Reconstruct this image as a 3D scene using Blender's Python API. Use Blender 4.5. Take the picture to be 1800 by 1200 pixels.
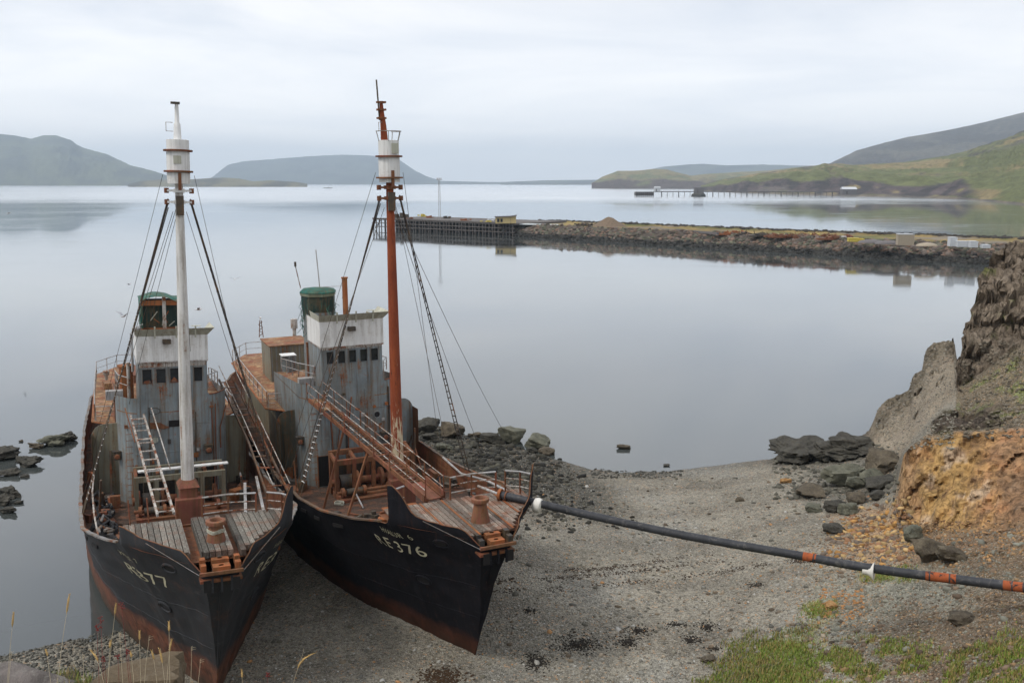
import bpy, math, random
import numpy as np
from mathutils import Vector, Matrix, noise
from mathutils.bvhtree import BVHTree
R = math.radians
sc = bpy.context.scene
for o in list(bpy.data.objects): bpy.data.objects.remove(o)

# ------------------------------------------------------------------ camera, sky, sun, exposure
F, CH, HY = 1630.0, 21.0, 321.0            # focal length in px of an 1800 px wide frame, eye height, horizon row
PITCH = math.atan((600 - HY) / F)
cam = bpy.data.cameras.new('camera')
cam.sensor_width = 36.0; cam.lens = 36.0 * F / 1800.0
cam.clip_start = 0.1; cam.clip_end = 60000
camo = bpy.data.objects.new('camera', cam); sc.collection.objects.link(camo)
camo.location = (0, 0, CH); camo.rotation_euler = (math.pi / 2 - PITCH, 0, 0)
sc.camera = camo

SUN_EL, SUN_ROT = R(52), R(-70)            # high, to the left of the view
W = bpy.data.worlds.new('World'); sc.world = W; W.use_nodes = True
nt = W.node_tree; nt.nodes.clear()
def wn(t, **k):
    n = nt.nodes.new(t)
    for a, b in k.items(): setattr(n, a, b)
    return n
wo = wn('ShaderNodeOutputWorld'); bg = wn('ShaderNodeBackground')
sky = wn('ShaderNodeTexSky', sky_type='NISHITA', sun_disc=False)
sky.sun_elevation = SUN_EL; sky.sun_rotation = SUN_ROT; sky.air_density = 1.2; sky.dust_density = 2.0
tc = wn('ShaderNodeTexCoord'); sep = wn('ShaderNodeSeparateXYZ')
nt.links.new(tc.outputs['Generated'], sep.inputs[0])
# a cloud deck: direction projected on a high layer, so that the bands flatten towards the horizon
zz = wn('ShaderNodeMath', operation='ADD'); zz.inputs[1].default_value = 0.09
nt.links.new(sep.outputs['Z'], zz.inputs[0])
dx = wn('ShaderNodeMath', operation='DIVIDE'); dy = wn('ShaderNodeMath', operation='DIVIDE')
nt.links.new(sep.outputs['X'], dx.inputs[0]); nt.links.new(zz.outputs[0], dx.inputs[1])
nt.links.new(sep.outputs['Y'], dy.inputs[0]); nt.links.new(zz.outputs[0], dy.inputs[1])
cmb = wn('ShaderNodeCombineXYZ'); nt.links.new(dx.outputs[0], cmb.inputs[0]); nt.links.new(dy.outputs[0], cmb.inputs[1])
n1 = wn('ShaderNodeTexNoise'); n1.inputs['Scale'].default_value = 0.55; n1.inputs['Detail'].default_value = 6; n1.inputs['Roughness'].default_value = 0.55; n1.inputs['Distortion'].default_value = 0.5
nt.links.new(cmb.outputs[0], n1.inputs['Vector'])
cr = wn('ShaderNodeValToRGB')
cr.color_ramp.elements[0].position = 0.38; cr.color_ramp.elements[0].color = (0.60, 0.63, 0.695, 1)
cr.color_ramp.elements[1].position = 0.60; cr.color_ramp.elements[1].color = (0.83, 0.82, 0.825, 1)
nt.links.new(n1.outputs['Fac'], cr.inputs[0])
# brighter overhead, as an overcast sky is
up = wn('ShaderNodeMapRange'); up.inputs['From Min'].default_value = 0.12; up.inputs['From Max'].default_value = 0.9
up.inputs['To Min'].default_value = 1.0; up.inputs['To Max'].default_value = 1.25
nt.links.new(sep.outputs['Z'], up.inputs['Value'])
hz = wn('ShaderNodeMapRange'); hz.inputs['From Min'].default_value = 0.0; hz.inputs['From Max'].default_value = 0.20
hz.inputs['To Min'].default_value = 1.0; hz.inputs['To Max'].default_value = 0.0
nt.links.new(sep.outputs['Z'], hz.inputs['Value'])
hm = wn('ShaderNodeMix', data_type='RGBA'); hm.inputs['B'].default_value = (1.20, 1.21, 1.24, 1)
hmf = wn('ShaderNodeMath', operation='MULTIPLY'); hmf.inputs[1].default_value = 0.75
nt.links.new(hz.outputs[0], hmf.inputs[0]); nt.links.new(hmf.outputs[0], hm.inputs['Factor']); nt.links.new(cr.outputs[0], hm.inputs['A'])
vm = wn('ShaderNodeVectorMath', operation='SCALE'); nt.links.new(hm.outputs['Result'], vm.inputs[0]); nt.links.new(up.outputs[0], vm.inputs['Scale'])
sk = wn('ShaderNodeVectorMath', operation='SCALE'); sk.inputs['Scale'].default_value = 0.1
nt.links.new(sky.outputs[0], sk.inputs[0])
mx = wn('ShaderNodeMix', data_type='RGBA'); mx.inputs['Factor'].default_value = 0.9
nt.links.new(sk.outputs[0], mx.inputs['A']); nt.links.new(vm.outputs[0], mx.inputs['B'])
nt.links.new(mx.outputs['Result'], bg.inputs[0]); bg.inputs[1].default_value = 1.0
nt.links.new(bg.outputs[0], wo.inputs[0])

sun = bpy.data.lights.new('sun', 'SUN'); sun.energy = 1.5; sun.angle = R(14); sun.color = (1.0, 0.95, 0.88)
suno = bpy.data.objects.new('sun', sun); sc.collection.objects.link(suno)
sd = Vector((math.sin(SUN_ROT) * math.cos(SUN_EL), math.cos(SUN_ROT) * math.cos(SUN_EL) * 0.2 - 0.3, math.sin(SUN_EL)))
suno.rotation_euler = sd.to_track_quat('Z', 'Y').to_euler()
sc.view_settings.view_transform = 'Standard'; sc.view_settings.look = 'None'
sc.view_settings.exposure = 0.46; sc.view_settings.gamma = 1.0
sc.cycles.max_bounces = 6; sc.cycles.diffuse_bounces = 3; sc.cycles.glossy_bounces = 3
sc.cycles.transparent_max_bounces = 6; sc.cycles.volume_bounces = 0; sc.cycles.caustics_reflective = False; sc.cycles.caustics_refractive = False

HAZE = 0.0001
# ------------------------------------------------------------------ helpers
sp_, cp_ = math.sin(PITCH), math.cos(PITCH)
def ratio(py):                              # depression ratio of a picture row
    b = (600 - py) / F
    return (sp_ - b * cp_) / (cp_ + b * sp_)
def P(py, y): return (y, CH - y * ratio(py))
def wx(px, y, z): return (px - 900) / F * max(y * cp_ - (z - CH) * sp_, 4.0)
def at(px, py, z):                          # world point of a pixel at height z
    y = (CH - z) / ratio(py)
    return Vector((wx(px, y, z), y, z))
def aty(px, py, y):
    z = CH - y * ratio(py)
    return Vector((wx(px, y, z), y, z))

def tag(o, label=None, cat=None, group=None, kind=None):
    if label: o['label'] = label
    if cat: o['category'] = cat
    if group: o['group'] = group
    if kind: o['kind'] = kind
    return o
def empty(name, loc=(0, 0, 0), label=None, cat=None, group=None):
    o = bpy.data.objects.new(name, None); sc.collection.objects.link(o); o.location = loc
    o.empty_display_size = 0.2
    return tag(o, label, cat, group)

class MB:
    def __init__(s): s.v = []; s.f = []
    def add(s, vs, fs):
        b = len(s.v); s.v.extend([tuple(v) for v in vs]); s.f.extend([tuple(i + b for i in f) for f in fs]); return s
    def box(s, c, d, m=None, taper=1.0):
        hx, hy, hz = d[0] / 2, d[1] / 2, d[2] / 2; vs = []
        for k in (-1, 1):
            t = 1.0 if k < 0 else taper
            for (i, j) in ((-1, -1), (1, -1), (1, 1), (-1, 1)):
                p = Vector((i * hx * t, j * hy * t, k * hz))
                if m is not None: p = m @ p
                vs.append(p + Vector(c))
        return s.add(vs, [(3, 2, 1, 0), (4, 5, 6, 7), (0, 1, 5, 4), (1, 2, 6, 5), (2, 3, 7, 6), (3, 0, 4, 7)])
    def beam(s, a, b, w, h=None, upv=(0, 0, 1)):
        a, b = Vector(a), Vector(b); h = h or w; d = b - a; L = d.length
        if L < 1e-6: return s
        z = d / L; u = Vector(upv)
        if abs(z.dot(u)) > 0.95: u = Vector((1, 0, 0))
        x = u.cross(z).normalized(); y = z.cross(x); m = Matrix((x, y, z)).transposed()
        return s.box((a + b) / 2, (w, h, L), m)
    def tube(s, pts, r, n=6, cap=True):
        pts = [Vector(p) for p in pts]; rs = r if isinstance(r, (list, tuple)) else [r] * len(pts)
        vs = []; N = len(pts); prev = None
        for i, p in enumerate(pts):
            d = (pts[min(i + 1, N - 1)] - pts[max(i - 1, 0)]).normalized()
            if prev is None:
                u = Vector((0, 0, 1)) if abs(d.z) < 0.9 else Vector((1, 0, 0))
                x = u.cross(d).normalized()
            else: x = (prev - d * prev.dot(d)).normalized()
            prev = x; y = d.cross(x)
            for k in range(n):
                a = 2 * math.pi * k / n; vs.append(p + (x * math.cos(a) + y * math.sin(a)) * rs[i])
        fs = [(i * n + k, i * n + (k + 1) % n, (i + 1) * n + (k + 1) % n, (i + 1) * n + k) for i in range(N - 1) for k in range(n)]
        if cap: fs += [tuple(range(n - 1, -1, -1)), tuple((N - 1) * n + k for k in range(n))]
        return s.add(vs, fs)
    def rev(s, c, prof, n=16, sx=1, sy=1, cap=True):   # prof: (r, z) from low to high
        vs = [(c[0] + r * math.cos(2 * math.pi * k / n) * sx, c[1] + r * math.sin(2 * math.pi * k / n) * sy, c[2] + z) for r, z in prof for k in range(n)]
        N = len(prof); fs = [(i * n + k, i * n + (k + 1) % n, (i + 1) * n + (k + 1) % n, (i + 1) * n + k) for i in range(N - 1) for k in range(n)]
        if cap: fs += [tuple(range(n - 1, -1, -1)), tuple((N - 1) * n + k for k in range(n))]
        return s.add(vs, fs)
    def prism(s, poly, vec):               # closed polygon swept along vec
        vec = Vector(vec); n = len(poly); vs = [Vector(p) for p in poly] + [Vector(p) + vec for p in poly]
        return s.add(vs, [tuple(range(n - 1, -1, -1)), tuple(range(n, 2 * n))] + [(k, (k + 1) % n, n + (k + 1) % n, n + k) for k in range(n)])
    def grid(s, fn, nu, nv):
        vs = [fn(i, j) for i in range(nu) for j in range(nv)]
        return s.add(vs, [(i * nv + j, (i + 1) * nv + j, (i + 1) * nv + j + 1, i * nv + j + 1) for i in range(nu - 1) for j in range(nv - 1)])
    def build(s, name, mat, parent=None, smooth=False, ang=40):
        me = bpy.data.meshes.new(name); me.from_pydata(s.v, [], s.f); me.update()
        me.materials.append(mat)
        o = bpy.data.objects.new(name, me); sc.collection.objects.link(o)
        if parent: o.parent = parent
        if smooth:
            me.shade_smooth(); me.set_sharp_from_angle(angle=R(ang))
        return o

def fast_mesh(name, V, Fc, mat, parent=None, smooth=False, col=None):
    me = bpy.data.meshes.new(name); V = np.asarray(V, np.float32); Fc = np.asarray(Fc, np.int32); k = Fc.shape[1]
    me.vertices.add(len(V)); me.vertices.foreach_set('co', V.ravel())
    me.loops.add(Fc.size); me.loops.foreach_set('vertex_index', Fc.ravel())
    me.polygons.add(len(Fc)); me.polygons.foreach_set('loop_start', np.arange(0, Fc.size, k, dtype=np.int32))
    me.update(calc_edges=True); me.validate()
    if col is not None:
        a = me.color_attributes.new('Col', 'FLOAT_COLOR', 'POINT')
        c4 = np.ones((len(V), 4), np.float32); c4[:, :np.shape(col)[1]] = col; a.data.foreach_set('color', c4.ravel())
    me.materials.append(mat)
    o = bpy.data.objects.new(name, me); sc.collection.objects.link(o)
    if parent: o.parent = parent
    if smooth: me.shade_smooth()
    return o

# ---- materials
class NT:
    def __init__(s, name):
        s.m = bpy.data.materials.new(name); s.m.use_nodes = True; s.t = s.m.node_tree
        s.b = s.t.nodes['Principled BSDF']; s.out = s.t.nodes['Material Output']
    def n(s, t, inp=None, **k):
        n = s.t.nodes.new(t)
        for a, b in k.items(): setattr(n, a, b)
        for a, b in (inp or {}).items():
            if isinstance(b, bpy.types.NodeSocket): s.t.links.new(b, n.inputs[a])
            else: n.inputs[a].default_value = b
        return n
    def l(s, a, b): s.t.links.new(a, b)
    def co(s, scale=(1, 1, 1)):
        c = s.n('ShaderNodeTexCoord'); return s.n('ShaderNodeMapping', {'Vector': c.outputs['Object'], 'Scale': scale}).outputs[0]
    def noise(s, v, sc_, det=6, rough=0.6, dist=0.0):
        return s.n('ShaderNodeTexNoise', {'Vector': v, 'Scale': sc_, 'Detail': det, 'Roughness': rough, 'Distortion': dist}).outputs['Fac']
    def ramp(s, f, a, b, c0=(0, 0, 0, 1), c1=(1, 1, 1, 1)):
        r = s.n('ShaderNodeValToRGB', {'Fac': f}); e = r.color_ramp.elements
        e[0].position = a; e[1].position = b; e[0].color = tuple(c0)[:3] + (1,); e[1].color = tuple(c1)[:3] + (1,); return r.outputs[0]
    def mix(s, f, a, b, mode='MIX'):
        n = s.n('ShaderNodeMix', data_type='RGBA', blend_type=mode)
        for k, v in (('Factor', f), ('A', a), ('B', b)):
            if isinstance(v, bpy.types.NodeSocket): s.t.links.new(v, n.inputs[k])
            else: n.inputs[k].default_value = (tuple(v) + (1,))[:4] if k != 'Factor' else v
        return n.outputs['Result']
    def math(s, op, a, b=0.0, c=None):
        n = s.n('ShaderNodeMath', operation=op)
        for i, v in enumerate((a, b) if c is None else (a, b, c)):
            if isinstance(v, bpy.types.NodeSocket): s.t.links.new(v, n.inputs[i])
            else: n.inputs[i].default_value = v
        return n.outputs[0]
    def bump(s, h, dist=0.02, st=0.5):
        n = s.n('ShaderNodeBump', {'Height': h, 'Distance': dist, 'Strength': st}); s.l(n.outputs[0], s.b.inputs['Normal'])
    def fin(s, col, rough=0.7, met=0.0, spec=None):
        for k, v in (('Base Color', col), ('Roughness', rough), ('Metallic', met)):
            if isinstance(v, bpy.types.NodeSocket): s.l(v, s.b.inputs[k])
            else: s.b.inputs[k].default_value = (tuple(v) + (1,))[:4] if k == 'Base Color' else v
        if spec is not None: s.b.inputs['Specular IOR Level'].default_value = spec
        return s.m

RUST_D, RUST_O = (0.075, 0.026, 0.014), (0.28, 0.085, 0.028)
def painted(name, base, amt=0.4, streak=0.5, var=0.25, rough=0.6, rd=RUST_D, ro=RUST_O, scale=1.0, flake=None, flakes2=False, flakes3=False):
    """weathered paint on steel: patches, vertical run-off streaks, fine flaking"""
    t = NT(name); v = t.co((scale, scale, scale)); vs = t.co((3.2 * scale, 3.2 * scale, 0.28 * scale))
    big = t.noise(v, 0.9, 8, 0.65, 0.3); fine = t.noise(v, 9.0, 6, 0.7); st = t.noise(vs, 1.4, 6, 0.6)
    f = t.math('ADD', t.math('MULTIPLY', big, 1 - streak), t.math('MULTIPLY', st, streak))
    f = t.math('ADD', t.math('MULTIPLY', f, 0.8), t.math('MULTIPLY', fine, 0.2))
    th = 0.66 - 0.22 * amt
    mask = t.ramp(f, th - 0.03, th + 0.045)
    rv = t.ramp(t.noise(v, 4.0, 5, 0.6), 0.35, 0.65, rd, ro)
    bv = t.mix(t.ramp(t.noise(vs, 0.8, 5, 0.6), 0.3, 0.7), [c * (1 - var) for c in base], [min(1, c * (1 + var)) for c in base])
    soft = t.ramp(f, th - 0.13, th + 0.02)          # yellow-brown staining round the rust
    bv = t.mix(t.math('MULTIPLY', soft, 0.55), bv, (0.17, 0.115, 0.045))
    dr = t.math('MULTIPLY', t.ramp(t.noise(t.co((5.5 * scale, 5.5 * scale, 0.22 * scale)), 1.2, 6, 0.7), 0.50, 0.62), min(0.85, amt * 2.0)); bv = t.mix(dr, bv, (0.105, 0.062, 0.026)); bv = t.mix(t.math('MULTIPLY', t.ramp(t.noise(v, 0.55, 7, 0.65), 0.45, 0.68), min(0.6, amt * 1.4)), bv, [c * 0.35 for c in base])
    col = t.mix(mask, bv, rv)
    if flakes3: col = t.mix(t.math('MULTIPLY', t.ramp(t.noise(v, 1.4, 9, 0.75, 0.8), 0.52, 0.6), 0.8), col, (0.36, 0.24, 0.12)); col = t.mix(t.math('MULTIPLY', t.ramp(t.noise(v, 0.6, 8, 0.7, 0.5), 0.55, 0.62), 0.7), col, (0.17, 0.045, 0.03))
    if flakes2:
        col = t.mix(t.math('MULTIPLY', t.ramp(t.noise(v, 3.2, 10, 0.8, 0.6), 0.60, 0.63), 0.85), col, (0.26, 0.085, 0.03))
        col = t.mix(t.math('MULTIPLY', t.ramp(t.noise(v, 2.1, 9, 0.78, 0.3), 0.62, 0.66), 0.6), col, (0.30, 0.33, 0.34))
    if flake:
        fm = t.ramp(t.noise(v, 2.6, 8, 0.75, 0.4), 0.56, 0.6); col = t.mix(fm, col, flake)
    t.bump(t.math('ADD', mask, fine), 0.012, 0.5)
    return t.fin(col, t.math('ADD', t.math('MULTIPLY', mask, 0.25), rough), 0.0, 0.35)

M = {}
M['grey'] = painted('grey_paint_on_steel', (0.19, 0.225, 0.24), 0.34, 0.55, 0.28, flakes2=True)
M['rimrust'] = painted('rusty_rim', (0.17, 0.065, 0.035), 0.4, 0.2, 0.4, 0.85)
M['darkrust'] = painted('dark_rusty_rail', (0.09, 0.06, 0.05), 0.5, 0.2, 0.4, 0.7)
M['railworn'] = painted('worn_pale_rail', (0.20, 0.20, 0.20), 0.45, 0.1, 0.3)
M['greydark'] = painted('dark_stained_steel', (0.055, 0.062, 0.052), 0.45, 0.7)
M['ochreplate'] = painted('stained_plate', (0.17, 0.165, 0.125), 0.3, 0.7)
M['white'] = painted('white_paint_on_steel', (0.68, 0.68, 0.66), 0.10, 0.55, 0.1)
M['whiterust'] = painted('white_paint_with_rust', (0.52, 0.5, 0.47), 0.55, 0.2, 0.15, scale=1.8)
M['rail'] = painted('pale_rusty_rail', (0.5, 0.48, 0.45), 0.6, 0.0, 0.15, scale=2.5)
M['rust'] = painted('red_rust', (0.18, 0.052, 0.028), 0.5, 0.3, 0.5, 0.8, ro=(0.26, 0.085, 0.035))
M['rustmast'] = painted('rusted_mast_paint', (0.235, 0.048, 0.018), 0.4, 0.8, 0.35, 0.75)
def mast_mat():
    t = NT('mast_rust_and_cream'); v = t.co((2.2, 2.2, 0.35)); sx = t.n('ShaderNodeSeparateXYZ', {0: t.n('ShaderNodeTexCoord').outputs['Object']})
    r_ = t.mix(t.ramp(t.noise(v, 1.3, 7, 0.65), 0.3, 0.7), (0.15, 0.030, 0.014), (0.30, 0.075, 0.025)); r_ = t.mix(t.math('MULTIPLY', t.ramp(t.noise(t.co((5, 5, 1)), 2.0, 8, 0.75), 0.58, 0.64), .8), r_, (0.05, 0.022, 0.014))
    lo = t.n('ShaderNodeMapRange', {'Value': sx.outputs['Z'], 'From Min': 6.0, 'From Max': 12.5, 'To Min': 0.13, 'To Max': -0.14}).outputs[0]
    r_ = t.mix(t.ramp(t.math('ADD', t.noise(v, 1.9, 9, 0.75, 0.3), lo), 0.56, 0.60), r_, (0.52, 0.44, 0.30)); t.bump(t.noise(v, 6, 6, 0.7), 0.01, 0.4)
    return t.fin(r_, 0.8, 0, 0.25)
M['rustmast'] = mast_mat()
M['orange'] = painted('orange_rust', (0.29, 0.09, 0.03), 0.35, 0.2, 0.25, 0.85)
M['rustdeck'] = painted('rusty_deck_plate', (0.25, 0.13, 0.075), 0.6, 0.0, 0.55, 0.85, rd=(0.15, 0.05, 0.03), ro=(0.27, 0.11, 0.05), flakes3=True)
M['tabern'] = painted('faded_red_plate', (0.21, 0.068, 0.045), 0.4, 0.3, 0.3, 0.8)
M['pedest'] = painted('brown_red_casting', (0.20, 0.07, 0.042), 0.45, 0.5, 0.35, 0.75)
M['green'] = painted('green_netting', (0.014, 0.10, 0.08), 0.3, 0.2, 0.5, 0.9)
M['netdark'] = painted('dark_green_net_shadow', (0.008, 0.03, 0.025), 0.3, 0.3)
M['netbeige'] = painted('netted_beige', (0.17, 0.19, 0.13), 0.2, 0.3)
M['darkmetal'] = painted('dark_metal', (0.035, 0.033, 0.032), 0.3, 0.3)
M['railgrey'] = painted('grey_pipe_rail', (0.36, 0.36, 0.36), 0.25, 0.2)
M['wire'] = painted('wire_rope', (0.04, 0.035, 0.035), 0.35, 0.2)
M['mastwhite'] = painted('mast_white_paint', (0.6, 0.59, 0.56), 0.2, 0.75, 0.12)
M['beige'] = painted('beige_paint', (0.42, 0.42, 0.34), 0.12, 0.6, 0.12)

def hull_mat(name, black, warm, top, lit):  # lit: colours brightened for the sunlit hull, else darkened for the shaded one
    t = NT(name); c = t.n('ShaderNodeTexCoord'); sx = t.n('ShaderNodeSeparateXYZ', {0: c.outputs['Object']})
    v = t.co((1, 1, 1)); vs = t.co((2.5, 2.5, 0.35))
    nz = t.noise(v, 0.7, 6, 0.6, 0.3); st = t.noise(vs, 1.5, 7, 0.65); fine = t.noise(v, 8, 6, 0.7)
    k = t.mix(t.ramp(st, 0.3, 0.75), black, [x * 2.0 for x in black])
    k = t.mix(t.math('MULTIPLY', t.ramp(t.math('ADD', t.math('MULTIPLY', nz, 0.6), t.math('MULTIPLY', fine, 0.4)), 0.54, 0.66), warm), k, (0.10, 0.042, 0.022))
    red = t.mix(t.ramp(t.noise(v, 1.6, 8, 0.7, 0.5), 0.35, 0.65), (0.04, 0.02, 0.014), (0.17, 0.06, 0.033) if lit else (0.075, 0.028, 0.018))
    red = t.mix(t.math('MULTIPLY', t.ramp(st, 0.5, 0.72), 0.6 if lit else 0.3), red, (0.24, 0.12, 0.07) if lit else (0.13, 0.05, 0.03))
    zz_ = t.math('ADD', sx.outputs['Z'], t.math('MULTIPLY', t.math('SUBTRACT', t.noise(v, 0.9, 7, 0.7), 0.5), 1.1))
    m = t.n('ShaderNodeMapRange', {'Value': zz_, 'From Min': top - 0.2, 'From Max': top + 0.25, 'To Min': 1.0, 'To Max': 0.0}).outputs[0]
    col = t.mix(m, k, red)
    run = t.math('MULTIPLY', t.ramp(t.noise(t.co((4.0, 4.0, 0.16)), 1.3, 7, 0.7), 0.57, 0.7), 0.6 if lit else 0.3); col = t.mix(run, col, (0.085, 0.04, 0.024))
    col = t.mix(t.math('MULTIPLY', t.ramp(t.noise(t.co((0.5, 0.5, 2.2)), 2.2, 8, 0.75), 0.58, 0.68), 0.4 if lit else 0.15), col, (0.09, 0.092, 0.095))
    # colour goes darker towards the ground
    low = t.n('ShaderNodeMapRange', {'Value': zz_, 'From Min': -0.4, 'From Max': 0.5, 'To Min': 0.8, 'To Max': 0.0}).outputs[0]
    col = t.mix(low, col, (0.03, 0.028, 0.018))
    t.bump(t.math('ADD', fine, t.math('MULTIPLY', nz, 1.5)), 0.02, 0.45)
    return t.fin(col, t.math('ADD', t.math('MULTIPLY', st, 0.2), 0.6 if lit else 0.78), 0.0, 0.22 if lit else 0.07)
M['hull_L'] = hull_mat('black_hull_weathered_lit', (0.016, 0.017, 0.019), 0.4, 1.3, 1)
M['hull_R'] = hull_mat('black_hull_paint_shaded', (0.008, 0.008, 0.010), 0.12, 0.95, 0)

def wood_mat(name, a, b, lichen, rustamt, pw=0.0):
    t = NT(name); v = t.co((0.8, 7.0, 1)); v2 = t.co((1, 1, 1))
    g = t.noise(v, 3.0, 8, 0.7, 0.2); f = t.noise(v2, 11, 6, 0.75)
    col = t.mix(t.ramp(g, 0.3, 0.7), a, b)
    col = t.mix(t.math('MULTIPLY', t.ramp(f, 0.5, 0.62), 0.6), col, lichen)
    col = t.mix(t.math('MULTIPLY', t.ramp(t.noise(v2, 1.3, 7, 0.7), 0.5, 0.6), rustamt), col, (0.16, 0.07, 0.04))
    if pw:
        yy = t.n('ShaderNodeSeparateXYZ', {0: t.n('ShaderNodeTexCoord').outputs['Object']}).outputs['Y']; q = t.math('FLOOR', t.math('DIVIDE', t.math('ADD', yy, pw / 2), pw))
        wn2 = t.n('ShaderNodeTexWhiteNoise', {'W': q}, noise_dimensions='1D').outputs['Value']; col = t.n('ShaderNodeVectorMath', {0: col, 'Scale': t.math('ADD', 0.5, t.math('MULTIPLY', wn2, 0.8))}, operation='SCALE').outputs[0]
    t.bump(t.math('ADD', g, f), 0.02, 0.7)
    return t.fin(col, 0.9, 0, 0.2)
M['wood_L'] = wood_mat('lichened_planks', (0.06, 0.052, 0.042), (0.22, 0.20, 0.17), (0.34, 0.33, 0.29), 0.45, 0.22)
M['wood_R'] = wood_mat('worn_planks', (0.10, 0.075, 0.055), (0.27, 0.22, 0.18), (0.40, 0.36, 0.32), 0.75, 0.22)
M['deck'] = wood_mat('old_deck', (0.022, 0.016, 0.013), (0.085, 0.055, 0.04), (0.13, 0.085, 0.06), 0.9)
M['timber'] = wood_mat('pier_timber', (0.05, 0.045, 0.042), (0.16, 0.145, 0.135), (0.2, 0.19, 0.18), 0.1)

def plain(name, c, rough=0.7, var=0.2, sc_=3.0, spec=0.3):
    t = NT(name); v = t.co(); f = t.ramp(t.noise(v, sc_, 6, 0.65), 0.3, 0.7)
    t.bump(f, 0.01, 0.4)
    return t.fin(t.mix(f, [x * (1 - var) for x in c], [min(1, x * (1 + var)) for x in c]), rough, 0, spec)
M['glass'] = plain('dark_window_pane', (0.02, 0.024, 0.028), 0.12, 0.5, 2.0, 0.5)
M['letter'] = painted('yellowed_white_lettering', (0.50, 0.47, 0.33), 0.0, 0.3, 0.2)
M['letter_w'] = M['letter']
tt = NT('worn_lettering'); tv = tt.co()
tt.fin(tt.mix(tt.ramp(tt.noise(tv, 12, 6, 0.75), 0.54, 0.62), (0.44, 0.41, 0.27), (0.03, 0.03, 0.03)), 0.8); M['letter_worn'] = tt.m
M['black'] = plain('black_void', (0.012, 0.011, 0.011), 0.9)
tt = NT('black_pipe_scuffed'); tv = tt.co((1, 1, 1))
tt.fin(tt.mix(tt.ramp(tt.noise(tv, 3.0, 9, 0.75, 0.8), 0.55, 0.66), tt.mix(tt.ramp(tt.noise(tv, 1.1, 6, 0.7), 0.3, 0.7), (0.016, 0.017, 0.02), (0.04, 0.042, 0.048)), (0.10, 0.095, 0.09)), tt.math('ADD', 0.4, tt.math('MULTIPLY', tt.noise(tv, 4, 6, 0.7), 0.4)), 0, 0.35); M['pipe'] = tt.m
tt = NT('orange_pipe_band'); tv = tt.co((1, 1, 1))
tt.fin(tt.mix(tt.ramp(tt.noise(tv, 2.6, 9, 0.75, 0.8), 0.54, 0.58), tt.mix(tt.ramp(tt.noise(tv, 7, 6, 0.7), 0.3, 0.7), (0.24, 0.06, 0.024), (0.36, 0.095, 0.03)), (0.03, 0.026, 0.026)), 0.8, 0, 0.2); M['pipeorange'] = tt.m
M['float'] = plain('white_float', (0.62, 0.60, 0.55), 0.6, 0.12)
M['tyre'] = plain('black_rubber', (0.02, 0.02, 0.022), 0.75)
M['tarp'] = plain('pale_tarpaulin', (0.42, 0.45, 0.45), 0.7)
M['yellow'] = plain('yellow_paint', (0.5, 0.40, 0.07), 0.7)
M['hutwall'] = plain('cream_wall', (0.44, 0.35, 0.17), 0.8, 0.1)
M['tan'] = plain('tan_cladding', (0.33, 0.28, 0.21), 0.8, 0.1)
M['whitewall'] = plain('white_cladding', (0.5, 0.52, 0.54), 0.7, 0.06)
M['greyroof'] = plain('grey_roof', (0.13, 0.12, 0.12), 0.8)
M['bird'] = plain('gull_grey', (0.30, 0.31, 0.33), 0.8)
M['birdwhite'] = plain('gull_white', (0.7, 0.7, 0.7), 0.8)

def rock_mat(name, a, b, lichen=(0.2, 0.2, 0.17), sc_=1.0, la=0.4):
    t = NT(name); v = t.co((sc_, sc_, sc_))
    n = t.noise(v, 1.6, 9, 0.7, 0.4); f = t.noise(v, 9, 7, 0.75)
    c = t.mix(t.ramp(n, 0.3, 0.7), a, b); c = t.mix(t.math('MULTIPLY', t.ramp(f, 0.52, 0.62), la), c, lichen)
    t.bump(t.math('ADD', t.math('MULTIPLY', n, 2.0), f), 0.06, 0.8)
    return t.fin(c, 0.88, 0, 0.25)
M['rockdark'] = rock_mat('wet_dark_rock', (0.022, 0.021, 0.019), (0.085, 0.078, 0.062), (0.14, 0.14, 0.11))
M['rockbrown'] = rock_mat('brown_rock', (0.035, 0.028, 0.022), (0.14, 0.115, 0.08), (0.2, 0.18, 0.12))
M['rockgreen'] = rock_mat('greenish_grey_rock', (0.04, 0.042, 0.032), (0.17, 0.165, 0.12), (0.2, 0.21, 0.16))
M['rockochre'] = rock_mat('ochre_rock', (0.18, 0.085, 0.03), (0.42, 0.25, 0.10), (0.5, 0.36, 0.2))
M['rockpink'] = rock_mat('pale_lichened_rock', (0.10, 0.088, 0.08), (0.27, 0.235, 0.215), (0.34, 0.33, 0.29), 2.0)
M['rockslab'] = rock_mat('brown_slab_rock', (0.10, 0.075, 0.045), (0.2, 0.15, 0.095), (0.24, 0.2, 0.14), 2.0)
M['armour'] = rock_mat('breakwater_rock', (0.03, 0.026, 0.024), (0.15, 0.12, 0.10), (0.2, 0.17, 0.14), 0.5)

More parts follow.
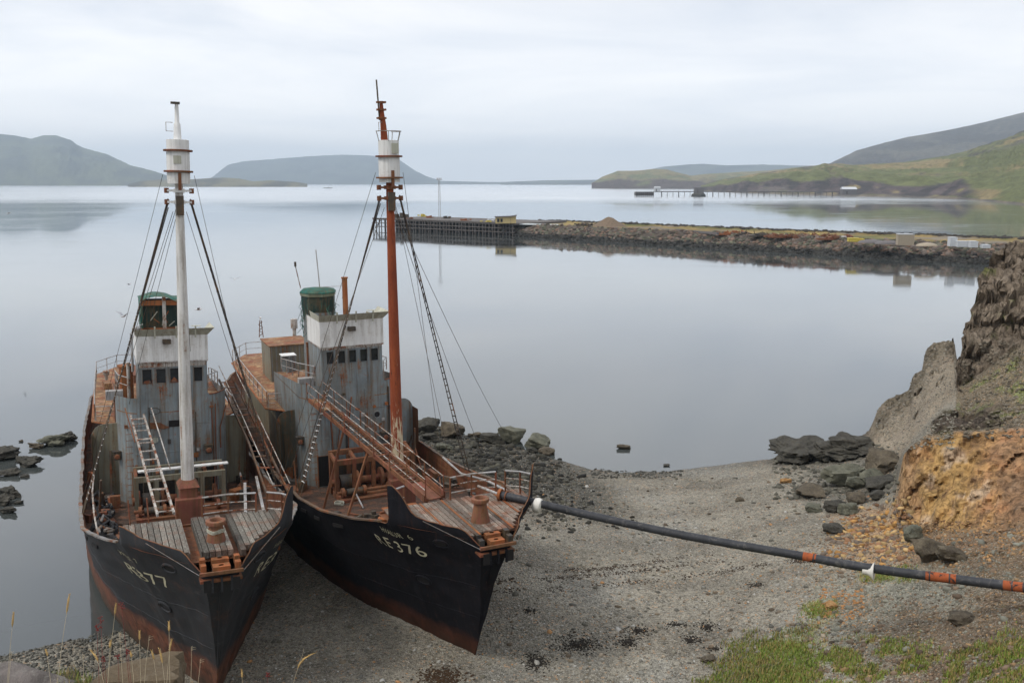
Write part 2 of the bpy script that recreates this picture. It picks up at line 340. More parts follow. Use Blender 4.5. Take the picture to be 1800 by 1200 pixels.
# ------------------------------------------------------------------ the land: lofted sheets (profiles read per bearing)
def loft(name, cols, pxs, subs, mat, noisef, colorf, mid=None):
    """cols: list of (bearing px, [(y, z) ...]); every profile has the same number of keys"""
    cp = np.array([c[0] for c in cols], float); K = np.array([c[1] for c in cols], float)
    kk = []
    for i, n in enumerate(subs): kk += list(i + np.arange(n) / n)
    kk.append(len(subs)); kk = np.array(kk)
    V = []; C = []
    for px in pxs:
        prof = np.array([[np.interp(px, cp, K[:, k, a]) for a in (0, 1)] for k in range(K.shape[1])])
        for t in kk:
            y = np.interp(t, range(len(prof)), prof[:, 0]); z = np.interp(t, range(len(prof)), prof[:, 1])
            p = Vector((wx(px, y, z), y, z)); p = noisef(p, px, t)
            V.append(p); C.append(colorf(p, px, t))
    nv = len(kk); nu = len(pxs)
    i, j = np.meshgrid(np.arange(nu - 1), np.arange(nv - 1), indexing='ij')
    a = (i * nv + j).ravel(); Fc = np.stack([a, a + nv, a + nv + 1, a + 1], 1)
    return V, Fc, C

def shore(px):
    return float(np.interp(px, [-400, 0, 100, 230, 300, 380, 520, 640, 740, 900, 1040, 1170, 1360], [33.4, 38.5, 39.8, 41.6, 44.6, 51, 64, 77, 80.4, 72.5, 66.2, 65.8, 69]))
def bz(px, y):
    s = shore(px) - y
    return 0.95 * (1 - math.exp(-max(s, 0) / 13.0)) if s > 0 else s * 0.22
cols = []
lipz = {-400: (5.2, 18.0), 0: (5.2, 18.05), 110: (5.15, 18.1), 200: (5.2, 18.0), 300: (5.1, 17.9), 345: (5.0, 17.5), 500: (4.8, 17.3)}
for px in (-400, 0, 110, 200, 300, 345, 500, 740, 900, 1040, 1170, 1245):
    S = shore(px); ys = [33.0]
    lip = lipz.get(px, (4.8, 17.3))
    keys = [(-8, 19.3), (1.0, 19.0), lip, (13, 7.0)]
    yy = [30.5 + (S - 30.5) * k / 9 for k in range(10)]
    keys += [(y, bz(px, y) + max(0, 34 - y) * 0.12) for y in yy]
    keys += [(S + 5, -1.2), (S + 30, -3.0), (S + 60, -4.0)]
    cols.append((px, keys))
def rc(px, pts, tail=None, front=None):
    front = front or [(-8, 19.3), (1.0, 19.0), (4.8, 17.3), (14, 8.5)]
    k = [P(*p) for p in pts]; e = k[-1]
    tail = tail or [(e[0] + 4, max(e[1] * 0.3 - 1.0, -1)), (e[0] + 25, -3.0), (e[0] + 60, -4.0)]
    cols.append((px, front + k + tail))
rc(1360, [(1200,33.1),(1100,38.2),(1000,45),(970,47.5),(940,50.3),(910,53.3),(880,56.6),(850,60.5),(820,65.2),(806,69)])
rc(1420, [(1200,32.4),(1100,37.2),(1000,44),(960,47.3),(930,50),(900,53.3),(870,57),(840,61.2),(806,67),(780,70.3)])
rc(1500, [(1200,31.3),(1100,36),(1000,42.5),(955,46.3),(925,49.2),(895,52.4),(865,56),(835,60),(800,65.2),(777,70.5)])
rc(1528, [(1200,30.8),(1100,35.5),(1000,41.9),(952,46.1),(922,49),(892,52.1),(862,55.7),(832,59.4),(794,65.2),(758,72)])
rc(1545, [(1200,30.5),(1100,35.2),(1000,41.5),(950,46),(920,48.8),(890,52),(860,55.5),(830,59),(790,65),(714,73)])
rc(1572, [(1200,30),(1100,34.7),(1000,40.8),(945,45.6),(915,47.5),(880,49),(850,54.5),(810,60),(760,67),(695,74)])
rc(1588, [(1200,29.7),(1100,34.3),(1000,40.2),(940,45.8),(870,47.3),(800,49),(800,50.5),(790,60),(750,67),(690,74.5)])
rc(1600, [(1200,29.5),(1100,34),(1000,39.8),(930,46),(860,47.5),(785,49.4),(785,51),(775,60),(740,67),(682,75)])
rc(1606, [(1200,29.4),(1100,33.9),(1000,39.6),(931,45.7),(858,47.4),(780,49.4),(775,51),(765,60),(730,67),(660,75)])
rc(1622, [(1200,29),(1100,33.4),(1000,39),(935,44.8),(850,47),(768,49.5),(762,51),(745,60),(700,68),(648,75.5)])
rc(1626, [(1200,29),(1100,33.4),(1000,38.9),(935,44.7),(849,47),(767,49.5),(755,51),(740,60),(695,68),(618,76.5)])
rc(1640, [(1200,28.9),(1100,33.2),(1000,38.6),(933,44.3),(846,46.9),(764,49.4),(738,51),(728,60.5),(680,68.5),(601,77)])
rc(1632, [(1200,29),(1100,33.3),(1000,38.8),(935,44.6),(848,47),(765,49.5),(745,51),(735,60),(690,68),(606,76.5)])
rc(1660, [(1200,28.4),(1100,32.8),(1000,38),(930,43.5),(840,46.5),(762,49),(722,51),(705,62),(650,70),(598,77)])
rc(1677, [(1200,28),(1100,32.3),(1000,37.4),(930,43),(840,46),(760,48.8),(722,51),(695,57),(645,70),(598,78)])
rc(1683, [(1200,28),(1100,32.2),(1000,37.2),(928,42.6),(840,45.8),(760,48.7),(725,50.8),(690,56.5),(665,57.2),(640,58)])
rc(1700, [(1200,27.5),(1100,31.8),(1000,36.8),(925,42),(840,45.5),(760,48.5),(735,50.5),(672,57),(620,58),(572,59.5)])
rc(1716, [(1200,27),(1100,31.4),(1000,36.4),(925,41.5),(840,45),(758,48.2),(730,50.2),(660,56.6),(590,58),(518,60.5)])
rc(1724, [(1200,26.8),(1100,31.2),(1000,36.2),(925,41.3),(840,44.9),(758,48),(728,50),(655,56.4),(575,58),(487,61)])
rc(1746, [(1200,26),(1100,30.7),(1000,35.8),(925,40.8),(840,44.3),(757,47.6),(724,49.8),(642,56),(548,58),(446,62.5)], tail=[(68, 12), (80, 4), (200, -1)])
rc(1800, [(1200,24),(1100,29.5),(1000,34.5),(925,39),(840,43),(755,46.5),(715,49),(610,55),(520,58),(427,64)], tail=[(72, 14), (95, 6), (240, 3.2)], front=[(-8, 19.6), (1.0, 19.3), (4.8, 17.6), (13, 11.5)])
rc(1900, [(1200,21),(1100,26),(1000,31),(925,35),(840,40),(750,44),(700,47),(580,53),(480,57),(402,66)], tail=[(80, 16), (110, 8), (260, 4)], front=[(-8, 20), (1.0, 19.5), (4.8, 18), (12, 12.5)])
rc(2300, [(1200,17),(1100,21),(1000,26),(925,30),(840,36),(750,41),(700,45),(560,52),(450,57),(380,68)], tail=[(90, 20), (130, 10), (280, 4)], front=[(-8, 20.2), (1.0, 19.8), (4.8, 18.6), (10, 15)])
cols.sort(key=lambda c: c[0])
NK = len(cols[0][1])                        # keys: 0-3 camera hill, 4 bottom row ... 13 crest, 14-16 behind
pxs = np.concatenate([np.arange(-400, -20, 20), np.arange(-20, 360, 8), np.arange(360, 1000, 12), np.arange(1000, 1350, 6), np.arange(1350, 1830, 2.4), np.arange(1830, 2301, 20)])
subs = [3, 6, 8, 8] + [14, 16, 14, 14, 14, 14, 14, 14, 16] + [8, 5, 4]
def sm(a, b, x):
    t = min(1, max(0, (x - a) / (b - a))); return t * t * (3 - 2 * t)
N3 = noise.noise
def fbm(p, o=5): return noise.fractal(p, 0.9, 2.1, o)
def zones(px, t, p):
    """weights: rock roughness and zone colour, from bearing px and profile key t"""
    j = fbm(p * 0.35, 4) * 0.35; j2 = fbm(p * 0.9 + Vector((7, 3, 1)), 4)
    tt_ = t + j * 0.6; pj = px + j2 * 10 + j * 18
    GR, SC, DK, OC, BR, GS, MO = (0.205, 0.187, 0.148), (0.225, 0.19, 0.14), (0.072, 0.062, 0.052), (0.38, 0.235, 0.09), (0.115, 0.083, 0.052), (0.185, 0.178, 0.14), (0.10, 0.11, 0.035)
    col = Vector(GR); rough = 0.03; grass = 0.0
    def over(c, w):
        nonlocal col
        col = col.lerp(Vector(c), min(1, max(0, w)))
    if px < 380 and t < 4.0:
        over((0.10, 0.085, 0.055), 1); over((0.12, 0.13, 0.05), sm(0.0, 0.3, j2)); return col, 0.12, 0.3
    if t < 3.6 and px >= 380: over((0.10, 0.085, 0.06), 1); rough = 0.15
    if 3.4 < t < 14:
        # dark ledge of rock beyond the beach
        w = sm(1345, 1375, pj) * (1 - sm(1540, 1575, pj)) * sm(11.7, 12.3, tt_); over(DK, w); rough = max(rough, 0.35 * w)
        # boulder foot
        w = sm(1400, 1440, pj) * (1 - sm(1560, 1600, pj)) * sm(9.0, 9.6, tt_) * (1 - sm(11.8, 12.2, tt_)); over((0.14, 0.13, 0.105), w); rough = max(rough, 0.14 * w)
        # pale scree headland with rocky rim
        w = sm(1515, 1545, px) * sm(10.2, 11.0, tt_) * (1 - sm(1677, 1682, px)); over(SC, w); rough = max(rough, 0.26 * w)
        rim = w * sm(12.2, 12.6, tt_ + 0.25 * j2); over((0.115, 0.095, 0.066), rim * 0.9); rough = max(rough, 0.42 * rim)
        over((0.20, 0.165, 0.125), w * sm(0.05, 0.5, j2) * 0.8)
        # brown slope above the ochre face, moss in patches
        w = sm(1632, 1650, px) * sm(8.9, 9.3, tt_) * (1 - sm(10.85, 11.2, t if px < 1680 else t)); w *= 1.0 if px > 1679 else (1 - sm(9.95, 10.2, t))
        over((0.125, 0.098, 0.062), w); over((0.11, 0.12, 0.04), w * sm(0.1, 0.5, j2)); rough = max(rough, 0.22 * w)
        w2 = w * sm(9.0, 9.3, tt_) * (1 - sm(9.9, 10.3, tt_)) * (1 - sm(1740, 1790, px + 40 * j2)); over((0.085, 0.066, 0.052), w2 * 0.9); rough = max(rough, 0.75 * w2)
        # dark outcrop
        w = sm(1678, 1683, px) * sm(10.95, 11.05, t); over((0.145, 0.115, 0.085), w); over((0.22, 0.18, 0.135), w * sm(0.1, 0.5, j2) * 0.6)
        over((0.105, 0.115, 0.035), w * sm(0.35, 0.6, fbm(p * 0.6 + Vector((3, 9, 4)), 3)) * 0.9); rough = max(rough, 0.95 * w)
        # ochre face
        w = sm(1572, 1590, pj) * sm(6.85, 7.05, tt_) * (1 - sm(8.95, 9.15, tt_ + 0.1 * j2))
        oc = Vector(OC).lerp(Vector((0.36, 0.20, 0.085)), sm(0.0, 0.5, fbm(p * 0.5 + Vector((1, 5, 9)), 4)) + 0.7 * sm(1690, 1740, px)); oc = oc.lerp(Vector((0.48, 0.36, 0.25)), sm(0.2, 0.6, fbm(Vector((p.x * 0.9, p.y * 0.9, p.z * 0.35)) + Vector((11, 5, 2)), 5)) * 0.8)
        oc = oc.lerp(Vector((0.13, 0.075, 0.04)), sm(0.15, 0.5, fbm(Vector((p.x * 1.5, p.y * 1.5, p.z * 0.5)) + Vector((4, 5, 2)), 5)) * 0.85)
        over(oc, w); over((0.21, 0.125, 0.07), w * sm(1700, 1780, pj + 60 * j2) * 0.8); rough = max(rough, 0.6 * w)
        # ochre rubble at its foot
        w = sm(1440, 1520, pj) * (1 - sm(1600, 1640, pj)) * sm(5.9, 6.3, tt_) * (1 - sm(8.6, 9.2, tt_)) ; w = max(w, 0); over((0.30, 0.19, 0.10), w * 0.75 * (0.5 + 0.8 * sm(-0.2, 0.3, j2))); rough = max(rough, 0.12 * w)
        # brown earth slope
        w = sm(1570, 1615, pj) * sm(5.2, 5.7, tt_) * (1 - sm(6.85, 7.15, tt_)); over((0.19, 0.13, 0.075), w); over((0.19, 0.13, 0.08), w * sm(0.0, 0.4, j2)); rough = max(rough, 0.24 * w)
        # grey-green scree in front
        w = sm(1400, 1500, pj) * sm(4.2, 4.6, tt_) * (1 - sm(5.7, 6.2, tt_)); over(GS, w); over((0.14, 0.11, 0.075), w * sm(0.1, 0.45, j2) * 0.9); rough = max(rough, 0.09 * w)
        w = sm(1480, 1640, pj + (t - 4) * 30) * sm(3.4, 3.6, t) * (1 - sm(5.0, 5.5, tt_)); over((0.115, 0.085, 0.055), w * 0.9); rough = max(rough, 0.17 * w)
        w = sm(1660, 1740, pj) * sm(4.6, 5.2, t) * (1 - sm(6.2, 6.6, tt_)); over((0.12, 0.088, 0.055), w * (0.55 + 0.45 * sm(-0.2, 0.2, j2))); rough = max(rough, 0.17 * w)
        # grass
        g1 = sm(1215, 1262, px + 35 * j2 - (tt_ - 4.0) * 80) * (1 - sm(1400, 1445, px + 35 * j2)) * sm(3.3, 3.6, t) * (1 - sm(4.72, 4.95, tt_ + 0.15 * j2))
        g2 = sm(1380, 1430, pj) * sm(3.3, 3.6, t) * (1 - sm(4.5, 5.1, tt_ + 0.5 * j)) * sm(-0.16, 0.12, j2 + 0.4 * j)
        g3 = sm(1400, 1430, px + 20 * j2) * (1 - sm(1460, 1480, px)) * sm(5.05, 5.15, tt_) * (1 - sm(5.25, 5.4, tt_)) * 0.9
        g4 = sm(1500, 1530, px) * (1 - sm(1590, 1620, px)) * sm(5.72, 5.82, t) * (1 - sm(5.95, 6.1, t)) * 0.8 * sm(-0.3, 0.1, j2)
        grass = max(g1, g2 * 0.9, g3, g4)
        over((0.16, 0.20, 0.035), grass); over((0.23, 0.17, 0.06), grass * sm(0.0, 0.5, fbm(p * 0.8 + Vector((8, 8, 8)), 4)) * 0.8)
        # rubble beach by the ship, kelp lines, dark weed
        if px < 1200:
            w = sm(560, 660, px) * (1 - sm(960, 1080, px - (14 - tt_) * 22)) * sm(9.0, 11.0, tt_); over((0.045, 0.043, 0.034), w * 0.92); rough = max(rough, 0.16 * w)
        sh_ = sm(12.3, 12.85, t + 0.3 * j); over((0.085, 0.08, 0.066), sh_ * 0.85 * (1 - sm(1340, 1370, px)))
        if px < 1420 and rough < 0.06:
            u_ = t * 1.0 + px * 0.0012; bn = 0.5 + 0.5 * math.sin(u_ * 4.4 + 1.5 * fbm(Vector((p.x * 0.05, p.y * 0.2, 0)), 3)); over((0.145, 0.128, 0.10), 0.6 * sm(0.6, 1.0, bn) * sm(3.9, 4.4, t)); over((0.20, 0.195, 0.17), 0.5 * sm(0.1, 0.5, fbm(p * 0.16 + Vector((5, 5, 5)), 4)))
    else:
        if t >= 14: over((0.10, 0.095, 0.08), 1); rough = 0.2
    if p.z < 0.02: over((0.07, 0.07, 0.058), 0.9)
    return col, rough, grass
VOFF = Vector((31.3, 12.7, 4.1))
def gnoise(p, px, t):
    _, r, g = zones(px, t, p)
    if t > 14 and px < 1740: r = min(r, 0.2)
    q = p * 1.0
    if r > 0.1:
        # blocky, bedded rock: voronoi cells give facets and cracks
        d, pts = noise.voronoi(Vector((p.x, p.y, p.z * 1.35)) * 0.42, distance_metric='DISTANCE'); d2, _p = noise.voronoi(Vector((p.x, p.y, p.z * 1.6)) * 1.25 + VOFF)
        blk = (d[1] - d[0]); blk2 = (d2[1] - d2[0])
        ph = N3(pts[0] * 3.7)
        if 6.8 < t < 9.15 and px > 1565:
            q3 = Vector((p.x * 0.6, p.y * 0.6, p.z * 0.30)); d3, c3 = noise.voronoi(q3 + VOFF); rd3 = noise.noise_vector(c3[0] * 4.1)
            off = (N3(c3[0] * 3.3) * 0.45 + (q3 + VOFF - c3[0]).dot(rd3) * 1.5 + fbm(Vector((p.x * 1.1, p.y * 1.1, p.z * 0.7)), 6) * 0.95 + min(d3[1] - d3[0], 0.3) * 1.1 - 0.2) * r
            return p + Vector((-0.5 * off, -0.85 * off, 0.12 * off + fbm(Vector((p.x * .8, p.y * .8, p.z * 3.0)), 3) * 0.10))
        rd_ = noise.noise_vector(pts[0] * 5.3); rd2 = noise.noise_vector(_p[0] * 3.1 + VOFF); qv = Vector((p.x, p.y, p.z * 1.35)) * 0.42 - pts[0]; qv2 = Vector((p.x, p.y, p.z * 1.6)) * 1.25 + VOFF - _p[0]
        off = (min(blk, 0.4) * 1.0 - 0.3 + ph * 1.0 + qv.dot(rd_) * 2.2 + qv2.dot(rd2) * 0.7 + min(blk2, 0.3) * 0.4 + fbm(p * 0.5, 4) * 0.6) * r
        p2 = p + Vector((-0.45 * off, -0.8 * off, 0.45 * off)); p2.x += fbm(q * 1.7 + VOFF, 3) * r * 0.35; p2.z += fbm(q * 1.9, 4) * r * 0.35
        return p2
    p.z += fbm(p * 0.25, 3) * 0.07 + fbm(p * 1.5, 3) * r + fbm(Vector((p.x * 0.12, p.y * 0.8, 2.0)), 3) * 0.045 * sm(0.1, 0.4, p.z)
    return p
def gcol(p, px, t):
    c, r, g = zones(px, t, p); v = 1 + 0.28 * fbm(p * 0.22 + VOFF, 4) + 0.15 * fbm(p * 2.2, 3)
    return [max(0.01, c.x * v), max(0.01, c.y * v), max(0.008, c.z * v), 1 - sm(0.2, 0.4, r)]

t = NT('ground_shingle_and_rock'); at_ = t.n('ShaderNodeAttribute', attribute_name='Col'); v = t.co()
v1 = t.n('ShaderNodeTexVoronoi', {'Vector': v, 'Scale': 11.0, 'Randomness': 1.0}); v2 = t.n('ShaderNodeTexVoronoi', {'Vector': v, 'Scale': 30.0}); v3 = t.n('ShaderNodeTexVoronoi', {'Vector': v, 'Scale': 3.4})
s1 = t.n('ShaderNodeSeparateColor', {0: v1.outputs['Color']}).outputs[0]; s2 = t.n('ShaderNodeSeparateColor', {0: v2.outputs['Color']}).outputs[1]; s3 = t.n('ShaderNodeSeparateColor', {0: v3.outputs['Color']}).outputs[2]
vf = t.math('ADD', t.math('ADD', t.math('MULTIPLY', s1, 0.75), t.math('MULTIPLY', s2, 0.6)), t.math('MULTIPLY', s3, 0.25))
vf = t.math('ADD', vf, 0.22)
vw = t.n('ShaderNodeVectorMath', {0: v, 1: t.n('ShaderNodeTexNoise', {'Vector': v, 'Scale': 0.8, 'Detail': 5.0}).outputs['Color']}, operation='ADD').outputs[0]
ck = t.n('ShaderNodeTexVoronoi', {'Vector': t.n('ShaderNodeMapping', {'Vector': vw, 'Scale': (0.8, 0.8, 1.7)}).outputs[0], 'Scale': 1.25}, feature='DISTANCE_TO_EDGE').outputs['Distance']
ck2 = t.n('ShaderNodeTexVoronoi', {'Vector': t.n('ShaderNodeMapping', {'Vector': vw, 'Scale': (1, 1, 2.2)}).outputs[0], 'Scale': 4.2}, feature='DISTANCE_TO_EDGE').outputs['Distance']
rn = t.noise(v, 0.9, 10, 0.72, 0.8)
gate = t.ramp(t.noise(v, 0.7, 5, 0.6), 0.42, 0.58)
ckm = t.math('MULTIPLY', t.math('MAXIMUM', t.ramp(ck, 0.0, 0.05, (0.68, 0.68, 0.68), (1, 1, 1)), gate), t.ramp(t.noise(t.n('ShaderNodeMapping', {'Vector': vw, 'Scale': (2.2, 2.2, 0.9)}).outputs[0], 1.6, 8, 0.7), 0.36, 0.5, (0.5, 0.5, 0.5), (1, 1, 1)))
vr = t.math('MULTIPLY', t.math('ADD', 0.25, t.math('MULTIPLY', rn, 1.7)), ckm)
pbl = at_.outputs['Alpha']
vf = t.math('ADD', t.math('MULTIPLY', vf, pbl), t.math('MULTIPLY', vr, t.math('SUBTRACT', 1.0, pbl)))
cl = t.n('ShaderNodeVectorMath', {0: at_.outputs['Color'], 'Scale': vf}, operation='SCALE').outputs[0]
li = t.math('MULTIPLY', t.math('MULTIPLY', t.ramp(s2, 0.90, 0.93), 0.65), pbl); cl = t.mix(li, cl, (0.40, 0.385, 0.35))
oc = t.math('MULTIPLY', t.math('MULTIPLY', t.ramp(s1, 0.955, 0.965), 0.6), pbl); cl = t.mix(oc, cl, (0.36, 0.22, 0.12))
dk = t.math('MULTIPLY', t.ramp(t.noise(v, 0.9, 8, 0.75, 0.6), 0.60, 0.68), t.math('MULTIPLY', pbl, 0.55)); cl = t.mix(dk, cl, (0.06, 0.054, 0.042))
t.bump(t.math('ADD', t.math('MULTIPLY', pbl, t.math('ADD', v1.outputs['Distance'], v3.outputs['Distance'])), t.math('ADD', t.noise(v, 3, 8, 0.7), t.math('MULTIPLY', t.math('SUBTRACT', 1.0, pbl), t.math('MULTIPLY', ckm, 1.2)))), 0.09, 0.8)
t.fin(cl, 0.92, 0, 0.2); M['ground'] = t.m
GV, GF, GC = loft('ground', cols, pxs, subs, None, gnoise, gcol)
ground = fast_mesh('ground', [tuple(v) for v in GV], GF, M['ground'], None, True, GC); tag(ground, kind='structure')
ground.data.set_sharp_from_angle(angle=R(38))
_al = np.array([c_[3] for c_ in GC]); _sm = (_al[GF].mean(1) > 0.6); ground.data.polygons.foreach_set('use_smooth', _sm[:len(ground.data.polygons)])
bvh = BVHTree.FromPolygons([tuple(v) for v in GV], GF.tolist())
def hit(px, py):
    b = (600 - py) / F; d = Vector(((px - 900) / F, cp_ + b * sp_, -sp_ + b * cp_)).normalized()
    return bvh.ray_cast(Vector((0, 0, CH)), d)
def gz(x, y):
    h = bvh.ray_cast(Vector((x, y, 60)), Vector((0, 0, -1))); return h[0].z if h[0] else 0.0

# ------------------------------------------------------------------ water
t = NT('fjord_water'); c = t.n('ShaderNodeTexCoord'); g = t.n('ShaderNodeNewGeometry')
sx = t.n('ShaderNodeSeparateXYZ', {0: g.outputs['Position']})
v = t.n('ShaderNodeMapping', {'Vector': g.outputs['Position'], 'Scale': (0.5, 0.9, 1)}).outputs[0]
vl = t.n('ShaderNodeMapping', {'Vector': g.outputs['Position'], 'Scale': (0.0022, 0.006, 1)}).outputs[0]
w1 = t.noise(v, 0.9, 4, 0.55, 0.3); w2 = t.noise(v, 0.12, 3, 0.5)
patch = t.ramp(t.noise(vl, 1.0, 5, 0.6, 0.8), 0.42, 0.62)
vn = t.n('ShaderNodeMapping', {'Vector': g.outputs['Position'], 'Scale': (0.018, 0.05, 1)}).outputs[0]; patch = t.math('ADD', t.math('MULTIPLY', patch, 0.7), t.math('MULTIPLY', t.ramp(t.noise(vn, 1.0, 5, 0.65, 1.2), 0.5, 0.62), 0.7))
far = t.n('ShaderNodeMapRange', {'Value': t.math('ADD', sx.outputs['Y'], t.math('MULTIPLY', t.noise(vl, 0.8, 4, 0.6), 300.0)), 'From Min': 1000.0, 'From Max': 1350.0}).outputs[0]
hgt = t.math('ADD', t.math('MULTIPLY', w1, 0.35), w2)
bm = t.n('ShaderNodeBump', {'Height': hgt, 'Distance': 0.02, 'Strength': t.math('ADD', 0.05, t.math('ADD', t.math('MULTIPLY', patch, 0.3), t.math('MULTIPLY', far, 0.15)))})
gl = t.n('ShaderNodeBsdfGlossy', {'Color': (0.965, 0.98, 0.99, 1), 'Roughness': t.math('ADD', 0.03, t.math('ADD', t.math('MULTIPLY', patch, 0.06), t.math('MULTIPLY', far, 0.13))), 'Normal': bm.outputs[0]})
df = t.n('ShaderNodeBsdfDiffuse', {'Color': (0.055, 0.062, 0.060, 1)})
fr = t.n('ShaderNodeLayerWeight', {'Blend': 0.5})
fac = t.math('ADD', 0.03, t.math('MULTIPLY', 0.97, t.math('POWER', fr.outputs['Facing'], 4.0)))
mxs = t.n('ShaderNodeMixShader', {0: fac, 1: df.outputs[0], 2: gl.outputs[0]}); t.l(mxs.outputs[0], t.out.inputs[0]); t.t.nodes.remove(t.b)
M['water'] = t.m
WB = MB(); xs_ = [-15000, -6000, -2000, -600, -200, 0, 200, 600, 2000, 6000, 15000]; ys_ = [-1500, -100, 100, 400, 1200, 4000, 15500]
WB.grid(lambda i, j: (xs_[i], ys_[j], 0.0), len(xs_), len(ys_))
water = WB.build('water', M['water']); tag(water, kind='structure')
if sum(p.normal.z for p in water.data.polygons) < 0: water.data.flip_normals()

# ------------------------------------------------------------------ rocks
def ico(sub):
    import bmesh
    bm_ = bmesh.new(); bmesh.ops.create_icosphere(bm_, subdivisions=sub, radius=1.0)
    V_ = np.array([v_.co[:] for v_ in bm_.verts]); F_ = np.array([[q.index for q in f_.verts] for f_ in bm_.faces]); bm_.free(); return V_, F_
ICO = {k: ico(k) for k in (1, 2, 3, 4)}
def rockshape(seed, sub, rough=0.06, planes=11):
    rs = np.random.RandomState(seed); V_, F_ = ICO[sub]; n = rs.normal(size=(planes, 3)); n /= np.linalg.norm(n, axis=1)[:, None]
    n = np.vstack([n, np.eye(3), -np.eye(3)]); d = np.concatenate([rs.uniform(0.62, 0.95, planes), np.full(6, 0.92)])
    dots = V_ @ n.T; r = np.where(dots > 0.05, d / np.maximum(dots, 0.05), 9).min(1); W_ = V_ * r[:, None]
    if rough:
        off = rs.uniform(0, 50, 3)
        W_ = np.array([w * (1 + rough * 2 * noise.fractal(Vector(w * 1.8 + off), 0.8, 2.2, 4)) for w in W_])
    return W_, F_
SMALL = [rockshape(s, 1, 0) for s in range(10)]
MEDIUM = [rockshape(s + 40, 2, 0.05) for s in range(8)]
rng = np.random.RandomState(5)
def rotm(rs, tilt=0.5):
    return np.array((Matrix.Rotation(rs.uniform(0, 6.28), 3, 'Z') @ Matrix.Rotation(rs.uniform(-tilt, tilt), 3, 'X') @ Matrix.Rotation(rs.uniform(-tilt, tilt), 3, 'Y')))
def scatter(name, items, shapes, mat, parent=None, kind='stuff', label=None, cat=None):
    Vs, Fs, Cs, b = [], [], [], 0
    for (p, s, c_) in items:
        V_, F_ = shapes[rng.randint(len(shapes))]
        sc3 = np.array([rng.uniform(0.8, 1.3), rng.uniform(0.7, 1.1), rng.uniform(0.45, 0.8)]) * s
        Vs.append((V_ * sc3) @ rotm(rng).T + np.array(p)); Fs.append(F_ + b); b += len(V_)
        Cs.append(np.tile(c_, (len(V_), 1)))
    o = fast_mesh(name, np.vstack(Vs), np.vstack(Fs), mat, parent, False, np.vstack(Cs))
    return tag(o, label, cat, kind=kind)
t = NT('loose_stone'); at_ = t.n('ShaderNodeAttribute', attribute_name='Col'); v = t.co()
cl = t.n('ShaderNodeVectorMath', {0: at_.outputs['Color'], 'Scale': t.math('ADD', 0.5, t.noise(v, 4, 6, 0.7))}, operation='SCALE').outputs[0]
t.bump(t.noise(v, 7, 6, 0.7), 0.05, 0.6); t.fin(cl, 0.88, 0, 0.25); M['stone'] = t.m

def pick(n, px0, px1, py0, py1, cond=None):
    out = []; k = 0
    while len(out) < n and k < n * 20:
        k += 1; px, py = rng.uniform(px0, px1), rng.uniform(py0, py1)
        if cond and not cond(px, py): continue
        h = hit(px, py)
        if h[0] is not None and h[0].z > -0.15: out.append((h[0], px, py))
    return out
GREYS = [(0.15, 0.145, 0.125), (0.2, 0.195, 0.17), (0.10, 0.095, 0.08), (0.28, 0.27, 0.24), (0.13, 0.12, 0.09), (0.21, 0.17, 0.12)]
items = []
for h, px, py in pick(7000, 380, 1620, 830, 1200, lambda x, y: rng.rand() < (1 - sm(1450, 1620, x)) and not (x > 1230 and y > 1120)):
    c_ = GREYS[rng.randint(6)]; u = rng.rand()
    if u < 0.05 + 0.2 * sm(1250, 1500, px): c_ = (0.36, 0.20, 0.09)
    elif u > 0.9: c_ = (0.40, 0.39, 0.36)
    items.append((h, rng.uniform(0.025, 0.07) * (1 + 1.6 * (rng.rand() < 0.05)), c_))
for h, px, py in pick(520, 840, 1560, 835, 1160):
    g_ = rng.uniform(0.5, 1.4); items.append((h, 0.06 + 0.14 * rng.rand() ** 2.5, [(0.16 * g_, 0.15 * g_, 0.12 * g_), (0.11 * g_, 0.085 * g_, 0.06 * g_), (0.24 * g_, 0.2 * g_, 0.15 * g_)][rng.randint(3)]))
scatter('beach_stones', items, SMALL, M['stone'])
items = []                                   # dark rubble between the ship and the water
for h, px, py in pick(5200, 600, 1160, 735, 960, lambda x, y: rng.rand() < (1 - sm(900, 1110, x - (y - 860) * 0.9 + 60 * N3(Vector((x * 0.01, y * 0.02, 1))))) * (1 - sm(840, 955, y))):
    g_ = rng.uniform(0.5, 1.4); items.append((h, (0.05 + 0.30 * rng.rand() ** 4) * (1.25 if py < 840 else 0.8), [(0.026 * g_, 0.025 * g_, 0.021 * g_), (0.038 * g_, 0.035 * g_, 0.027 * g_), (0.07 * g_, 0.066 * g_, 0.05 * g_)][rng.randint(3)]))
for h, px, py in pick(220, 1040, 1200, 800, 840):
    items.append((h, rng.uniform(0.04, 0.14), (0.05, 0.048, 0.04)))
scatter('shore_rubble', items, SMALL, M['stone'])
items = []                                   # wet stones where the water laps on the left
for h, px, py in pick(1500, -30, 290, 1085, 1200, lambda x, y: True):
    if h.z < 2: g_ = rng.uniform(0.5, 1.5); items.append((h, rng.uniform(0.04, 0.12), (0.085 * g_, 0.083 * g_, 0.07 * g_)))
if items: scatter('wet_shingle', items, SMALL, M['stone'])
items = []                                   # ochre rubble
for h, px, py in pick(1500, 1400, 1640, 860, 1015, lambda x, y: rng.rand() < sm(1420, 1540, x + (y - 930) * 0.3) * sm(865, 930, y + 25 * N3(Vector((x * 0.02, y * 0.02, 1)))) * (1 - sm(950, 1010, y + 30 * N3(Vector((x * 0.02, 5, 1))))) * (1 - sm(1585, 1615, x))):
    g_ = rng.uniform(0.6, 1.3); c_ = [(0.36 * g_, 0.195 * g_, 0.065 * g_), (0.38 * g_, 0.26 * g_, 0.12 * g_), (0.22 * g_, 0.12 * g_, 0.065 * g_), (0.14, 0.11, 0.085)][rng.randint(4)]
    items.append((h, 0.03 + 0.24 * rng.rand() ** 4, c_))
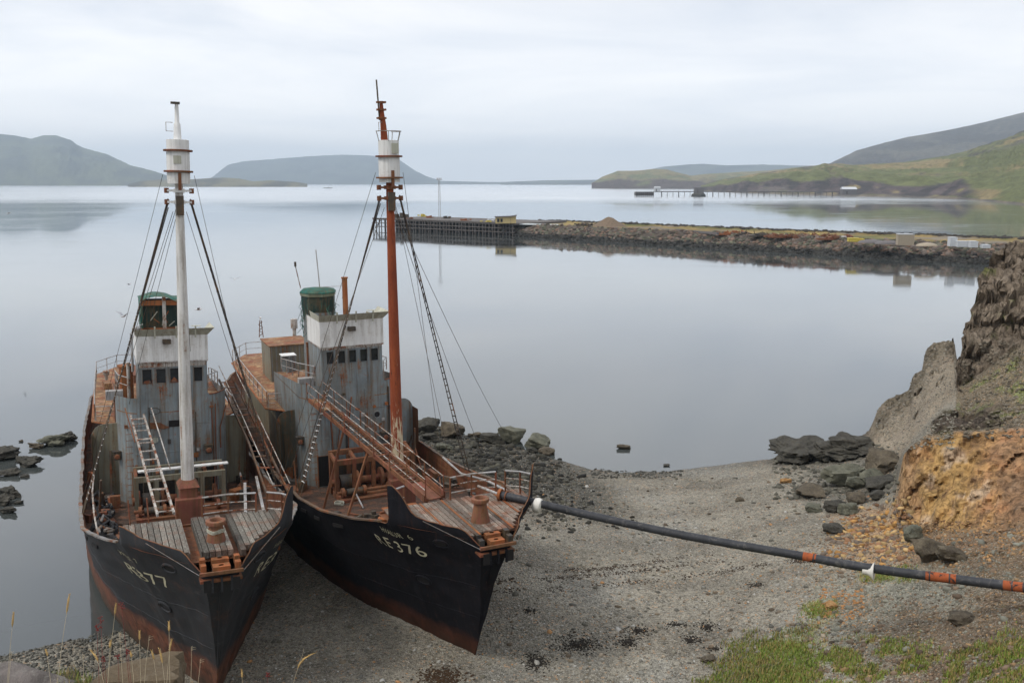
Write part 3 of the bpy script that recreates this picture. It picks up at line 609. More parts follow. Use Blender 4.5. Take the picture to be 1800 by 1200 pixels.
for h, px, py in pick(120, 1440, 1520, 1035, 1090): items.append((h, rng.uniform(0.04, 0.13), (0.33, 0.17, 0.07)))
for h, px, py in pick(1500, 1590, 1800, 915, 1010, lambda x, y: rng.rand() < 1 - sm(930, 1010, y + 25 * N3(Vector((x * 0.03, y * 0.03, 4))))):
    g_ = rng.uniform(0.6, 1.2); items.append((h, 0.02 + 0.10 * rng.rand() ** 3, [(0.27 * g_, 0.16 * g_, 0.085 * g_), (0.34 * g_, 0.2 * g_, 0.09 * g_), (0.16 * g_, 0.11 * g_, 0.07 * g_)][rng.randint(3)]))
for h, px, py in pick(500, 1380, 1560, 960, 1110): items.append((h, rng.uniform(0.02, 0.06), (0.30, 0.18, 0.085)))
scatter('ochre_rubble', items, SMALL, M['stone'])
items = []
for h, px, py in pick(3800, 1420, 1800, 930, 1200):
    g_ = rng.uniform(0.5, 1.35); dg_ = py - (1075 - (px - 1440) * 0.42); gg_ = math.exp(-(dg_ / 55.0) ** 2); c_ = (0.20 * g_, 0.198 * g_, 0.16 * g_) if rng.rand() < 0.15 + 0.75 * gg_ else ((0.14 * g_, 0.10 * g_, 0.068 * g_) if rng.rand() < .8 else (0.26 * g_, 0.17 * g_, 0.09 * g_))
    items.append((h, rng.uniform(0.025, 0.085) * (2.6 if rng.rand() < 0.04 else 1), c_))
for h, px, py in pick(420, 1690, 1800, 600, 770):
    g_ = rng.uniform(0.5, 1.3); items.append((h, rng.uniform(0.04, 0.16), (0.14 * g_, 0.12 * g_, 0.09 * g_)))
for h, px, py in pick(700, 1540, 1680, 600, 790):
    g_ = rng.uniform(0.75, 1.25); items.append((h, rng.uniform(0.04, 0.13), (0.2 * g_, 0.185 * g_, 0.15 * g_)))
for h, px, py in pick(500, 1360, 1580, 780, 880):
    g_ = rng.uniform(0.5, 1.3); items.append((h, rng.uniform(0.06, 0.28), (0.10 * g_, 0.095 * g_, 0.075 * g_)))
scatter('slope_scree', items, SMALL, M['stone'])

# boulders one can tell apart: (px, py of the foot, radius, squash, material, label)
def boulder(px, py, r, sy, sz, mat, label, seed, z=None, name='boulder', group=None, sink=0.25):
    h = hit(px, py); p = at(px, py, 0.0)
    if h[0] is not None and (p - h[0]).length > 0 and h[0].y < p.y: p = h[0].copy()
    if z is not None: p = at(px, py, z)
    ledge = (r > 1.3 and 1390 < px < 1510 and py < 820) or px < 130; V_, F_ = rockshape(seed, 4, 0.20 if ledge else 0.08, 16 if ledge else 12); rs = np.random.RandomState(seed); r = r * 0.74 if px < 130 else r
    V_ = (V_ * np.array([r, r * sy, r * sz])) @ np.array(Matrix.Rotation(rs.uniform(-0.35, 0.35), 3, 'Z')).T
    V_[:, 2] -= V_[:, 2].min() * (1 - sink)
    o = fast_mesh(name, V_, F_, M[mat], None, True); o.data.set_sharp_from_angle(angle=R(14 if ledge else 30)); o.location = p
    return tag(o, label, 'rock', group)
BL = [
 (752, 758, 1.15, .8, .62, 'rockdark', 'large dark boulder in the water nearest the rusty mast of the right-hand ship'),
 (797, 768, 1.1, .8, .70, 'rockbrown', 'tall grey-brown boulder in the water just right of the large dark one'),
 (756, 772, .65, .8, .5, 'rockdark', 'low dark rock under the large dark boulder in the water'),
 (838, 768, .42, .8, .6, 'rockbrown', 'small round brown rock awash between the boulders'),
 (827, 767, .3, .8, .6, 'rockbrown', 'smallest round brown rock awash left of its twin'),
 (867, 777, 1.0, .8, .52, 'rockdark', 'rounded dark boulder beside the tilted pointed one at the water line'),
 (902, 777, 1.15, .75, .8, 'rockgreen', 'tilted pointed grey boulder where a stay wire ends'),
 (943, 786, 1.1, .9, .55, 'rockgreen', 'flat-topped mossy boulder in the shallows left of the open beach'),
 (962, 798, .75, .9, .45, 'rockbrown', 'low brown wet rock against the flat-topped mossy boulder'),
 (935, 794, .5, .9, .5, 'rockdark', 'small black rock left of the low brown wet one'),
 (1096, 788, .55, .7, .4, 'rockbrown', 'jagged yellow-brown rock alone in the water off the beach'),
 (1171, 818, .3, .9, .25, 'rockdark', 'flat dark stone in the shallow water off the beach'),
 (782, 790, .7, .8, .4, 'rockgreen', 'pale flat slab amid the dark rubble'),
 (822, 800, .75, .9, .32, 'rockdark', 'low wide dark slab in the rubble beyond the bow railing'),
 (1402, 806, 2.1, 1.0, .40, 'rockdark', 'long low black rock at the water edge right of the beach'),
 (1456, 806, 2.0, 1.0, .36, 'rockdark', 'flat dark rock joined to the long black one at the water edge'),
 (1500, 800, 1.6, 1.0, .5, 'rockdark', 'dark rock heap at the foot of the scree headland'),
 (1555, 826, 1.35, .9, .62, 'rockbrown', 'brown boulder resting at the foot of the pale scree'),
 (1482, 848, 1.5, .7, .55, 'rockgreen', 'largest greenish slab in the boulder pile'),
 (1528, 850, .9, .8, .6, 'rockgreen', 'greenish boulder right behind the largest slab'),
 (1542, 860, 1.1, .8, .5, 'rockdark', 'long grey boulder lying against the ochre cliff foot'),
 (1425, 872, 1.1, .8, .45, 'rockbrown', 'flat brown rock at the left end of the boulder pile'),
 (1500, 858, .7, .9, .75, 'rockgreen', 'squarish grey-green block in the middle of the boulder pile'),
 (1468, 898, .75, .9, .55, 'rockdark', 'dark angular block at the lower edge of the boulder pile'),
 (1490, 902, .6, .9, .6, 'rockgreen', 'small green block beside the dark angular one'),
 (1505, 884, .7, .8, .65, 'rockbrown', 'reddish block leaning in the boulder pile'),
 (1545, 876, .6, .8, .55, 'rockdark', 'small grey block below the long grey boulder'),
 (1430, 898, .6, .9, .5, 'rockgreen', 'small pale green block low on the beach side of the pile'),
 (1604, 950, .6, .8, .9, 'rockgreen', 'rounded grey boulder at the foot of the ochre cliff'),
 (1632, 985, .85, .8, .8, 'rockbrown', 'big brown boulder above the orange-banded pipe'),
 (1672, 985, .7, .8, .6, 'rockbrown', 'brown boulder right of the big one above the pipe'),
 (1690, 1095, .5, .8, .5, 'rockbrown', 'round brown rock on the scree below the pipe'),
 (1245, 1162, .32, .8, .5, 'rockbrown', 'reddish-brown rock alone at the edge of the grass'),
 (1462, 1068, .3, .8, .6, 'rockochre', 'small ochre block below the pipe amid ochre chips'),
 (1300, 880, .32, .8, .5, 'rockbrown', 'brown stone alone in the middle of the open beach'),
 (1380, 848, .4, .7, .5, 'rockochre', 'ochre stone on the beach near the dark rock ledge'),
 (1465, 935, .6, .7, .5, 'rockdark', 'dark block amid the ochre rubble'),
 (95, 782, 1.6, .7, .42, 'rockgreen', 'broad mossy rock in the water off the left-hand ship'),
 (122, 774, .9, .8, .55, 'rockdark', 'dark rock at the ship end of the broad mossy one'),
 (66, 787, .9, .6, .35, 'rockbrown', 'low brown rock at the left end of the broad mossy one'),
 (37, 776, .3, .8, .4, 'rockbrown', 'tiny brown stone in the water left of the broad mossy rock'),
 (2, 806, 1.6, .9, .45, 'rockdark', 'long black rock in the water at the left edge of the view'),
 (50, 818, 1.3, .7, .4, 'rockdark', 'black rock right of the long one at the left edge'),
 (15, 835, 1.1, .6, .35, 'rockdark', 'flat black rock below the long one at the left edge'),
 (45, 838, .5, .7, .3, 'rockdark', 'narrow black rock between the upper and lower left rocks'),
 (18, 872, 1.0, .7, .55, 'rockdark', 'black rock topping the lower left heap in the water'),
 (4, 885, .9, .8, .5, 'rockdark', 'black rock cut by the left edge in the lower heap'),
 (14, 900, .9, .6, .3, 'rockdark', 'flat wet rock at the bottom of the lower left heap'),
 (34, 884, .4, .8, .4, 'rockdark', 'small black stone at the right of the lower left heap'),
]
for i, b in enumerate(BL): boulder(b[0], b[1], b[2], b[3], b[4], b[5], b[6], 100 + i)

# weed heaps and kelp lines on the beach: loose scraps nobody could count
items = []
def heap(px, py, rx, ry, n, s=0.05):
    for _ in range(int(n * 1.8)):
        a = rng.uniform(0, 6.28); q = abs(rng.normal()) * 0.55; h = hit(px + rx * q * math.cos(a), py + ry * q * math.sin(a))
        if h[0] is not None: items.append((h[0] + Vector((0, 0, 0.02)), rng.uniform(0.25, 1.0) * s, (0.022, 0.018, 0.014)))
for a in ((1018, 1132, 48, 20, 420), (943, 1163, 28, 18, 300), (1103, 1128, 26, 12, 170), (1124, 1108, 30, 11, 120), (1215, 1124, 18, 9, 110), (1243, 1102, 20, 11, 120), (1190, 1098, 26, 6, 70), (930, 1073, 14, 6, 50), (1330, 1028, 25, 6, 60), (1255, 1140, 20, 6, 50)): heap(*a)
for _ in range(500):
    h = hit(780 + rng.normal() * 20, 1192 + rng.normal() * 9)
    if h[0] is not None: items.append((h[0] + Vector((0, 0, .015)), rng.uniform(.02, .07), (0.05, 0.028, 0.014)))
for pts in (((870, 1037), (960, 1036), (1060, 1028), (1180, 1018), (1290, 1000), (1350, 990)), ((850, 1022), (940, 1018), (1040, 1012), (1150, 1000), (1280, 984)), ((960, 1005), (1080, 998), (1250, 972)), ((1350, 990), (1420, 985), (1480, 965))):
    for k in range(480):
        u = rng.uniform(0, len(pts) - 1); i_ = int(u); f_ = u - i_; a, b = pts[i_], pts[min(i_ + 1, len(pts) - 1)]
        px, py = a[0] + (b[0] - a[0]) * f_, a[1] + (b[1] - a[1]) * f_
        if N3(Vector((px * 0.02, py * 0.05, 3))) < -0.15: continue
        h = hit(px + rng.normal() * 6, py + rng.normal() * 2.4)
        if h[0] is not None: items.append((h[0] + Vector((0, 0, 0.01)), rng.uniform(0.015, 0.065), (0.055, 0.038, 0.027)))
scatter('seaweed', items, SMALL, M['stone'])
#PART2
# ------------------------------------------------------------------ far land
def hill(name, ridge, foot, mat, subs=(5, 18, 22), step=4, amp=1.0, gully=1.0, cliff=None, seed=0, behind=1500, colf=None):
    """ridge [(px, py, y)], foot [(px, y)], cliff top [(px, py, dy)] between the shore and the ridge"""
    rp = np.array(ridge, float); fp = np.array(foot, float); p0, p1 = rp[0, 0], rp[-1, 0]; so = Vector((seed * 13.1, seed * 7.7, seed))
    pxs_ = np.arange(p0, p1 + 0.1, step); cols_ = []
    cl_ = np.array(cliff, float) if cliff else None
    for px in pxs_:
        yf = np.interp(px, fp[:, 0], fp[:, 1]); ry = np.interp(px, rp[:, 0], rp[:, 2]); rpy = np.interp(px, rp[:, 0], rp[:, 1])
        rz = max(CH - ry * ratio(rpy), 0.5)
        if cl_ is not None:
            cy = yf + np.interp(px, cl_[:, 0], cl_[:, 2]); cz = min(max(CH - cy * ratio(np.interp(px, cl_[:, 0], cl_[:, 1])), 1.0), rz)
        else: cy = yf + (ry - yf) * 0.25; cz = rz * 0.28
        cols_.append((px, [(yf - 30, -1.5), (yf, 1.0), (cy, cz), (ry, rz), (ry + behind, -5)]))
    def nf(p, px, t):
        if 1 <= t <= 3.5:
            w = (math.sin(min(1, (t - 1) / 2.0) * math.pi) * 0.8 + 0.08) if t < 3 else 0.08
            h = max(p.z, 5.0); L = max(h, 40)
            n_ = noise.fractal(Vector((p.x / L * 0.8, p.y / L * 0.35, 0)) + so, 0.9, 2.1, 6); g_ = noise.fractal(Vector((p.x / L * 2.2, p.y / L * 0.25, 3)) + so, 0.9, 2.1, 4)
            p.z += (n_ * 0.16 * amp + g_ * 0.10 * gully) * h * w
        return p
    def cf(p, px, t): return colf(p, px, t) if colf else (0.1, 0.1, 0.1)
    V_, F_, C_ = loft(name, cols_, pxs_, [2] + list(subs), None, nf, cf)
    o = fast_mesh(name, [tuple(v_) for v_ in V_], F_, mat, None, True, C_)
    return tag(o, kind='structure')
t = NT('hill_ground'); at_ = t.n('ShaderNodeAttribute', attribute_name='Col'); g_ = t.n('ShaderNodeNewGeometry')
v = t.n('ShaderNodeMapping', {'Vector': g_.outputs['Position'], 'Scale': (0.035, 0.018, 0.09)}).outputs[0]
n_ = t.ramp(t.noise(v, 1.5, 10, 0.75, 0.8), 0.28, 0.72); sl = t.n('ShaderNodeSeparateXYZ', {0: g_.outputs['Normal']}).outputs['Z']
cl = t.n('ShaderNodeVectorMath', {0: at_.outputs['Color'], 'Scale': t.math('ADD', 0.5, t.math('MULTIPLY', n_, 1.0))}, operation='SCALE').outputs[0]
t.bump(n_, 6.0, 0.5); t.fin(cl, 0.95, 0, 0.1); M['hill'] = t.m

def flatc(*cs):
    def f(p, px, t):
        w = sm(-0.3, 0.4, noise.fractal(Vector((px * 0.02, p.z * 0.02, 5)), 0.9, 2.1, 4)); a, b = Vector(cs[0]), Vector(cs[1]); return tuple(a.lerp(b, w))
    return f
hill('mountain', [(-160,262,8800),(-60,246,8700),(0,237,8500),(25,239,8500),(55,244,8500),(75,239,8400),(98,239,8400),(125,246,8300),(145,260,8200),(190,272,8000),(230,291,7800),(260,298,7600),(290,307,7400),(320,318,7200),(345,324,7000)], [(-160,6400),(350,6600)], M['hill'], amp=1.6, gully=1.6, seed=1, colf=flatc((0.11, 0.12, 0.075), (0.07, 0.075, 0.06)))
hill('mountain', [(355,321,12500),(372,312,12500),(400,290,12500),(425,284,12600),(480,280,12700),(540,275,12800),(600,272,12800),(660,274,12800),(700,280,12700),(730,300,12500),(750,310,12300),(775,318,12000),(850,320,11800),(1000,320.4,11800)], [(350,10800),(1000,11200)], M['hill'], amp=1.0, gully=1.4, seed=2, colf=flatc((0.09, 0.10, 0.08), (0.06, 0.065, 0.06)))
hill('headland', [(225,324,5200),(250,318,5200),(280,316,5200),(340,315,5100),(390,312,5100),(420,314,5100),(445,319,5000),(475,317,5100),(520,320,5000),(540,323,5000)], [(220,4600),(545,4600)], M['hill'], amp=1.0, seed=3, step=3, colf=flatc((0.16, 0.14, 0.075), (0.07, 0.065, 0.05)), behind=500)
hill('hills', [(880,320.2,10500),(960,317,10500),(1050,316,10300),(1120,303,10000),(1165,293,9800),(1200,290,9800),(1235,288,9800),(1280,291,9800),(1340,289,9800),(1400,291,9700),(1480,292,9600),(1600,292,9600)], [(880,9000),(1600,8000)], M['hill'], amp=0.7, seed=4, colf=flatc((0.10, 0.11, 0.09), (0.06, 0.065, 0.06)))
def headc(p, px, t):
    n1_ = noise.fractal(Vector((p.x * 0.012, p.y * 0.004, p.z * 0.05)), 0.9, 2.1, 5)
    c_ = Vector((0.20, 0.17, 0.09)).lerp(Vector((0.13, 0.14, 0.07)), sm(-0.2, 0.3, n1_)); k = 1 - sm(1.7, 2.2, t + n1_ * 0.8)
    return tuple(c_.lerp(Vector((0.085, 0.068, 0.06)), k))
hill('headland', [(1040,323,3700),(1058,311,3700),(1085,301,3700),(1120,300,3700),(1150,297,3700),(1172,298,3700),(1190,303,3750),(1215,309,3800),(1240,306,3900),(1290,303,4000),(1350,300,4000),(1420,292,4000),(1500,288,4000)], [(1040,3450),(1090,3250),(1240,3100),(1500,2900)], M['hill'], step=3, amp=1.2, seed=5, colf=headc, cliff=[(1040,322,40),(1090,316,60),(1160,317,80),(1240,320,60),(1500,320,60)])
def greyc(p, px, t):
    n1_ = noise.fractal(Vector((p.x * 0.004, p.y * 0.0015, p.z * 0.012)), 0.9, 2.1, 5)
    return tuple(Vector((0.115, 0.105, 0.085)).lerp(Vector((0.07, 0.064, 0.058)), sm(-0.25, 0.3, n1_)))
hill('mountain', [(1440,292,4300),(1462,286,4300),(1480,277,4300),(1505,265,4350),(1550,252,4400),(1600,240,4450),(1650,231,4500),(1700,222,4600),(1750,211,4700),(1800,198,4800),(1900,180,5000),(2100,165,5200)], [(1440,3300),(2100,2700)], M['hill'], step=4, amp=1.0, gully=1.3, seed=6, colf=greyc)
def greenc(p, px, t):
    n1_ = noise.fractal(Vector((p.x * 0.011, p.y * 0.0035, p.z * 0.03)), 0.9, 2.1, 6); n2_ = noise.fractal(Vector((p.x * 0.05, p.y * 0.02, 7)), 0.9, 2.1, 4)
    grs = Vector((0.22, 0.175, 0.085)).lerp(Vector((0.12, 0.13, 0.052)), sm(-0.22, 0.18, n1_ + (0.1 if px > 1400 else -0.05)))
    rk = Vector((0.095, 0.075, 0.072)).lerp(Vector((0.05, 0.043, 0.042)), sm(-0.2, 0.3, n2_)).lerp(Vector((0.17, 0.15, 0.135)), sm(0.25, 0.5, n1_) * 0.6)
    rock = sm(1.02, 1.12, t + 0.1 * n2_) * (1 - sm(1.85, 2.1, t + n1_ * 1.1 + (0.5 if px < 1300 else 0) * 0)) * (1 - sm(1690, 1720, px + n1_ * 40))
    rock *= sm(-0.55, -0.25, n1_ + n2_ * 0.5) if px > 1480 else 1
    rock = max(rock, sm(2.55, 2.8, t) * sm(0.05, 0.25, n1_ + n2_ * 0.4) * (1 - sm(3.0, 3.05, t)) * (0.9 if px < 1480 or px > 1700 else 0.2))
    c_ = grs.lerp(rk, rock)
    if t < 1.06: c_ = Vector((0.16, 0.135, 0.10)).lerp(Vector((0.1, 0.09, 0.08)), sm(-0.3, 0.3, n2_))
    return tuple(c_)
hill('hills', [(1232,326,2500),(1262,317,2400),(1290,312,2350),(1340,304,2250),(1400,295,2200),(1440,290,2150),(1465,288,2150),(1500,290,2100),(1560,287,2050),(1610,282,2050),(1660,274,2000),(1700,266,1900),(1720,257,1850),(1760,246,1750),(1800,228,1700),(1860,215,1650),(2000,190,1500),(2200,170,1400)],
     [(1232,2350),(1300,1950),(1380,1700),(1480,1480),(1560,1380),(1660,1250),(1720,1130),(1800,900),(1900,760),(2200,600)], M['hill'], step=2.5, subs=(40, 50, 12), amp=1.4, gully=2.2, seed=7, colf=greenc,
     cliff=[(1232,328,20),(1290,322,50),(1340,314,60),(1400,306,70),(1450,304,90),(1500,313,80),(1560,316,80),(1640,312,80),(1690,318,70),(1730,332,60),(1800,338,60),(2200,330,60)], behind=900)
def hilly(px, y):
    return Vector((wx(px, y, 3), y, 0))

# skerry on the horizon
V_, F_ = rockshape(7, 2, 0.05)
for px, py, s in ((577, 331, 18), (955, 323.6, 22)):
    o = fast_mesh('skerry', V_ * np.array([s * (1 if px < 600 else 1.6), s * 0.5, 2.6]), F_, M['rockdark']); o.location = at(px, py, 0.3); tag(o, 'low dark skerry in open water ' + ('between the two masts' if px < 600 else 'on the horizon left of the green headland'), 'rock')

# ------------------------------------------------------------------ breakwater with rock armour
BTOP = 4.2
front = [(880, 413.5), (905, 415), (1000, 421), (1100, 427), (1250, 436), (1400, 445), (1550, 454), (1700, 463), (1800, 469), (1900, 475)]
back = [(880, 389.5), (905, 389), (950, 389.5), (1000, 390.5), (1100, 394), (1200, 399), (1400, 407.5), (1550, 413), (1700, 418), (1800, 422), (1900, 426)]
fx = [a[0] for a in front]; fy = [a[1] for a in front]; bx_ = [a[0] for a in back]; by_ = [a[1] for a in back]
cols_ = []; bpx = np.arange(880, 1901, 5)
for px in bpx:
    y0 = at(px, np.interp(px, fx, fy), 0.0).y; yb = at(px, np.interp(px, bx_, by_), BTOP).y
    cols_.append((px, [(y0 - 1.5, -1.2), (y0, 0.0), (y0 + 9, BTOP + 0.3), (y0 + 13, BTOP), (yb - 3, BTOP), (yb, BTOP + 0.5), (yb + 8, -1.2)]))
def bwn(p, px, t):
    r = 0.5 if t < 2.4 else (0.08 if t < 4.3 else 0.4)
    p.z += fbm(p * 0.35, 4) * r; return p
def bwc(p, px, t):
    n_ = fbm(p * 0.06, 4)
    if t < 2.6: return (0.10, 0.085, 0.07) if p.z > 1.5 else (0.03, 0.03, 0.026)
    if t > 4.7: return (0.09, 0.08, 0.06)
    c_ = Vector((0.27, 0.20, 0.085)).lerp(Vector((0.14, 0.14, 0.06)), sm(-0.1, 0.35, n_)); c_ = c_.lerp(Vector((0.21, 0.18, 0.14)), sm(0.15, 0.4, -n_))
    if t < 3.2: c_ = c_.lerp(Vector((0.15, 0.11, 0.06)), 0.5)
    return tuple(c_)
BV, BF, BC = loft('x', cols_, bpx, [1, 5, 3, 6, 2, 2], None, bwn, bwc)
bw = fast_mesh('breakwater', [tuple(v_) for v_ in BV], BF, M['hill'], None, False, BC); tag(bw, 'long grassy stone breakwater running from the right to the timber pier', 'breakwater')
items = []
for px in np.arange(878, 1800, 1.0):
    y0 = at(px, np.interp(px, fx, fy), 0.0).y; yb = at(px, np.interp(px, bx_, by_), BTOP).y
    for _ in range(4):
        u = rng.uniform(-0.05, 1.12); y = y0 + 9 * u; z = BTOP * u
        wet = u < 0.34 + rng.uniform(-0.08, 0.08); g_ = rng.uniform(0.4, 1.7); c_ = (0.028 * g_, 0.027 * g_, 0.024 * g_) if wet else [(0.10 * g_, 0.082 * g_, 0.07 * g_), (0.13 * g_, 0.088 * g_, 0.065 * g_), (0.085 * g_, 0.085 * g_, 0.06 * g_)][rng.randint(3)]
        items.append((Vector((wx(px + rng.uniform(-1, 1), y, z), y, z - 0.1)), rng.uniform(0.5, 1.15), c_))
    if rng.rand() < 0.75 and px > 940:
        y = yb + rng.uniform(-1, 2); items.append((Vector((wx(px, y, BTOP), y, BTOP + 0.3)), rng.uniform(0.5, 1.25), (0.045, 0.04, 0.034)))
scatter('rock_armour', items, SMALL, M['stone'], bw)

def onbw(px, py, z=BTOP): return at(px, py, z)
# gravel mound
V_ = []; nR = 14
mb = MB(); p = onbw(1071, 397.5)
mb.rev((0, 0, -0.3), [(7.0, 0), (5.2, 1.0), (3.0, 2.5), (1.4, 3.5), (0.5, 3.85), (0.05, 3.9)], 28, 1.05, 1.0)
mb.v = [(x + fbm(Vector((x, y, z)) * 0.5, 3) * 0.3, y, z + fbm(Vector((x, y, 2)) * 0.4, 3) * 0.3) for x, y, z in mb.v]
M['gravel'] = plain('brown_gravel', (0.15, 0.11, 0.075), 0.95, 0.35, 1.5)
o = mb.build('gravel_mound', M['gravel'], None, True, 60); o.location = p; tag(o, 'cone shaped heap of brown gravel on the grassy breakwater', 'gravel heap')
# cream hut with a mono-pitch roof
p = onbw(889, 392.5, 5.0); hut = empty('hut', p, 'small cream hut with flat overhanging roof at the root of the timber pier', 'hut')
mpp = p.y / F                                # metres per px there
w_, h0_, h1_ = 36 * mpp, 10.5 * mpp, 13 * mpp
hb = MB(); hb.prism([(-w_ / 2, -1.5, 0), (w_ / 2, -1.5, 0), (w_ / 2, -1.5, h1_), (w_ / 2 - 0.28 * w_, -1.5, h0_ + 0.2), (-w_ / 2, -1.5, h0_)], (0, 4, 0)); hb.build('wall', M['hutwall'], hut)
hb = MB(); hb.prism([(-w_ / 2 - 0.3, -1.9, h0_), (w_ / 2 - 0.28 * w_, -1.9, h0_ + 0.2), (w_ / 2 + 0.3, -1.9, h1_), (w_ / 2 + 0.3, -1.9, h1_ + 0.3), (w_ / 2 - 0.28 * w_, -1.9, h0_ + 0.5), (-w_ / 2 - 0.3, -1.9, h0_ + 0.3)], (0, 4.8, 0)); hb.build('roof', M['greyroof'], hut)
for xx in (-0.36, -0.2):
    hb = MB(); hb.box((xx * w_, -1.53, h0_ * 0.5), (0.9, 0.06, 1.2)); f_ = hb.build('window', M['glass'], hut)
    hb = MB(); hb.box((xx * w_, -1.56, h0_ * 0.5 + 0.65), (1.0, 0.06, 0.1)); hb.box((xx * w_, -1.56, h0_ * 0.5 - 0.65), (1.0, 0.06, 0.1)); hb.build('frame', M['greyroof'], f_)
hb = MB(); hb.box((0.22 * w_, -1.52, h0_ * 0.5), (0.12, 0.08, h0_)); hb.build('downpipe', M['greyroof'], hut)
# pale tarpaulin sheets left of centre
mb = MB(); a, b = onbw(912, 394.5, BTOP + 0.35), onbw(982, 395.5, BTOP + 0.35)
mb.grid(lambda i, j: (a.x + (b.x - a.x) * i / 20, a.y + (b.y - a.y) * i / 20 + j * 3.0 * (1 - i / 30), BTOP + 0.3 + 0.35 * math.sin(j * 1.1) + 0.1 * N3(Vector((i, j, 1)))), 21, 4)
o = mb.build('tarpaulin', M['tarp'], None, True); tag(o, 'long pale sheet lying on the breakwater just right of the cream hut', 'tarpaulin')
# low concrete kerb further right
mb = MB(); mb.beam(onbw(1190, 404.5, BTOP + 0.35), onbw(1262, 410.5, BTOP + 0.35), 0.8, 0.7); o = mb.build('concrete_kerb', M['greyroof']); tag(o, 'low grey concrete beam along the breakwater right of the gravel heap', 'beam')
# tan container with ribs
def container(px, py, wpx, hpx, mat, label, name='container', roof=None, z=BTOP):
    p = onbw(px, py, z); k = p.y / F; w, h = wpx * k, hpx * k; e = empty(name, p, label, 'container'); e.rotation_euler = (0, 0, R(-8))
    m_ = MB(); m_.box((0, 0, h / 2), (w, 2.6, h)); m_.build('body', M[mat], e)
    m_ = MB(); n = max(4, int(w / 0.5))
    for i in range(n + 1): m_.box((-w / 2 + w * i / n, -1.32, h / 2), (0.12, 0.08, h * 0.96))
    m_.build('rib', M[mat], e)
    m_ = MB(); m_.box((0, 0, h + 0.06), (w + 0.15, 2.75, 0.12)); m_.build('roof', M[roof or mat], e)
    return e
container(1590, 430.5, 26, 18.5, 'tan', 'tall tan clad container standing alone on the breakwater', roof='whitewall')
container(1673, 432.5, 10.5, 15, 'whitewall', 'tallest white box at the left of the white group on the breakwater')
container(1690, 433.5, 18, 9, 'whitewall', 'low white box beside the tallest one on the breakwater')
container(1709, 434.5, 12, 10, 'whitewall', 'white box at the right of the white group on the breakwater')
container(1731, 435.5, 12, 5, 'whitewall', 'smallest white box far right on the breakwater')
container(1500, 424.5, 18, 5.5, 'yellow', 'long yellow skip on the breakwater')
container(1513, 424.8, 8, 5.0, 'yellow', 'short yellow skip at the right end of the long yellow one')
container(1432, 415.5, 14, 3.5, 'yellow', 'low yellow box further left on the breakwater among rusty scrap')
container(1483, 419.5, 8, 3.5, 'whitewall', 'small white box left of the long yellow skip')
for i, (px, py, n_, mt, lb) in enumerate(((1290, 412, 8, 'orange', 'leftmost heap of rusty steel scrap on the breakwater'), (1310, 413, 5, 'darkmetal', 'small dark scrap heap next to the leftmost rusty heap'), (1340, 415, 7, 'darkmetal', 'dark scrap heap with low bent plates on the breakwater'), (1365, 416, 6, 'rust', 'narrow dark red scrap heap on the breakwater'), (1395, 417, 12, 'rust', 'long red-brown heap of steel left of the yellow box'), (1445, 417.5, 14, 'rust', 'largest red-brown steel heap behind the small white box'), (1030, 397, 6, 'darkmetal', 'rusty spindly scrap near the gravel heap'), (1470, 420.5, 9, 'rust', 'red-brown scrap heap touching the small white box'))):
    p = onbw(px, py); mb = MB(); rs = np.random.RandomState(i)
    for _ in range(n_ * 2):
        q = Vector((rs.normal() * n_ * 0.28, rs.normal() * 0.8, rs.uniform(0.1, 0.8))); mb.box(q, (rs.uniform(0.5, 2.4), rs.uniform(0.2, 1.0), rs.uniform(0.15, 0.7)), Matrix.Rotation(rs.uniform(0, 3.1), 3, 'Z') @ Matrix.Rotation(rs.uniform(-0.5, 0.5), 3, 'Y'))
    mb.box((0, 0, 0.1), (n_ * 1.3, 2.2, 0.5))
    for _ in range(n_): q = Vector((rs.normal() * n_ * 0.25, rs.normal() * 0.8, 0.3)); mb.beam(q, q + Vector((rs.uniform(-2, 2), rs.uniform(-1, 1), rs.uniform(0.2, 1.3))), 0.15)
    o = mb.build('scrap_heap', M[mt]); o.location = p; tag(o, lb, 'scrap', 'scrap heaps on the breakwater')
for px, py, w in ((1531, 426, 4.2), (1562, 428, 4.4)):
    mb = MB(); mb.rev((0, 0, -0.1), [(1, 0), (0.94, 0.35), (0.75, 0.65), (0.4, 0.85), (0.05, 0.9)], 20, w * 0.9, 2.2); o = mb.build('covered_mound', M['greyroof'], None, True, 60); o.location = onbw(px, py); tag(o, 'low dark domed cover on the breakwater ' + ('right of the yellow skips' if px < 1550 else 'left of the tan container'), 'cover', 'domed covers on the breakwater')
mb = MB(); mb.rev((0, 0, -0.1), [(1, 0), (0.9, 0.4), (0.6, 0.7), (0.05, 0.9)], 16, 3, 1.6); o = mb.build('covered_mound', M['tan'], None, True, 60); o.location = onbw(1629, 431.5); tag(o, 'pale tan mound between the tan container and the white boxes', 'mound')

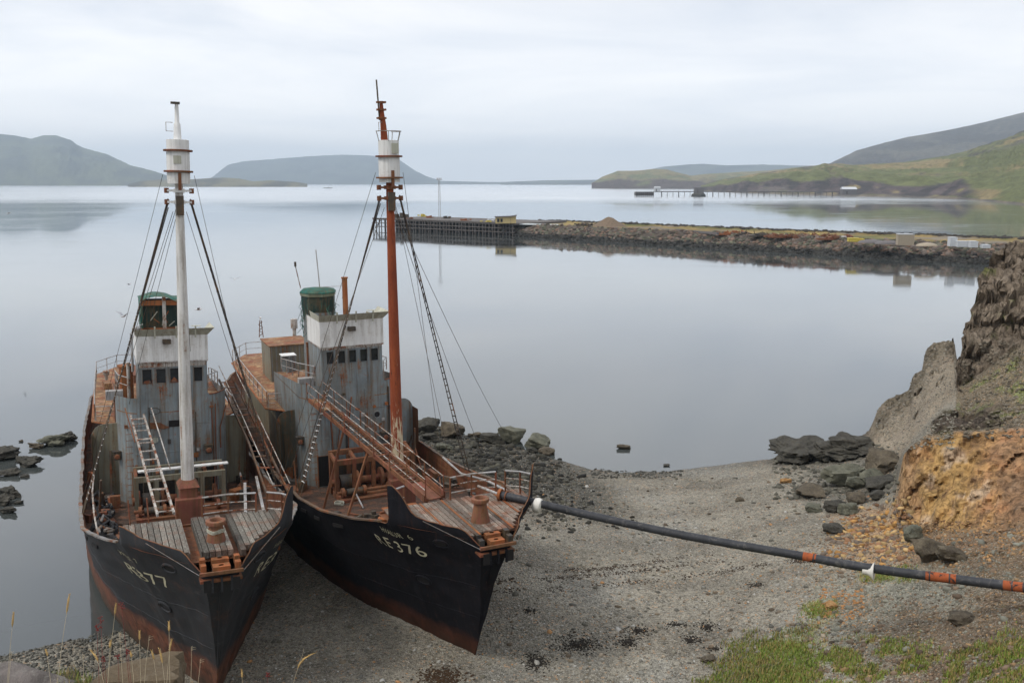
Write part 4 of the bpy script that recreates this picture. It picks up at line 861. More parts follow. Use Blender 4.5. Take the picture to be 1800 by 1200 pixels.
# ------------------------------------------------------------------ timber pier at its head
PZ = 4.9
pf = lambda px: at(px, np.interp(px, (640, 690, 880, 905), (402, 405, 413.5, 415)), 0.0)
pier = empty('timber_pier', (0, 0, 0), 'dark timber pier head on close rows of piles behind the rusty mast', 'pier')
mb = MB(); A_, B_ = pf(655), pf(905)
dirv = (B_ - A_).normalized(); nrm = Vector((-dirv.y, dirv.x, 0)); nrm = nrm if nrm.y > 0 else -nrm
DP = 34.0
mb.prism([A_ + Vector((0, 0, PZ - 0.5)), B_ + Vector((0, 0, PZ - 0.5)), B_ + nrm * DP + Vector((0, 0, PZ - 0.5)), A_ + nrm * DP + Vector((0, 0, PZ - 0.5))], (0, 0, 0.5)); mb.build('deck', M['timber'], pier)
for k, zq in enumerate((3.0, 1.4)):
    mb = MB(); mb.beam(A_ + nrm * -0.2 + Vector((0, 0, zq)), B_ + nrm * -0.2 + Vector((0, 0, zq)), 0.32); mb.build('waling', M['timber'], pier)
Lp = (B_ - A_).length; npile = 46
for i in range(npile):
    q = A_ + dirv * (Lp * (i + 0.5 + rng.uniform(-0.2, 0.2)) / npile)
    mb = MB(); mb.tube([q + Vector((0, 0, -1)), q + dirv * rng.uniform(-0.2, 0.2) + Vector((0, 0, PZ + rng.uniform(-0.2, 0.5)))], 0.26, 6); mb.build('pile', M['timber'], pier)
for i in range(40):
    q = A_ + dirv * (Lp * (i + rng.uniform(0, 1)) / 40) + nrm * rng.uniform(4, 9)
    mb = MB(); mb.tube([q + Vector((0, 0, -1)), q + Vector((0, 0, PZ - 0.4))], 0.26, 6); mb.build('pile', M['timber'], pier)
for i in range(14):
    q = A_ + dirv * (Lp * (i + rng.uniform(0, 1)) / 14) + nrm * 0.6; mb = MB(); mb.beam(q + Vector((0, 0, 0.3)), q + dirv * rng.choice([-4, 4]) + Vector((0, 0, PZ - 0.8)), 0.25); mb.build('brace', M['timber'], pier)
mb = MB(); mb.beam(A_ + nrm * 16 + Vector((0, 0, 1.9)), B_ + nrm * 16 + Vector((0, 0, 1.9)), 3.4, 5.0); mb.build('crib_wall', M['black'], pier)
mb = MB()
mb.beam(A_ + Vector((0, 0, PZ + 0.15)), B_ + Vector((0, 0, PZ + 0.15)), 0.3); mb.build('kerb', M['timber'], pier)
pb = lambda px, py: at(px, py, PZ)
for i, (px, py, s, mt, lb, cat) in enumerate(((704, 383, 2.4, 'darkmetal', 'dark truck-sized lump at the outer end of the pier', 'machinery'), (745, 381, 1.4, 'yellow', 'yellow crate stack on the pier beside the tall light mast', 'crate'), (757, 383, 1.2, 'orange', 'orange drum group on the pier left of the light mast', 'drum'), (722, 385, 1.0, 'rust', 'rusty box near the outer end of the pier', 'box'), (786, 384, 1.3, 'darkmetal', 'dark lobster-pot pile right of the light mast', 'gear'), (820, 388, 1.1, 'orange', 'small orange box in the middle of the pier', 'box'), (857, 391, 1.1, 'yellow', 'yellow box on the pier left of the cream hut', 'box'), (864, 388, 1.0, 'whitewall', 'white drum on the pier by the cream hut', 'drum'))):
    e = MB(); rs = np.random.RandomState(60 + i); e.box((0, 0, s * .15), (s * 2.2, s, s * .3))
    for _ in range(5): e.box((rs.normal() * s * 0.8, rs.normal() * 0.5, s * 0.3 + rs.uniform(0, 0.3) * s), (rs.uniform(0.5, 1.1) * s, s * 0.7, rs.uniform(0.4, 0.8) * s), Matrix.Rotation(rs.uniform(0, 3), 3, 'Z'))
    o = e.build('pier_gear', M[mt]); o.location = pb(px, py); tag(o, lb, cat)
# tall thin light mast
lm = empty('light_mast', pb(773, 386), 'tall thin lattice light mast standing on the timber pier', 'light mast'); k = lm.location.y / F; hh = 68 * k
for sx_ in (-0.55, 0.55):
    mb = MB(); mb.tube([(sx_ * 0.75, 0, 0), (sx_ * 0.45, 0, hh)], 0.10, 5); mb.build('upright', M['railgrey'], lm)
mb = MB()
for i in range(26): z0, z1 = hh * i / 26, hh * (i + 1) / 26; mb.beam((-0.4 if i % 2 else 0.4, 0, z0), (0.4 if i % 2 else -0.4, 0, z1), 0.06)
mb.build('lacing', M['railgrey'], lm)
mb = MB(); mb.box((0, 0, hh + 0.2), (2.4, 0.7, 0.25)); mb.build('platform', M['railgrey'], lm)
for sx_ in (-0.8, 0.0, 0.8):
    mb = MB(); mb.box((sx_, -0.2, hh + 0.65), (0.55, 0.4, 0.55)); mb.build('floodlight', M['whitewall'], lm)

# ------------------------------------------------------------------ far oil jetty
JZ = 7.5; jy = 1420.0
jet = empty('jetty', (0, 0, 0), 'long thin jetty on slender legs reaching across the far bay', 'jetty')
def jp(px, z): return Vector((wx(px, jy, z), jy, z))
mb = MB(); mb.beam(jp(1150, JZ), jp(1490, JZ), 4.0, 1.3); mb.build('deck', M['greyroof'], jet)
for px in list(range(1163, 1470, 10)):
    mb = MB(); big = (px - 1163) % 30 == 0
    mb.tube([jp(px, -2), jp(px, JZ)], 0.8 if big else 0.4, 6); mb.build('leg', M['greyroof'], jet)
mb = MB(); c_ = jp(1132, 4.2); mb.box(c_, (27, 20, 5.6)); mb.build('jetty_head', M['darkmetal'], jet)
for i in range(10):
    mb = MB(); mb.tube([jp(1117 + i * 3.3, -2) + Vector((0, -10.5, 0)), jp(1117 + i * 3.3, 8.2) + Vector((0, -10.5, 0))], 0.6, 5); mb.build('fender_pile', M['darkmetal'], jet)
def block(name, px, z, w, d, h, mat, label, roofm=None, cat='building', y=None, rh=0):
    y = y or jy; e = empty(name, Vector((wx(px, y, z), y, z)), label, cat); m_ = MB(); m_.box((0, 0, h / 2), (w, d, h)); m_.build('wall', M[mat], e)
    m_ = MB(); m_.prism([(-w / 2 - .3, -d / 2 - .3, h), (-w / 2 - .3, 0, h + rh + 0.4), (-w / 2 - .3, d / 2 + .3, h)], (w + .6, 0, 0)); m_.build('roof', M[roofm or mat], e)
    m_ = MB(); m_.box((-w * 0.2, -d / 2 - 0.05, h * 0.35), (w * 0.12, 0.1, h * 0.6)); m_.build('door', M['darkmetal'], e)
    return e
block('shed', 1155, JZ, 9, 8, 6.0, 'whitewall', 'white shed standing on the jetty near its outer head', rh=1)
block('shed', 1491, 3.2, 21, 12, 8.0, 'greyroof', 'long white-roofed shed at the shore end of the far jetty', 'whitewall', rh=3, y=1400)
block('building', 1228, 4.0, 13, 12, 9.5, 'greyroof', 'square grey building where the far jetty meets its rock', y=jy)
V_, F_ = rockshape(9, 2, 0.05); o = fast_mesh('skerry', V_ * np.array([12, 12, 6.5]), F_, M['rockdark']); o.location = jp(1229, 0); tag(o, 'rock carrying the square grey building midway along the jetty', 'rock')
o = block('building', 1241, 45, 30, 20, 12, 'whitewall', 'tiny white farm building on the slope beyond the jetty', 'greyroof', y=3600, rh=5)
o.location.z = 22
# service road on the hillside and shore road
M['road'] = plain('pale_asphalt', (0.20, 0.19, 0.19), 0.9, 0.1)

# ------------------------------------------------------------------ haze
hzm = bpy.data.materials.new('sea_air_haze'); hzm.use_nodes = True; tn = hzm.node_tree; tn.nodes.clear()
ov = tn.nodes.new('ShaderNodeOutputMaterial'); pv = tn.nodes.new('ShaderNodeVolumePrincipled'); pv.inputs['Color'].default_value = (0.70, 0.85, 1.0, 1); pv.inputs['Density'].default_value = HAZE; pv.inputs['Anisotropy'].default_value = 0.0
tn.links.new(pv.outputs[0], ov.inputs['Volume'])
mb = MB(); mb.box((0, 7600, 300), (36000, 18400, 612)); hz_ = mb.build('haze', hzm); tag(hz_, kind='stuff')
#PART3
# ------------------------------------------------------------------ the two whaling ships (local axes: x forward, y to port, z up, origin at the foot of the stem)
def I1(v, xs, ys): return float(np.interp(v, xs, ys))
def Hx(x): return I1(-x, [-2.75, -2.45, -2.2, -1, 0, 1, 2, 4, 7, 11, 16, 23, 32, 42, 45, 47, 47.8], [.75, .9, 1.1, 1.9, 2.7, 3.3, 3.45, 3.9, 4.7, 4.86, 4.93, 4.9, 4.79, 4.3, 3.2, 1.6, .2])
def B0(x): return I1(-x, [0, 1.1, 2.6, 4.6, 6.8, 9.6, 12, 14, 17, 23, 32, 38, 43, 46, 47.5], [0, .5, 1.1, 1.85, 2.8, 3.6, 4.1, 4.4, 4.7, 4.75, 4.5, 3.6, 2, .5, .05])
def G(x): return I1(-x, [-2.75, 0, 2, 4, 7, 11, 16, 23, 32, 42, 47], [6.5, 6.5, 6.03, 5.51, 5.02, 4.3, 3.73, 3.53, 3.7, 3.98, 4.3])
def xstem(z): return I1(z, [-2, -1, 0, 2.4, 4, 5.2, 6.5, 9], [-.9, -.35, 0, 1.1, 1.55, 2.1, 2.75, 3.0])
def hull_pt(d, z, ship=0):
    """point on the shell: d = distance aft of the stem, z = height -> (x, half breadth)"""
    w = max(0.0, 1 - d / 8.0); x = xstem(min(z, 6.5)) * w + 2.75 * (1 - w) - d; xg = 2.75 - d; zs = G(xg); b = B0(2.75 * (1 - w) - d)
    if z >= 0:
        v = z / zs; p = I1(d, [0, 4, 10, 20], [1.7, 1.4, 1.1, .9]); H = Hx(xg)
        y = b + (H - b) * min(v, 1) ** p + max(0, v - 1) * 0.25
    else: y = b * math.sqrt(max(0, 1 - (z / 2.2) ** 2)) + 0.0
    y += (fbm(Vector((x * 0.8, z * 1.3, ship * 9)), 3) * 0.06 + fbm(Vector((x * 2.6, z * 2.2, ship * 9 + 4)), 2) * 0.02 + 0.014 * math.sin(x * 6.0)) * min(1, max(0, y) / 0.8)
    return x, max(y, 0.02)
def top_z(x, side, ship):
    """rim of the shell: gunwale, then the tall bulwark of the gun platform"""
    if x < -2.0: return G(x)
    if ship == 0 or side > 0: xs_ = [-2.0, -1.45, -1.2, -1.08, -1.02, -0.80, -0.55, -0.32, -0.08, 0.2, 0.6, 1.2, 1.75, 2.1, 2.35, 2.5, 2.75]; zs_ = [6.03, 6.1, 6.25, 6.5, 7.92, 8.0, 7.82, 7.45, 7.10, 6.86, 6.74, 6.70, 6.74, 6.68, 6.45, 6.2, 6.08]
    else: xs_ = [-2.0, -1.6, -1.4, -1.25, -1.1, -0.85, -0.5, 0.0, 0.6, 1.4, 1.8, 2.1, 2.35, 2.5, 2.75]; zs_ = [6.03, 6.15, 6.5, 6.85, 7.0, 7.05, 6.98, 6.86, 6.8, 6.78, 6.76, 6.66, 6.42, 6.2, 6.08]
    return I1(x, xs_, zs_)
DS = sorted(set(list(np.arange(0, 5.6, 0.16)) + [3.72, 3.77, 3.8, 3.83, 3.9, 4.2] + list(np.arange(5.8, 48, 0.6)) + [48.6, 50.2]))
def rot_ship(q):
    return Matrix.Translation((q[0], q[1], q[2])) @ Matrix.Rotation(q[3], 4, 'Z') @ Matrix.Rotation(-q[5], 4, 'Y') @ Matrix.Rotation(q[4], 4, 'X')
NR = 46
def build_ship(k, q, label, texts):
    S = empty('whaling_ship', (0, 0, 0), label, 'whaling ship', 'rusty whaling ships laid up on the beach'); S.matrix_world = rot_ship(q)
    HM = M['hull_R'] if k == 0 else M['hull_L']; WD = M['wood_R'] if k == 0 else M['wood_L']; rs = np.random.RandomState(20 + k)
    def B(mb, name, mat, parent=None, smooth=False, ang=40): return mb.build(name, M[mat] if isinstance(mat, str) else mat, parent or S, smooth, ang)
    def rimz(d, side): return top_z(2.75 - d, side, k)
    # ---- shell plating, both sides joined round the stem
    seq = [(d, -1) for d in reversed(DS)] + [(d, 1) for d in DS]
    def shell(off, z0f):
        V_ = []
        for d, s in seq:
            zt = rimz(d, s); zb = z0f(d)
            for j in range(NR + 1):
                z = zb + (zt - zb) * j / NR; x, y = hull_pt(d, z, k); V_.append((x - (off if d < .1 else 0), s * max(y - off, 0.01), z))
        n = len(seq); i, j = np.meshgrid(np.arange(n - 1), np.arange(NR), indexing='ij'); a = (i * (NR + 1) + j).ravel()
        return V_, np.stack([a, a + NR + 1, a + NR + 2, a + 1], 1)
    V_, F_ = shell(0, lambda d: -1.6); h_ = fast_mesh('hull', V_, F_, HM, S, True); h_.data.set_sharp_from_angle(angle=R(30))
    V_, F_ = shell(0.07, lambda d: max(0, G(2.75 - d) - 1.25)); i_ = fast_mesh('bulwark_lining', V_, F_, M['rust'] if k == 0 else M['rust'], S, True)
    # rust edged rim
    for s in (-1, 1):
        pts = []
        for d in DS:
            z = rimz(d, s); x, y = hull_pt(d, z, k); pts.append((x, s * (y - 0.02), z + 0.015))
        cut = [i for i, d in enumerate(DS) if d > 4.6][0]
        mb = MB(); mb.tube(pts[:cut + 1], 0.022, 5); B(mb, 'rim', 'rimrust')
        mb = MB()
        for a, b in zip(pts[cut:-1], pts[cut + 1:]): mb.beam(a, b, 0.16, 0.07)
        B(mb, 'gunwale_rail', 'railworn' if k else 'darkrust')
    # plate laps
    for zf, st in ((3.9, 0), (2.3, 1)):
        for s in (-1, 1):
            pts = []
            for d in DS[1:]:
                if d > 16: break
                z = zf - 0.10 * max(0, d - 1.0) if st == 0 else zf - 0.06 * d; x, y = hull_pt(d, z, k); pts.append((x, s * (y - 0.002), z))
            mb = MB(); mb.tube(pts, 0.02, 5); B(mb, 'plate_lap', HM, None, True)
    mb = MB(); mb.tube([(xstem(z) + 0.01, 0, z) for z in np.arange(-0.6, 5.2, 0.25)], 0.05, 6); B(mb, 'stem_bar', HM, None, True)
    # hawse pipes and anchor recesses
    for s in (-1, 1):
        for (d, z, r, nm) in ((1.75, 5.75, 0.24, 'hawse_pipe'), (3.3, 3.35, 0.26, 'draught_opening')):
            x, y = hull_pt(d, z, k); x2, y2 = hull_pt(d + 0.4, z, k); x3, y3 = hull_pt(d, z - 0.3, k)
            tx = (Vector((x2, s * y2, z)) - Vector((x, s * y, z))).normalized(); tz = (Vector((x, s * y, z)) - Vector((x3, s * y3, z - 0.3))).normalized()
            nn = tx.cross(tz).normalized(); nn = nn if nn.y * s > 0 else -nn; c0 = Vector((x, s * y, z)) + nn * 0.03
            mb = MB(); pts = [c0 + (tx * math.cos(a) * 1.5 + tz * math.sin(a) * 0.85) * r for a in np.linspace(0, 2 * math.pi, 19)]
            mb.tube(pts, 0.055, 6, False); e_ = B(mb, nm, HM, None, True)
            mb = MB(); mb.add([p + nn * 0.005 for p in pts[:-1]], [tuple(range(18))]); mb.build('opening', M['black'], e_)
        # freeing ports and scars along the side
        for d in (8.5, 11.0, 13.5):
            x, y = hull_pt(d, G(2.75 - d) - 0.55, k); x2, y2 = hull_pt(d + 0.7, G(2.75 - d) - 0.55, k)
            mb = MB(); mb.beam((x, s * (y + 0.02), G(x) - 0.62), (x2, s * (y2 + 0.02), G(x2) - 0.6), 0.05, 0.16); B(mb, 'freeing_port', 'black')
    # ---- lettering
    for (txt, side, x0, x1, z0, hh, mt) in texts:
        cu = bpy.data.curves.new('t', 'FONT'); cu.body = txt; cu.size = 1.0; cu.resolution_u = 3; cu.space_character = 1.08
        to = bpy.data.objects.new('t', cu); sc.collection.objects.link(to); dg = bpy.context.evaluated_depsgraph_get(); me = bpy.data.meshes.new_from_object(to.evaluated_get(dg))
        xs2 = [v_.co.x for v_ in me.vertices]; ys2 = [v_.co.y for v_ in me.vertices]; wx_, hx_ = max(xs2) - min(xs2), max(ys2) - min(ys2)
        import bmesh
        bm_ = bmesh.new(); bm_.from_mesh(me)
        for c_ in range(1, 24):
            bmesh.ops.bisect_plane(bm_, geom=bm_.verts[:] + bm_.edges[:] + bm_.faces[:], plane_co=(min(xs2) + wx_ * c_ / 24, 0, 0), plane_no=(1, 0, 0))
        for c_ in range(1, 5):
            bmesh.ops.bisect_plane(bm_, geom=bm_.verts[:] + bm_.edges[:] + bm_.faces[:], plane_co=(0, min(ys2) + hx_ * c_ / 5, 0), plane_no=(0, 1, 0))
        bm_.to_mesh(me); bm_.free()
        for v_ in me.vertices:
            u = (v_.co.x - min(xs2)) / wx_; w = (v_.co.y - min(ys2)) / hx_; xx = (x0 + (x1 - x0) * u) if side < 0 else (x1 + (x0 - x1) * u)
            z = z0 + hh * w + 0.08 * (xx - x0); d = 2.75 - xx
            for _ in range(8): X_, Y_ = hull_pt(d, z, k); d += X_ - xx
            v_.co = (X_, side * (Y_ + 0.03), z)
        bpy.data.objects.remove(to); me.materials.clear(); me.materials.append(M[mt]); o = bpy.data.objects.new('lettering', me); sc.collection.objects.link(o); o.parent = S
    # ---- main deck and platform
    ds_ = [d for d in DS if d > 0.5]
    mb = MB(); mb.grid(lambda i, j: (hull_pt(ds_[i], G(2.75 - ds_[i]) - 1.05, k)[0], (j / 8 * 2 - 1) * (hull_pt(ds_[i], G(2.75 - ds_[i]) - 1.05, k)[1] - 0.06), G(2.75 - ds_[i]) - 1.05 + 0.06 * (1 - (j / 4 - 1) ** 2)), len(ds_), 9)
    o = B(mb, 'main_deck', 'deck')
    PZ_ = 6.42; XA = -2.25
    def inner(x, z=PZ_):
        d = 2.75 - x
        for _ in range(8): X_, Y_ = hull_pt(d, z, k); d += X_ - x
        return Y_ - 0.1
    # planks run fore and aft, sawn to the curve of the bulwark; ship L has gaps between three raised panels
    mb = MB(); wpl = 0.22; n = int(3.4 / wpl); strips = MB()
    for i in range(-n, n + 1):
        yc = i * wpl
        if k == 1 and (0.5 < yc < 0.8 or -1.0 < yc < -0.6): continue
        xs2 = [x for x in np.arange(XA, 2.3, 0.15) if inner(x) > abs(yc) + wpl / 2]
        if len(xs2) < 2: continue
        x1_ = min(max(xs2), 1.9 if abs(yc) < 0.75 else 2.3); x0_ = XA + rs.uniform(-0.05, 0.02)
        if k == 1 and abs(yc) < 0.42 : x0_ = XA + 0.0; 
        mb.box(((x0_ + x1_) / 2, yc, PZ_ + rs.uniform(-0.008, 0.012) + (0.1 if k == 1 else 0)), (x1_ - x0_, wpl * 0.86, 0.07 + (0.16 if k == 1 else 0)), Matrix.Rotation(rs.uniform(-0.004, 0.004), 3, 'Y'))
    pl = B(mb, 'platform_planking', WD)
    mb = MB(); ys2 = [x for x in np.arange(XA, 2.15, 0.2)]
    mb.grid(lambda i, j: (ys2[i], (j / 6 * 2 - 1) * (inner(ys2[i]) + 0.05), PZ_ - 0.12), len(ys2), 7); B(mb, 'platform_plate', 'rust')
    if k == 0:
        for yy in (-1.55, -0.55, 0.95, 1.9):
            x1_ = max([x for x in np.arange(XA, 2.2, 0.1) if inner(x) > abs(yy) + 0.1]); mb = MB(); mb.box(((XA + x1_) / 2, yy, PZ_ + 0.055), (x1_ - XA, 0.09, 0.02)); B(mb, 'deck_strip', 'orange', pl)
    else:
        for yy in (0.40, 0.82, -0.58, -1.02):
            mb = MB(); mb.box((-0.2, yy, PZ_ + 0.06), (4.0, 0.045, 0.34)); B(mb, 'panel_edge', WD, pl)
    mb = MB(); mb.box((XA + 0.03, 0, PZ_ - 0.14), (0.1, 6.7, 0.2)); B(mb, 'platform_edge_beam', 'rust')
    for yy in (-2.6, -1.2, 0.4, 1.7, 2.9):
        mb = MB(); mb.beam((XA + 0.2, yy, G(XA) - 1.1), (XA + 0.2, yy, PZ_ - 0.15), 0.14); B(mb, 'platform_pillar', 'rust')
    mb = MB(); mb.box((-1.6, 0, 5.65), (0.06, 5.4, 1.3)); B(mb, 'platform_bulkhead', 'darkmetal')
    # gun pedestal
    mb = MB(); mb.rev((0.75, 0.05, PZ_), [(.42, -0.1), (.40, .05), (.31, .50), (.255, .86)], 20); g_ = B(mb, 'gun_pedestal', 'pedest', None, True)
    mb = MB(); mb.rev((0.75, 0.05, PZ_ + 0.86), [(.28, 0), (.37, .02), (.385, .10), (.37, .17), (.24, .19), (.20, .12), (.20, -.05)], 20, cap=False); mb.build('pedestal_ring', M['pedest'], g_, True)
    if k == 1:
        mb = MB()
        for a in range(3): mb.tube([(0.75 + (0.31 + 0.02 * math.sin(5 * t_ + a)) * math.cos(t_), 0.05 + (0.31 + 0.02 * math.cos(4 * t_)) * math.sin(t_), PZ_ + 0.58 + 0.05 * a + 0.03 * math.sin(3 * t_)) for t_ in np.linspace(0, 6.28, 22)], 0.02, 5, False)
        mb.build('rope_lashing', M['beige'], g_)
    # bow fairleads and rollers in orange rust
    fr_ = MB(); fr_.box((2.66, 0, 6.08), (0.10, 1.55, 0.12)); fl = B(fr_, 'bow_chock', 'rimrust')
    fr_ = MB(); fr_.box((2.2, 0, 5.75), (0.8, 1.5, 0.1)); fr_.build('sill', M['rust'], fl)
    for yy, w_ in ((-0.62, 0.2), (0.62, 0.2)):
        for xx in (2.05, 2.38): m_ = MB(); m_.box((xx, yy, 6.17 + (2.4 - xx) * 0.35), (0.28, w_, 0.34)); m_.build('cheek_block', M['orange' if k else 'darkmetal'], fl)
    for xx, zz_ in ((2.42, 6.22), (1.98, 6.34)):
        m_ = MB(); yy0 = 0.02; L_ = 0.62
        nn = 16; hole = [(xx + 0.075 * math.cos(a), yy0 + 0.10 * math.sin(a), zz_ + 0.06) for a in np.linspace(0, 2 * math.pi, nn, endpoint=False)]
        sq = []
        for a in np.linspace(0, 2 * math.pi, nn, endpoint=False):
            c_, s_ = math.cos(a), math.sin(a); m__ = max(abs(c_), abs(s_)); sq.append((xx + 0.19 * c_ / m__, yy0 + L_ / 2 * s_ / m__, zz_ + 0.06))
        m_.add(sq + hole, [(i, (i + 1) % nn, nn + (i + 1) % nn, nn + i) for i in range(nn)])
        lo = [(p_[0], p_[1], p_[2] - 0.3) for p_ in sq]; m_.add(sq + lo, [(i, nn + i, nn + (i + 1) % nn, (i + 1) % nn) for i in range(nn)])
        m_.build('roller_plate', M['orange'], fl)
    for yy in (-0.33, 0.0, 0.36):
        m_ = MB(); m_.box((2.66, yy, 5.62), (0.10, 0.07, 0.55)); m_.build('chock_rib', HM, fl)
    for yy in (-0.52, 0.52): m_ = MB(); m_.box((2.70, yy, 5.62), (0.04, 0.26, 0.45)); m_.build('chock_recess', M['black'], fl)
    for s in (-1, 1):
        mb = MB(); x, y = hull_pt(2.4, 6.9, k); mb.tube([(2.72, s * 0.8, 6.1), (x + 0.4, s * (y + 0.02), 6.86)], 0.011, 5); B(mb, 'stay_bar', 'railworn')
    # ---- railing at the back of the platform
    def rail(pts, h, bars, spacing, name, pm, bm2, r=0.035, lean=0):
        tot = MB(); P_ = [Vector(p_) for p_ in pts]; r_ = empty(name); r_.parent = S; seg = []
        for a, b in zip(P_[:-1], P_[1:]):
            n_ = max(1, round((b - a).length / spacing)); seg += [a.lerp(b, i / n_) for i in range(n_)]
        seg.append(P_[-1])
        for p_ in seg: m_ = MB(); m_.beam(p_, p_ + Vector((0, 0, h)), r * 2, r * 1.4); m_.build('post', M[pm], r_)
        for j in range(bars):
            zz_ = h * (1 - j / bars); m_ = MB(); m_.tube([p_ + Vector((0, 0, zz_)) for p_ in seg], r * (1.15 if j == 0 else 0.75), 6); m_.build('bar', M['railgrey' if j == 0 else bm2], r_, True)
        return r_
    rail([(-2.15, -0.15, PZ_), (-2.25, 0.9, PZ_), (-2.05, 2.0, PZ_)], 1.05, 3, 0.95, 'railing', 'rust', 'rail')
    rail([(-2.0, 2.45, PZ_), (-1.6, 3.0, PZ_), (-1.08, 3.28, PZ_)], 1.05, 3, 1.1, 'railing', 'rust', 'rail')
    if k == 0: rail([(-2.1, -2.3, PZ_), (-1.2, -3.15, PZ_ + 0.2)], 1.0, 2, 2.4, 'railing', 'rust', 'rail')
    else:
        m_ = MB()
        for yy in (-2.2, -2.9): m_.tube([(-2.2, yy, PZ_), (-2.25, yy - 0.05, PZ_ + 1.25)], 0.03, 5); B(m_, 'bent_post', 'rust'); m_ = MB()
    # ---- mast
    mm = 'mastwhite' if k else 'rustmast'
    mast = empty('mast'); mast.parent = S
    def mp(z, dx=0, dy=0): return (-10.1 + dx - 0.006 * (z - 5.7), dy, z)
    m_ = MB(); zs2 = [5.5, 8, 11, 14, 17, 19.0, 20.3]; m_.tube([mp(z) for z in zs2], [0.31, 0.30, 0.275, 0.25, 0.215, 0.195, 0.18], 16); m_.build('pole', M[mm], mast, True)
    m_ = MB(); m_.box((-10.1, 0, 4.55), (1.05, 0.8, 2.3)); m_.prism([(-10.75, -0.55, 5.55), (-9.45, -0.55, 5.55), (-9.8, -0.28, 6.1), (-10.45, -0.28, 6.1)], (0, 0.01, 0)) if False else m_.box((-10.1, 0, 5.85), (1.25, 1.0, 0.3), None, 0.6)
    m_.box((-9.5, 0, 4.3), (0.5, 1.3, 1.8)); m_.build('tabernacle', M['tabern'], mast)
    # crow's nest: two barrels with rings
    m_ = MB(); cx, cy, _ = mp(21); m_.rev((cx, cy, 0), [(0.50, 20.22), (0.52, 20.5), (0.52, 21.5), (0.50, 21.51)] if k == 0 else [(0.50, 20.3), (0.52, 20.6), (0.52, 21.82), (0.50, 21.83)], 24); nest = m_.build('crows_nest', M['white'], mast, True)
    m_ = MB(); m_.rev((cx, cy, 0), [(0.50, 21.5), (0.505, 22.24), (0.47, 22.25)] if k == 0 else [(0.50, 21.83), (0.505, 22.32), (0.47, 22.33)], 24); m_.build('upper_barrel', M['white'], nest, True)
    for z in ((20.45, 21.48) if k == 0 else (20.87, 21.83)):
        m_ = MB(); m_.rev((cx, cy, 0), [(0.50, z - 0.04), (0.66, z - 0.04), (0.66, z + 0.04), (0.50, z + 0.04)], 24); m_.build('ring', M['rust'], nest)
    m_ = MB(); m_.box((cx + 0.5, cy - 0.08 if k else cy + 0.15, 21.4 if k else 21.85), (0.08, 0.34, 0.36 if k else 0.5)); m_.build('lookout_window', M['beige'], nest)
    m_ = MB(); m_.beam((cx + 0.52, 0, 20.0), (cx + 0.55, 0, 20.8), 0.14, 0.1); m_.build('bracket', M['rust'], nest)
    if k == 0:
        m_ = MB(); pts = [(cx + 0.62 * math.cos(a), cy + 0.62 * math.sin(a), 22.68) for a in np.linspace(-1.6, 2.6, 16)]; m_.tube(pts, 0.022, 5)
        m_.build('nest_rail', M['railgrey'], nest)
        for a in (-1.5, -0.3, 0.8, 1.6, 2.5): m_ = MB(); m_.tube([(cx + 0.5 * math.cos(a), cy + 0.5 * math.sin(a), 22.2), (cx + 0.62 * math.cos(a), cy + 0.62 * math.sin(a), 22.68)], 0.02, 5); m_.build('nest_rail_post', M['railgrey'], nest)
    m_ = MB()
    if k == 0: m_.tube([mp(22.1, 0, -0.2), mp(23.0, 0, -0.24), mp(23.4, 0, -0.28), mp(24.0, 0, -0.32), mp(24.1, 0, -0.32)], [0.19, 0.15, 0.12, 0.09, 0.13], 10)
    else: m_.tube([mp(22.1, 0, 0), mp(23.05), mp(23.1), mp(23.95), mp(24.0)], [0.19, 0.15, 0.11, 0.08, 0.1], 10)
    tm_ = m_.build('topmast', M['rustmast' if k == 0 else 'white'], mast, True)
    if k == 0:
        m_ = MB(); m_.tube([mp(23.2, 0, -0.42), mp(25.1, 0, -0.52)], 0.04, 6); m_.build('aerial', M['darkmetal'], tm_)
        for z in (23.3, 23.7, 24.05): m_ = MB(); m_.box(mp(z, 0, -0.32), (0.3, 0.42, 0.09)); m_.build('lamp_bracket', M['rust'], tm_)
    else:
        m_ = MB(); m_.box(mp(24.0, 0, -0.06), (0.2, 0.4, 0.1)); m_.build('mast_head_fitting', M['darkmetal'], tm_)
    m_ = MB(); m_.tube([mp(22.7, .1, -.2), mp(22.7, .1, -.5), mp(23.1, .1, -.5), mp(23.1, .1, -.2)], 0.018, 5); m_.build('step_iron', M['railgrey'], tm_)
    for z in (19.45, 19.98):
        m_ = MB(); m_.box(mp(z), (0.4, 1.08, 0.10)); m_.box(mp(z), (0.52, 0.46, 0.18)); m_.build('crosstree', M['white' if k else 'rust'], mast)
        for yy in (-0.56, 0.56): m_ = MB(); m_.rev((mp(z)[0], yy, z - 0.12), [(0.11, 0), (0.11, 0.24)], 10); m_.build('sheave', M['rust'], mast)
    m_ = MB(); m_.box(mp(19.3, 0.24), (0.2, 0.34, 0.9)); m_.build('block', M['darkmetal'], mast)
    # shrouds with ratlines
    def wire(a, b, r=0.018, name='stay', sag=0.0, mat='wire'):
        m_ = MB(); a, b = Vector(a), Vector(b); n_ = 8; m_.tube([a.lerp(b, i / n_) - Vector((0, 0, sag * math.sin(math.pi * i / n_))) for i in range(n_ + 1)], r, 4); return B(m_, name, mat)
    top = mp(19.55)
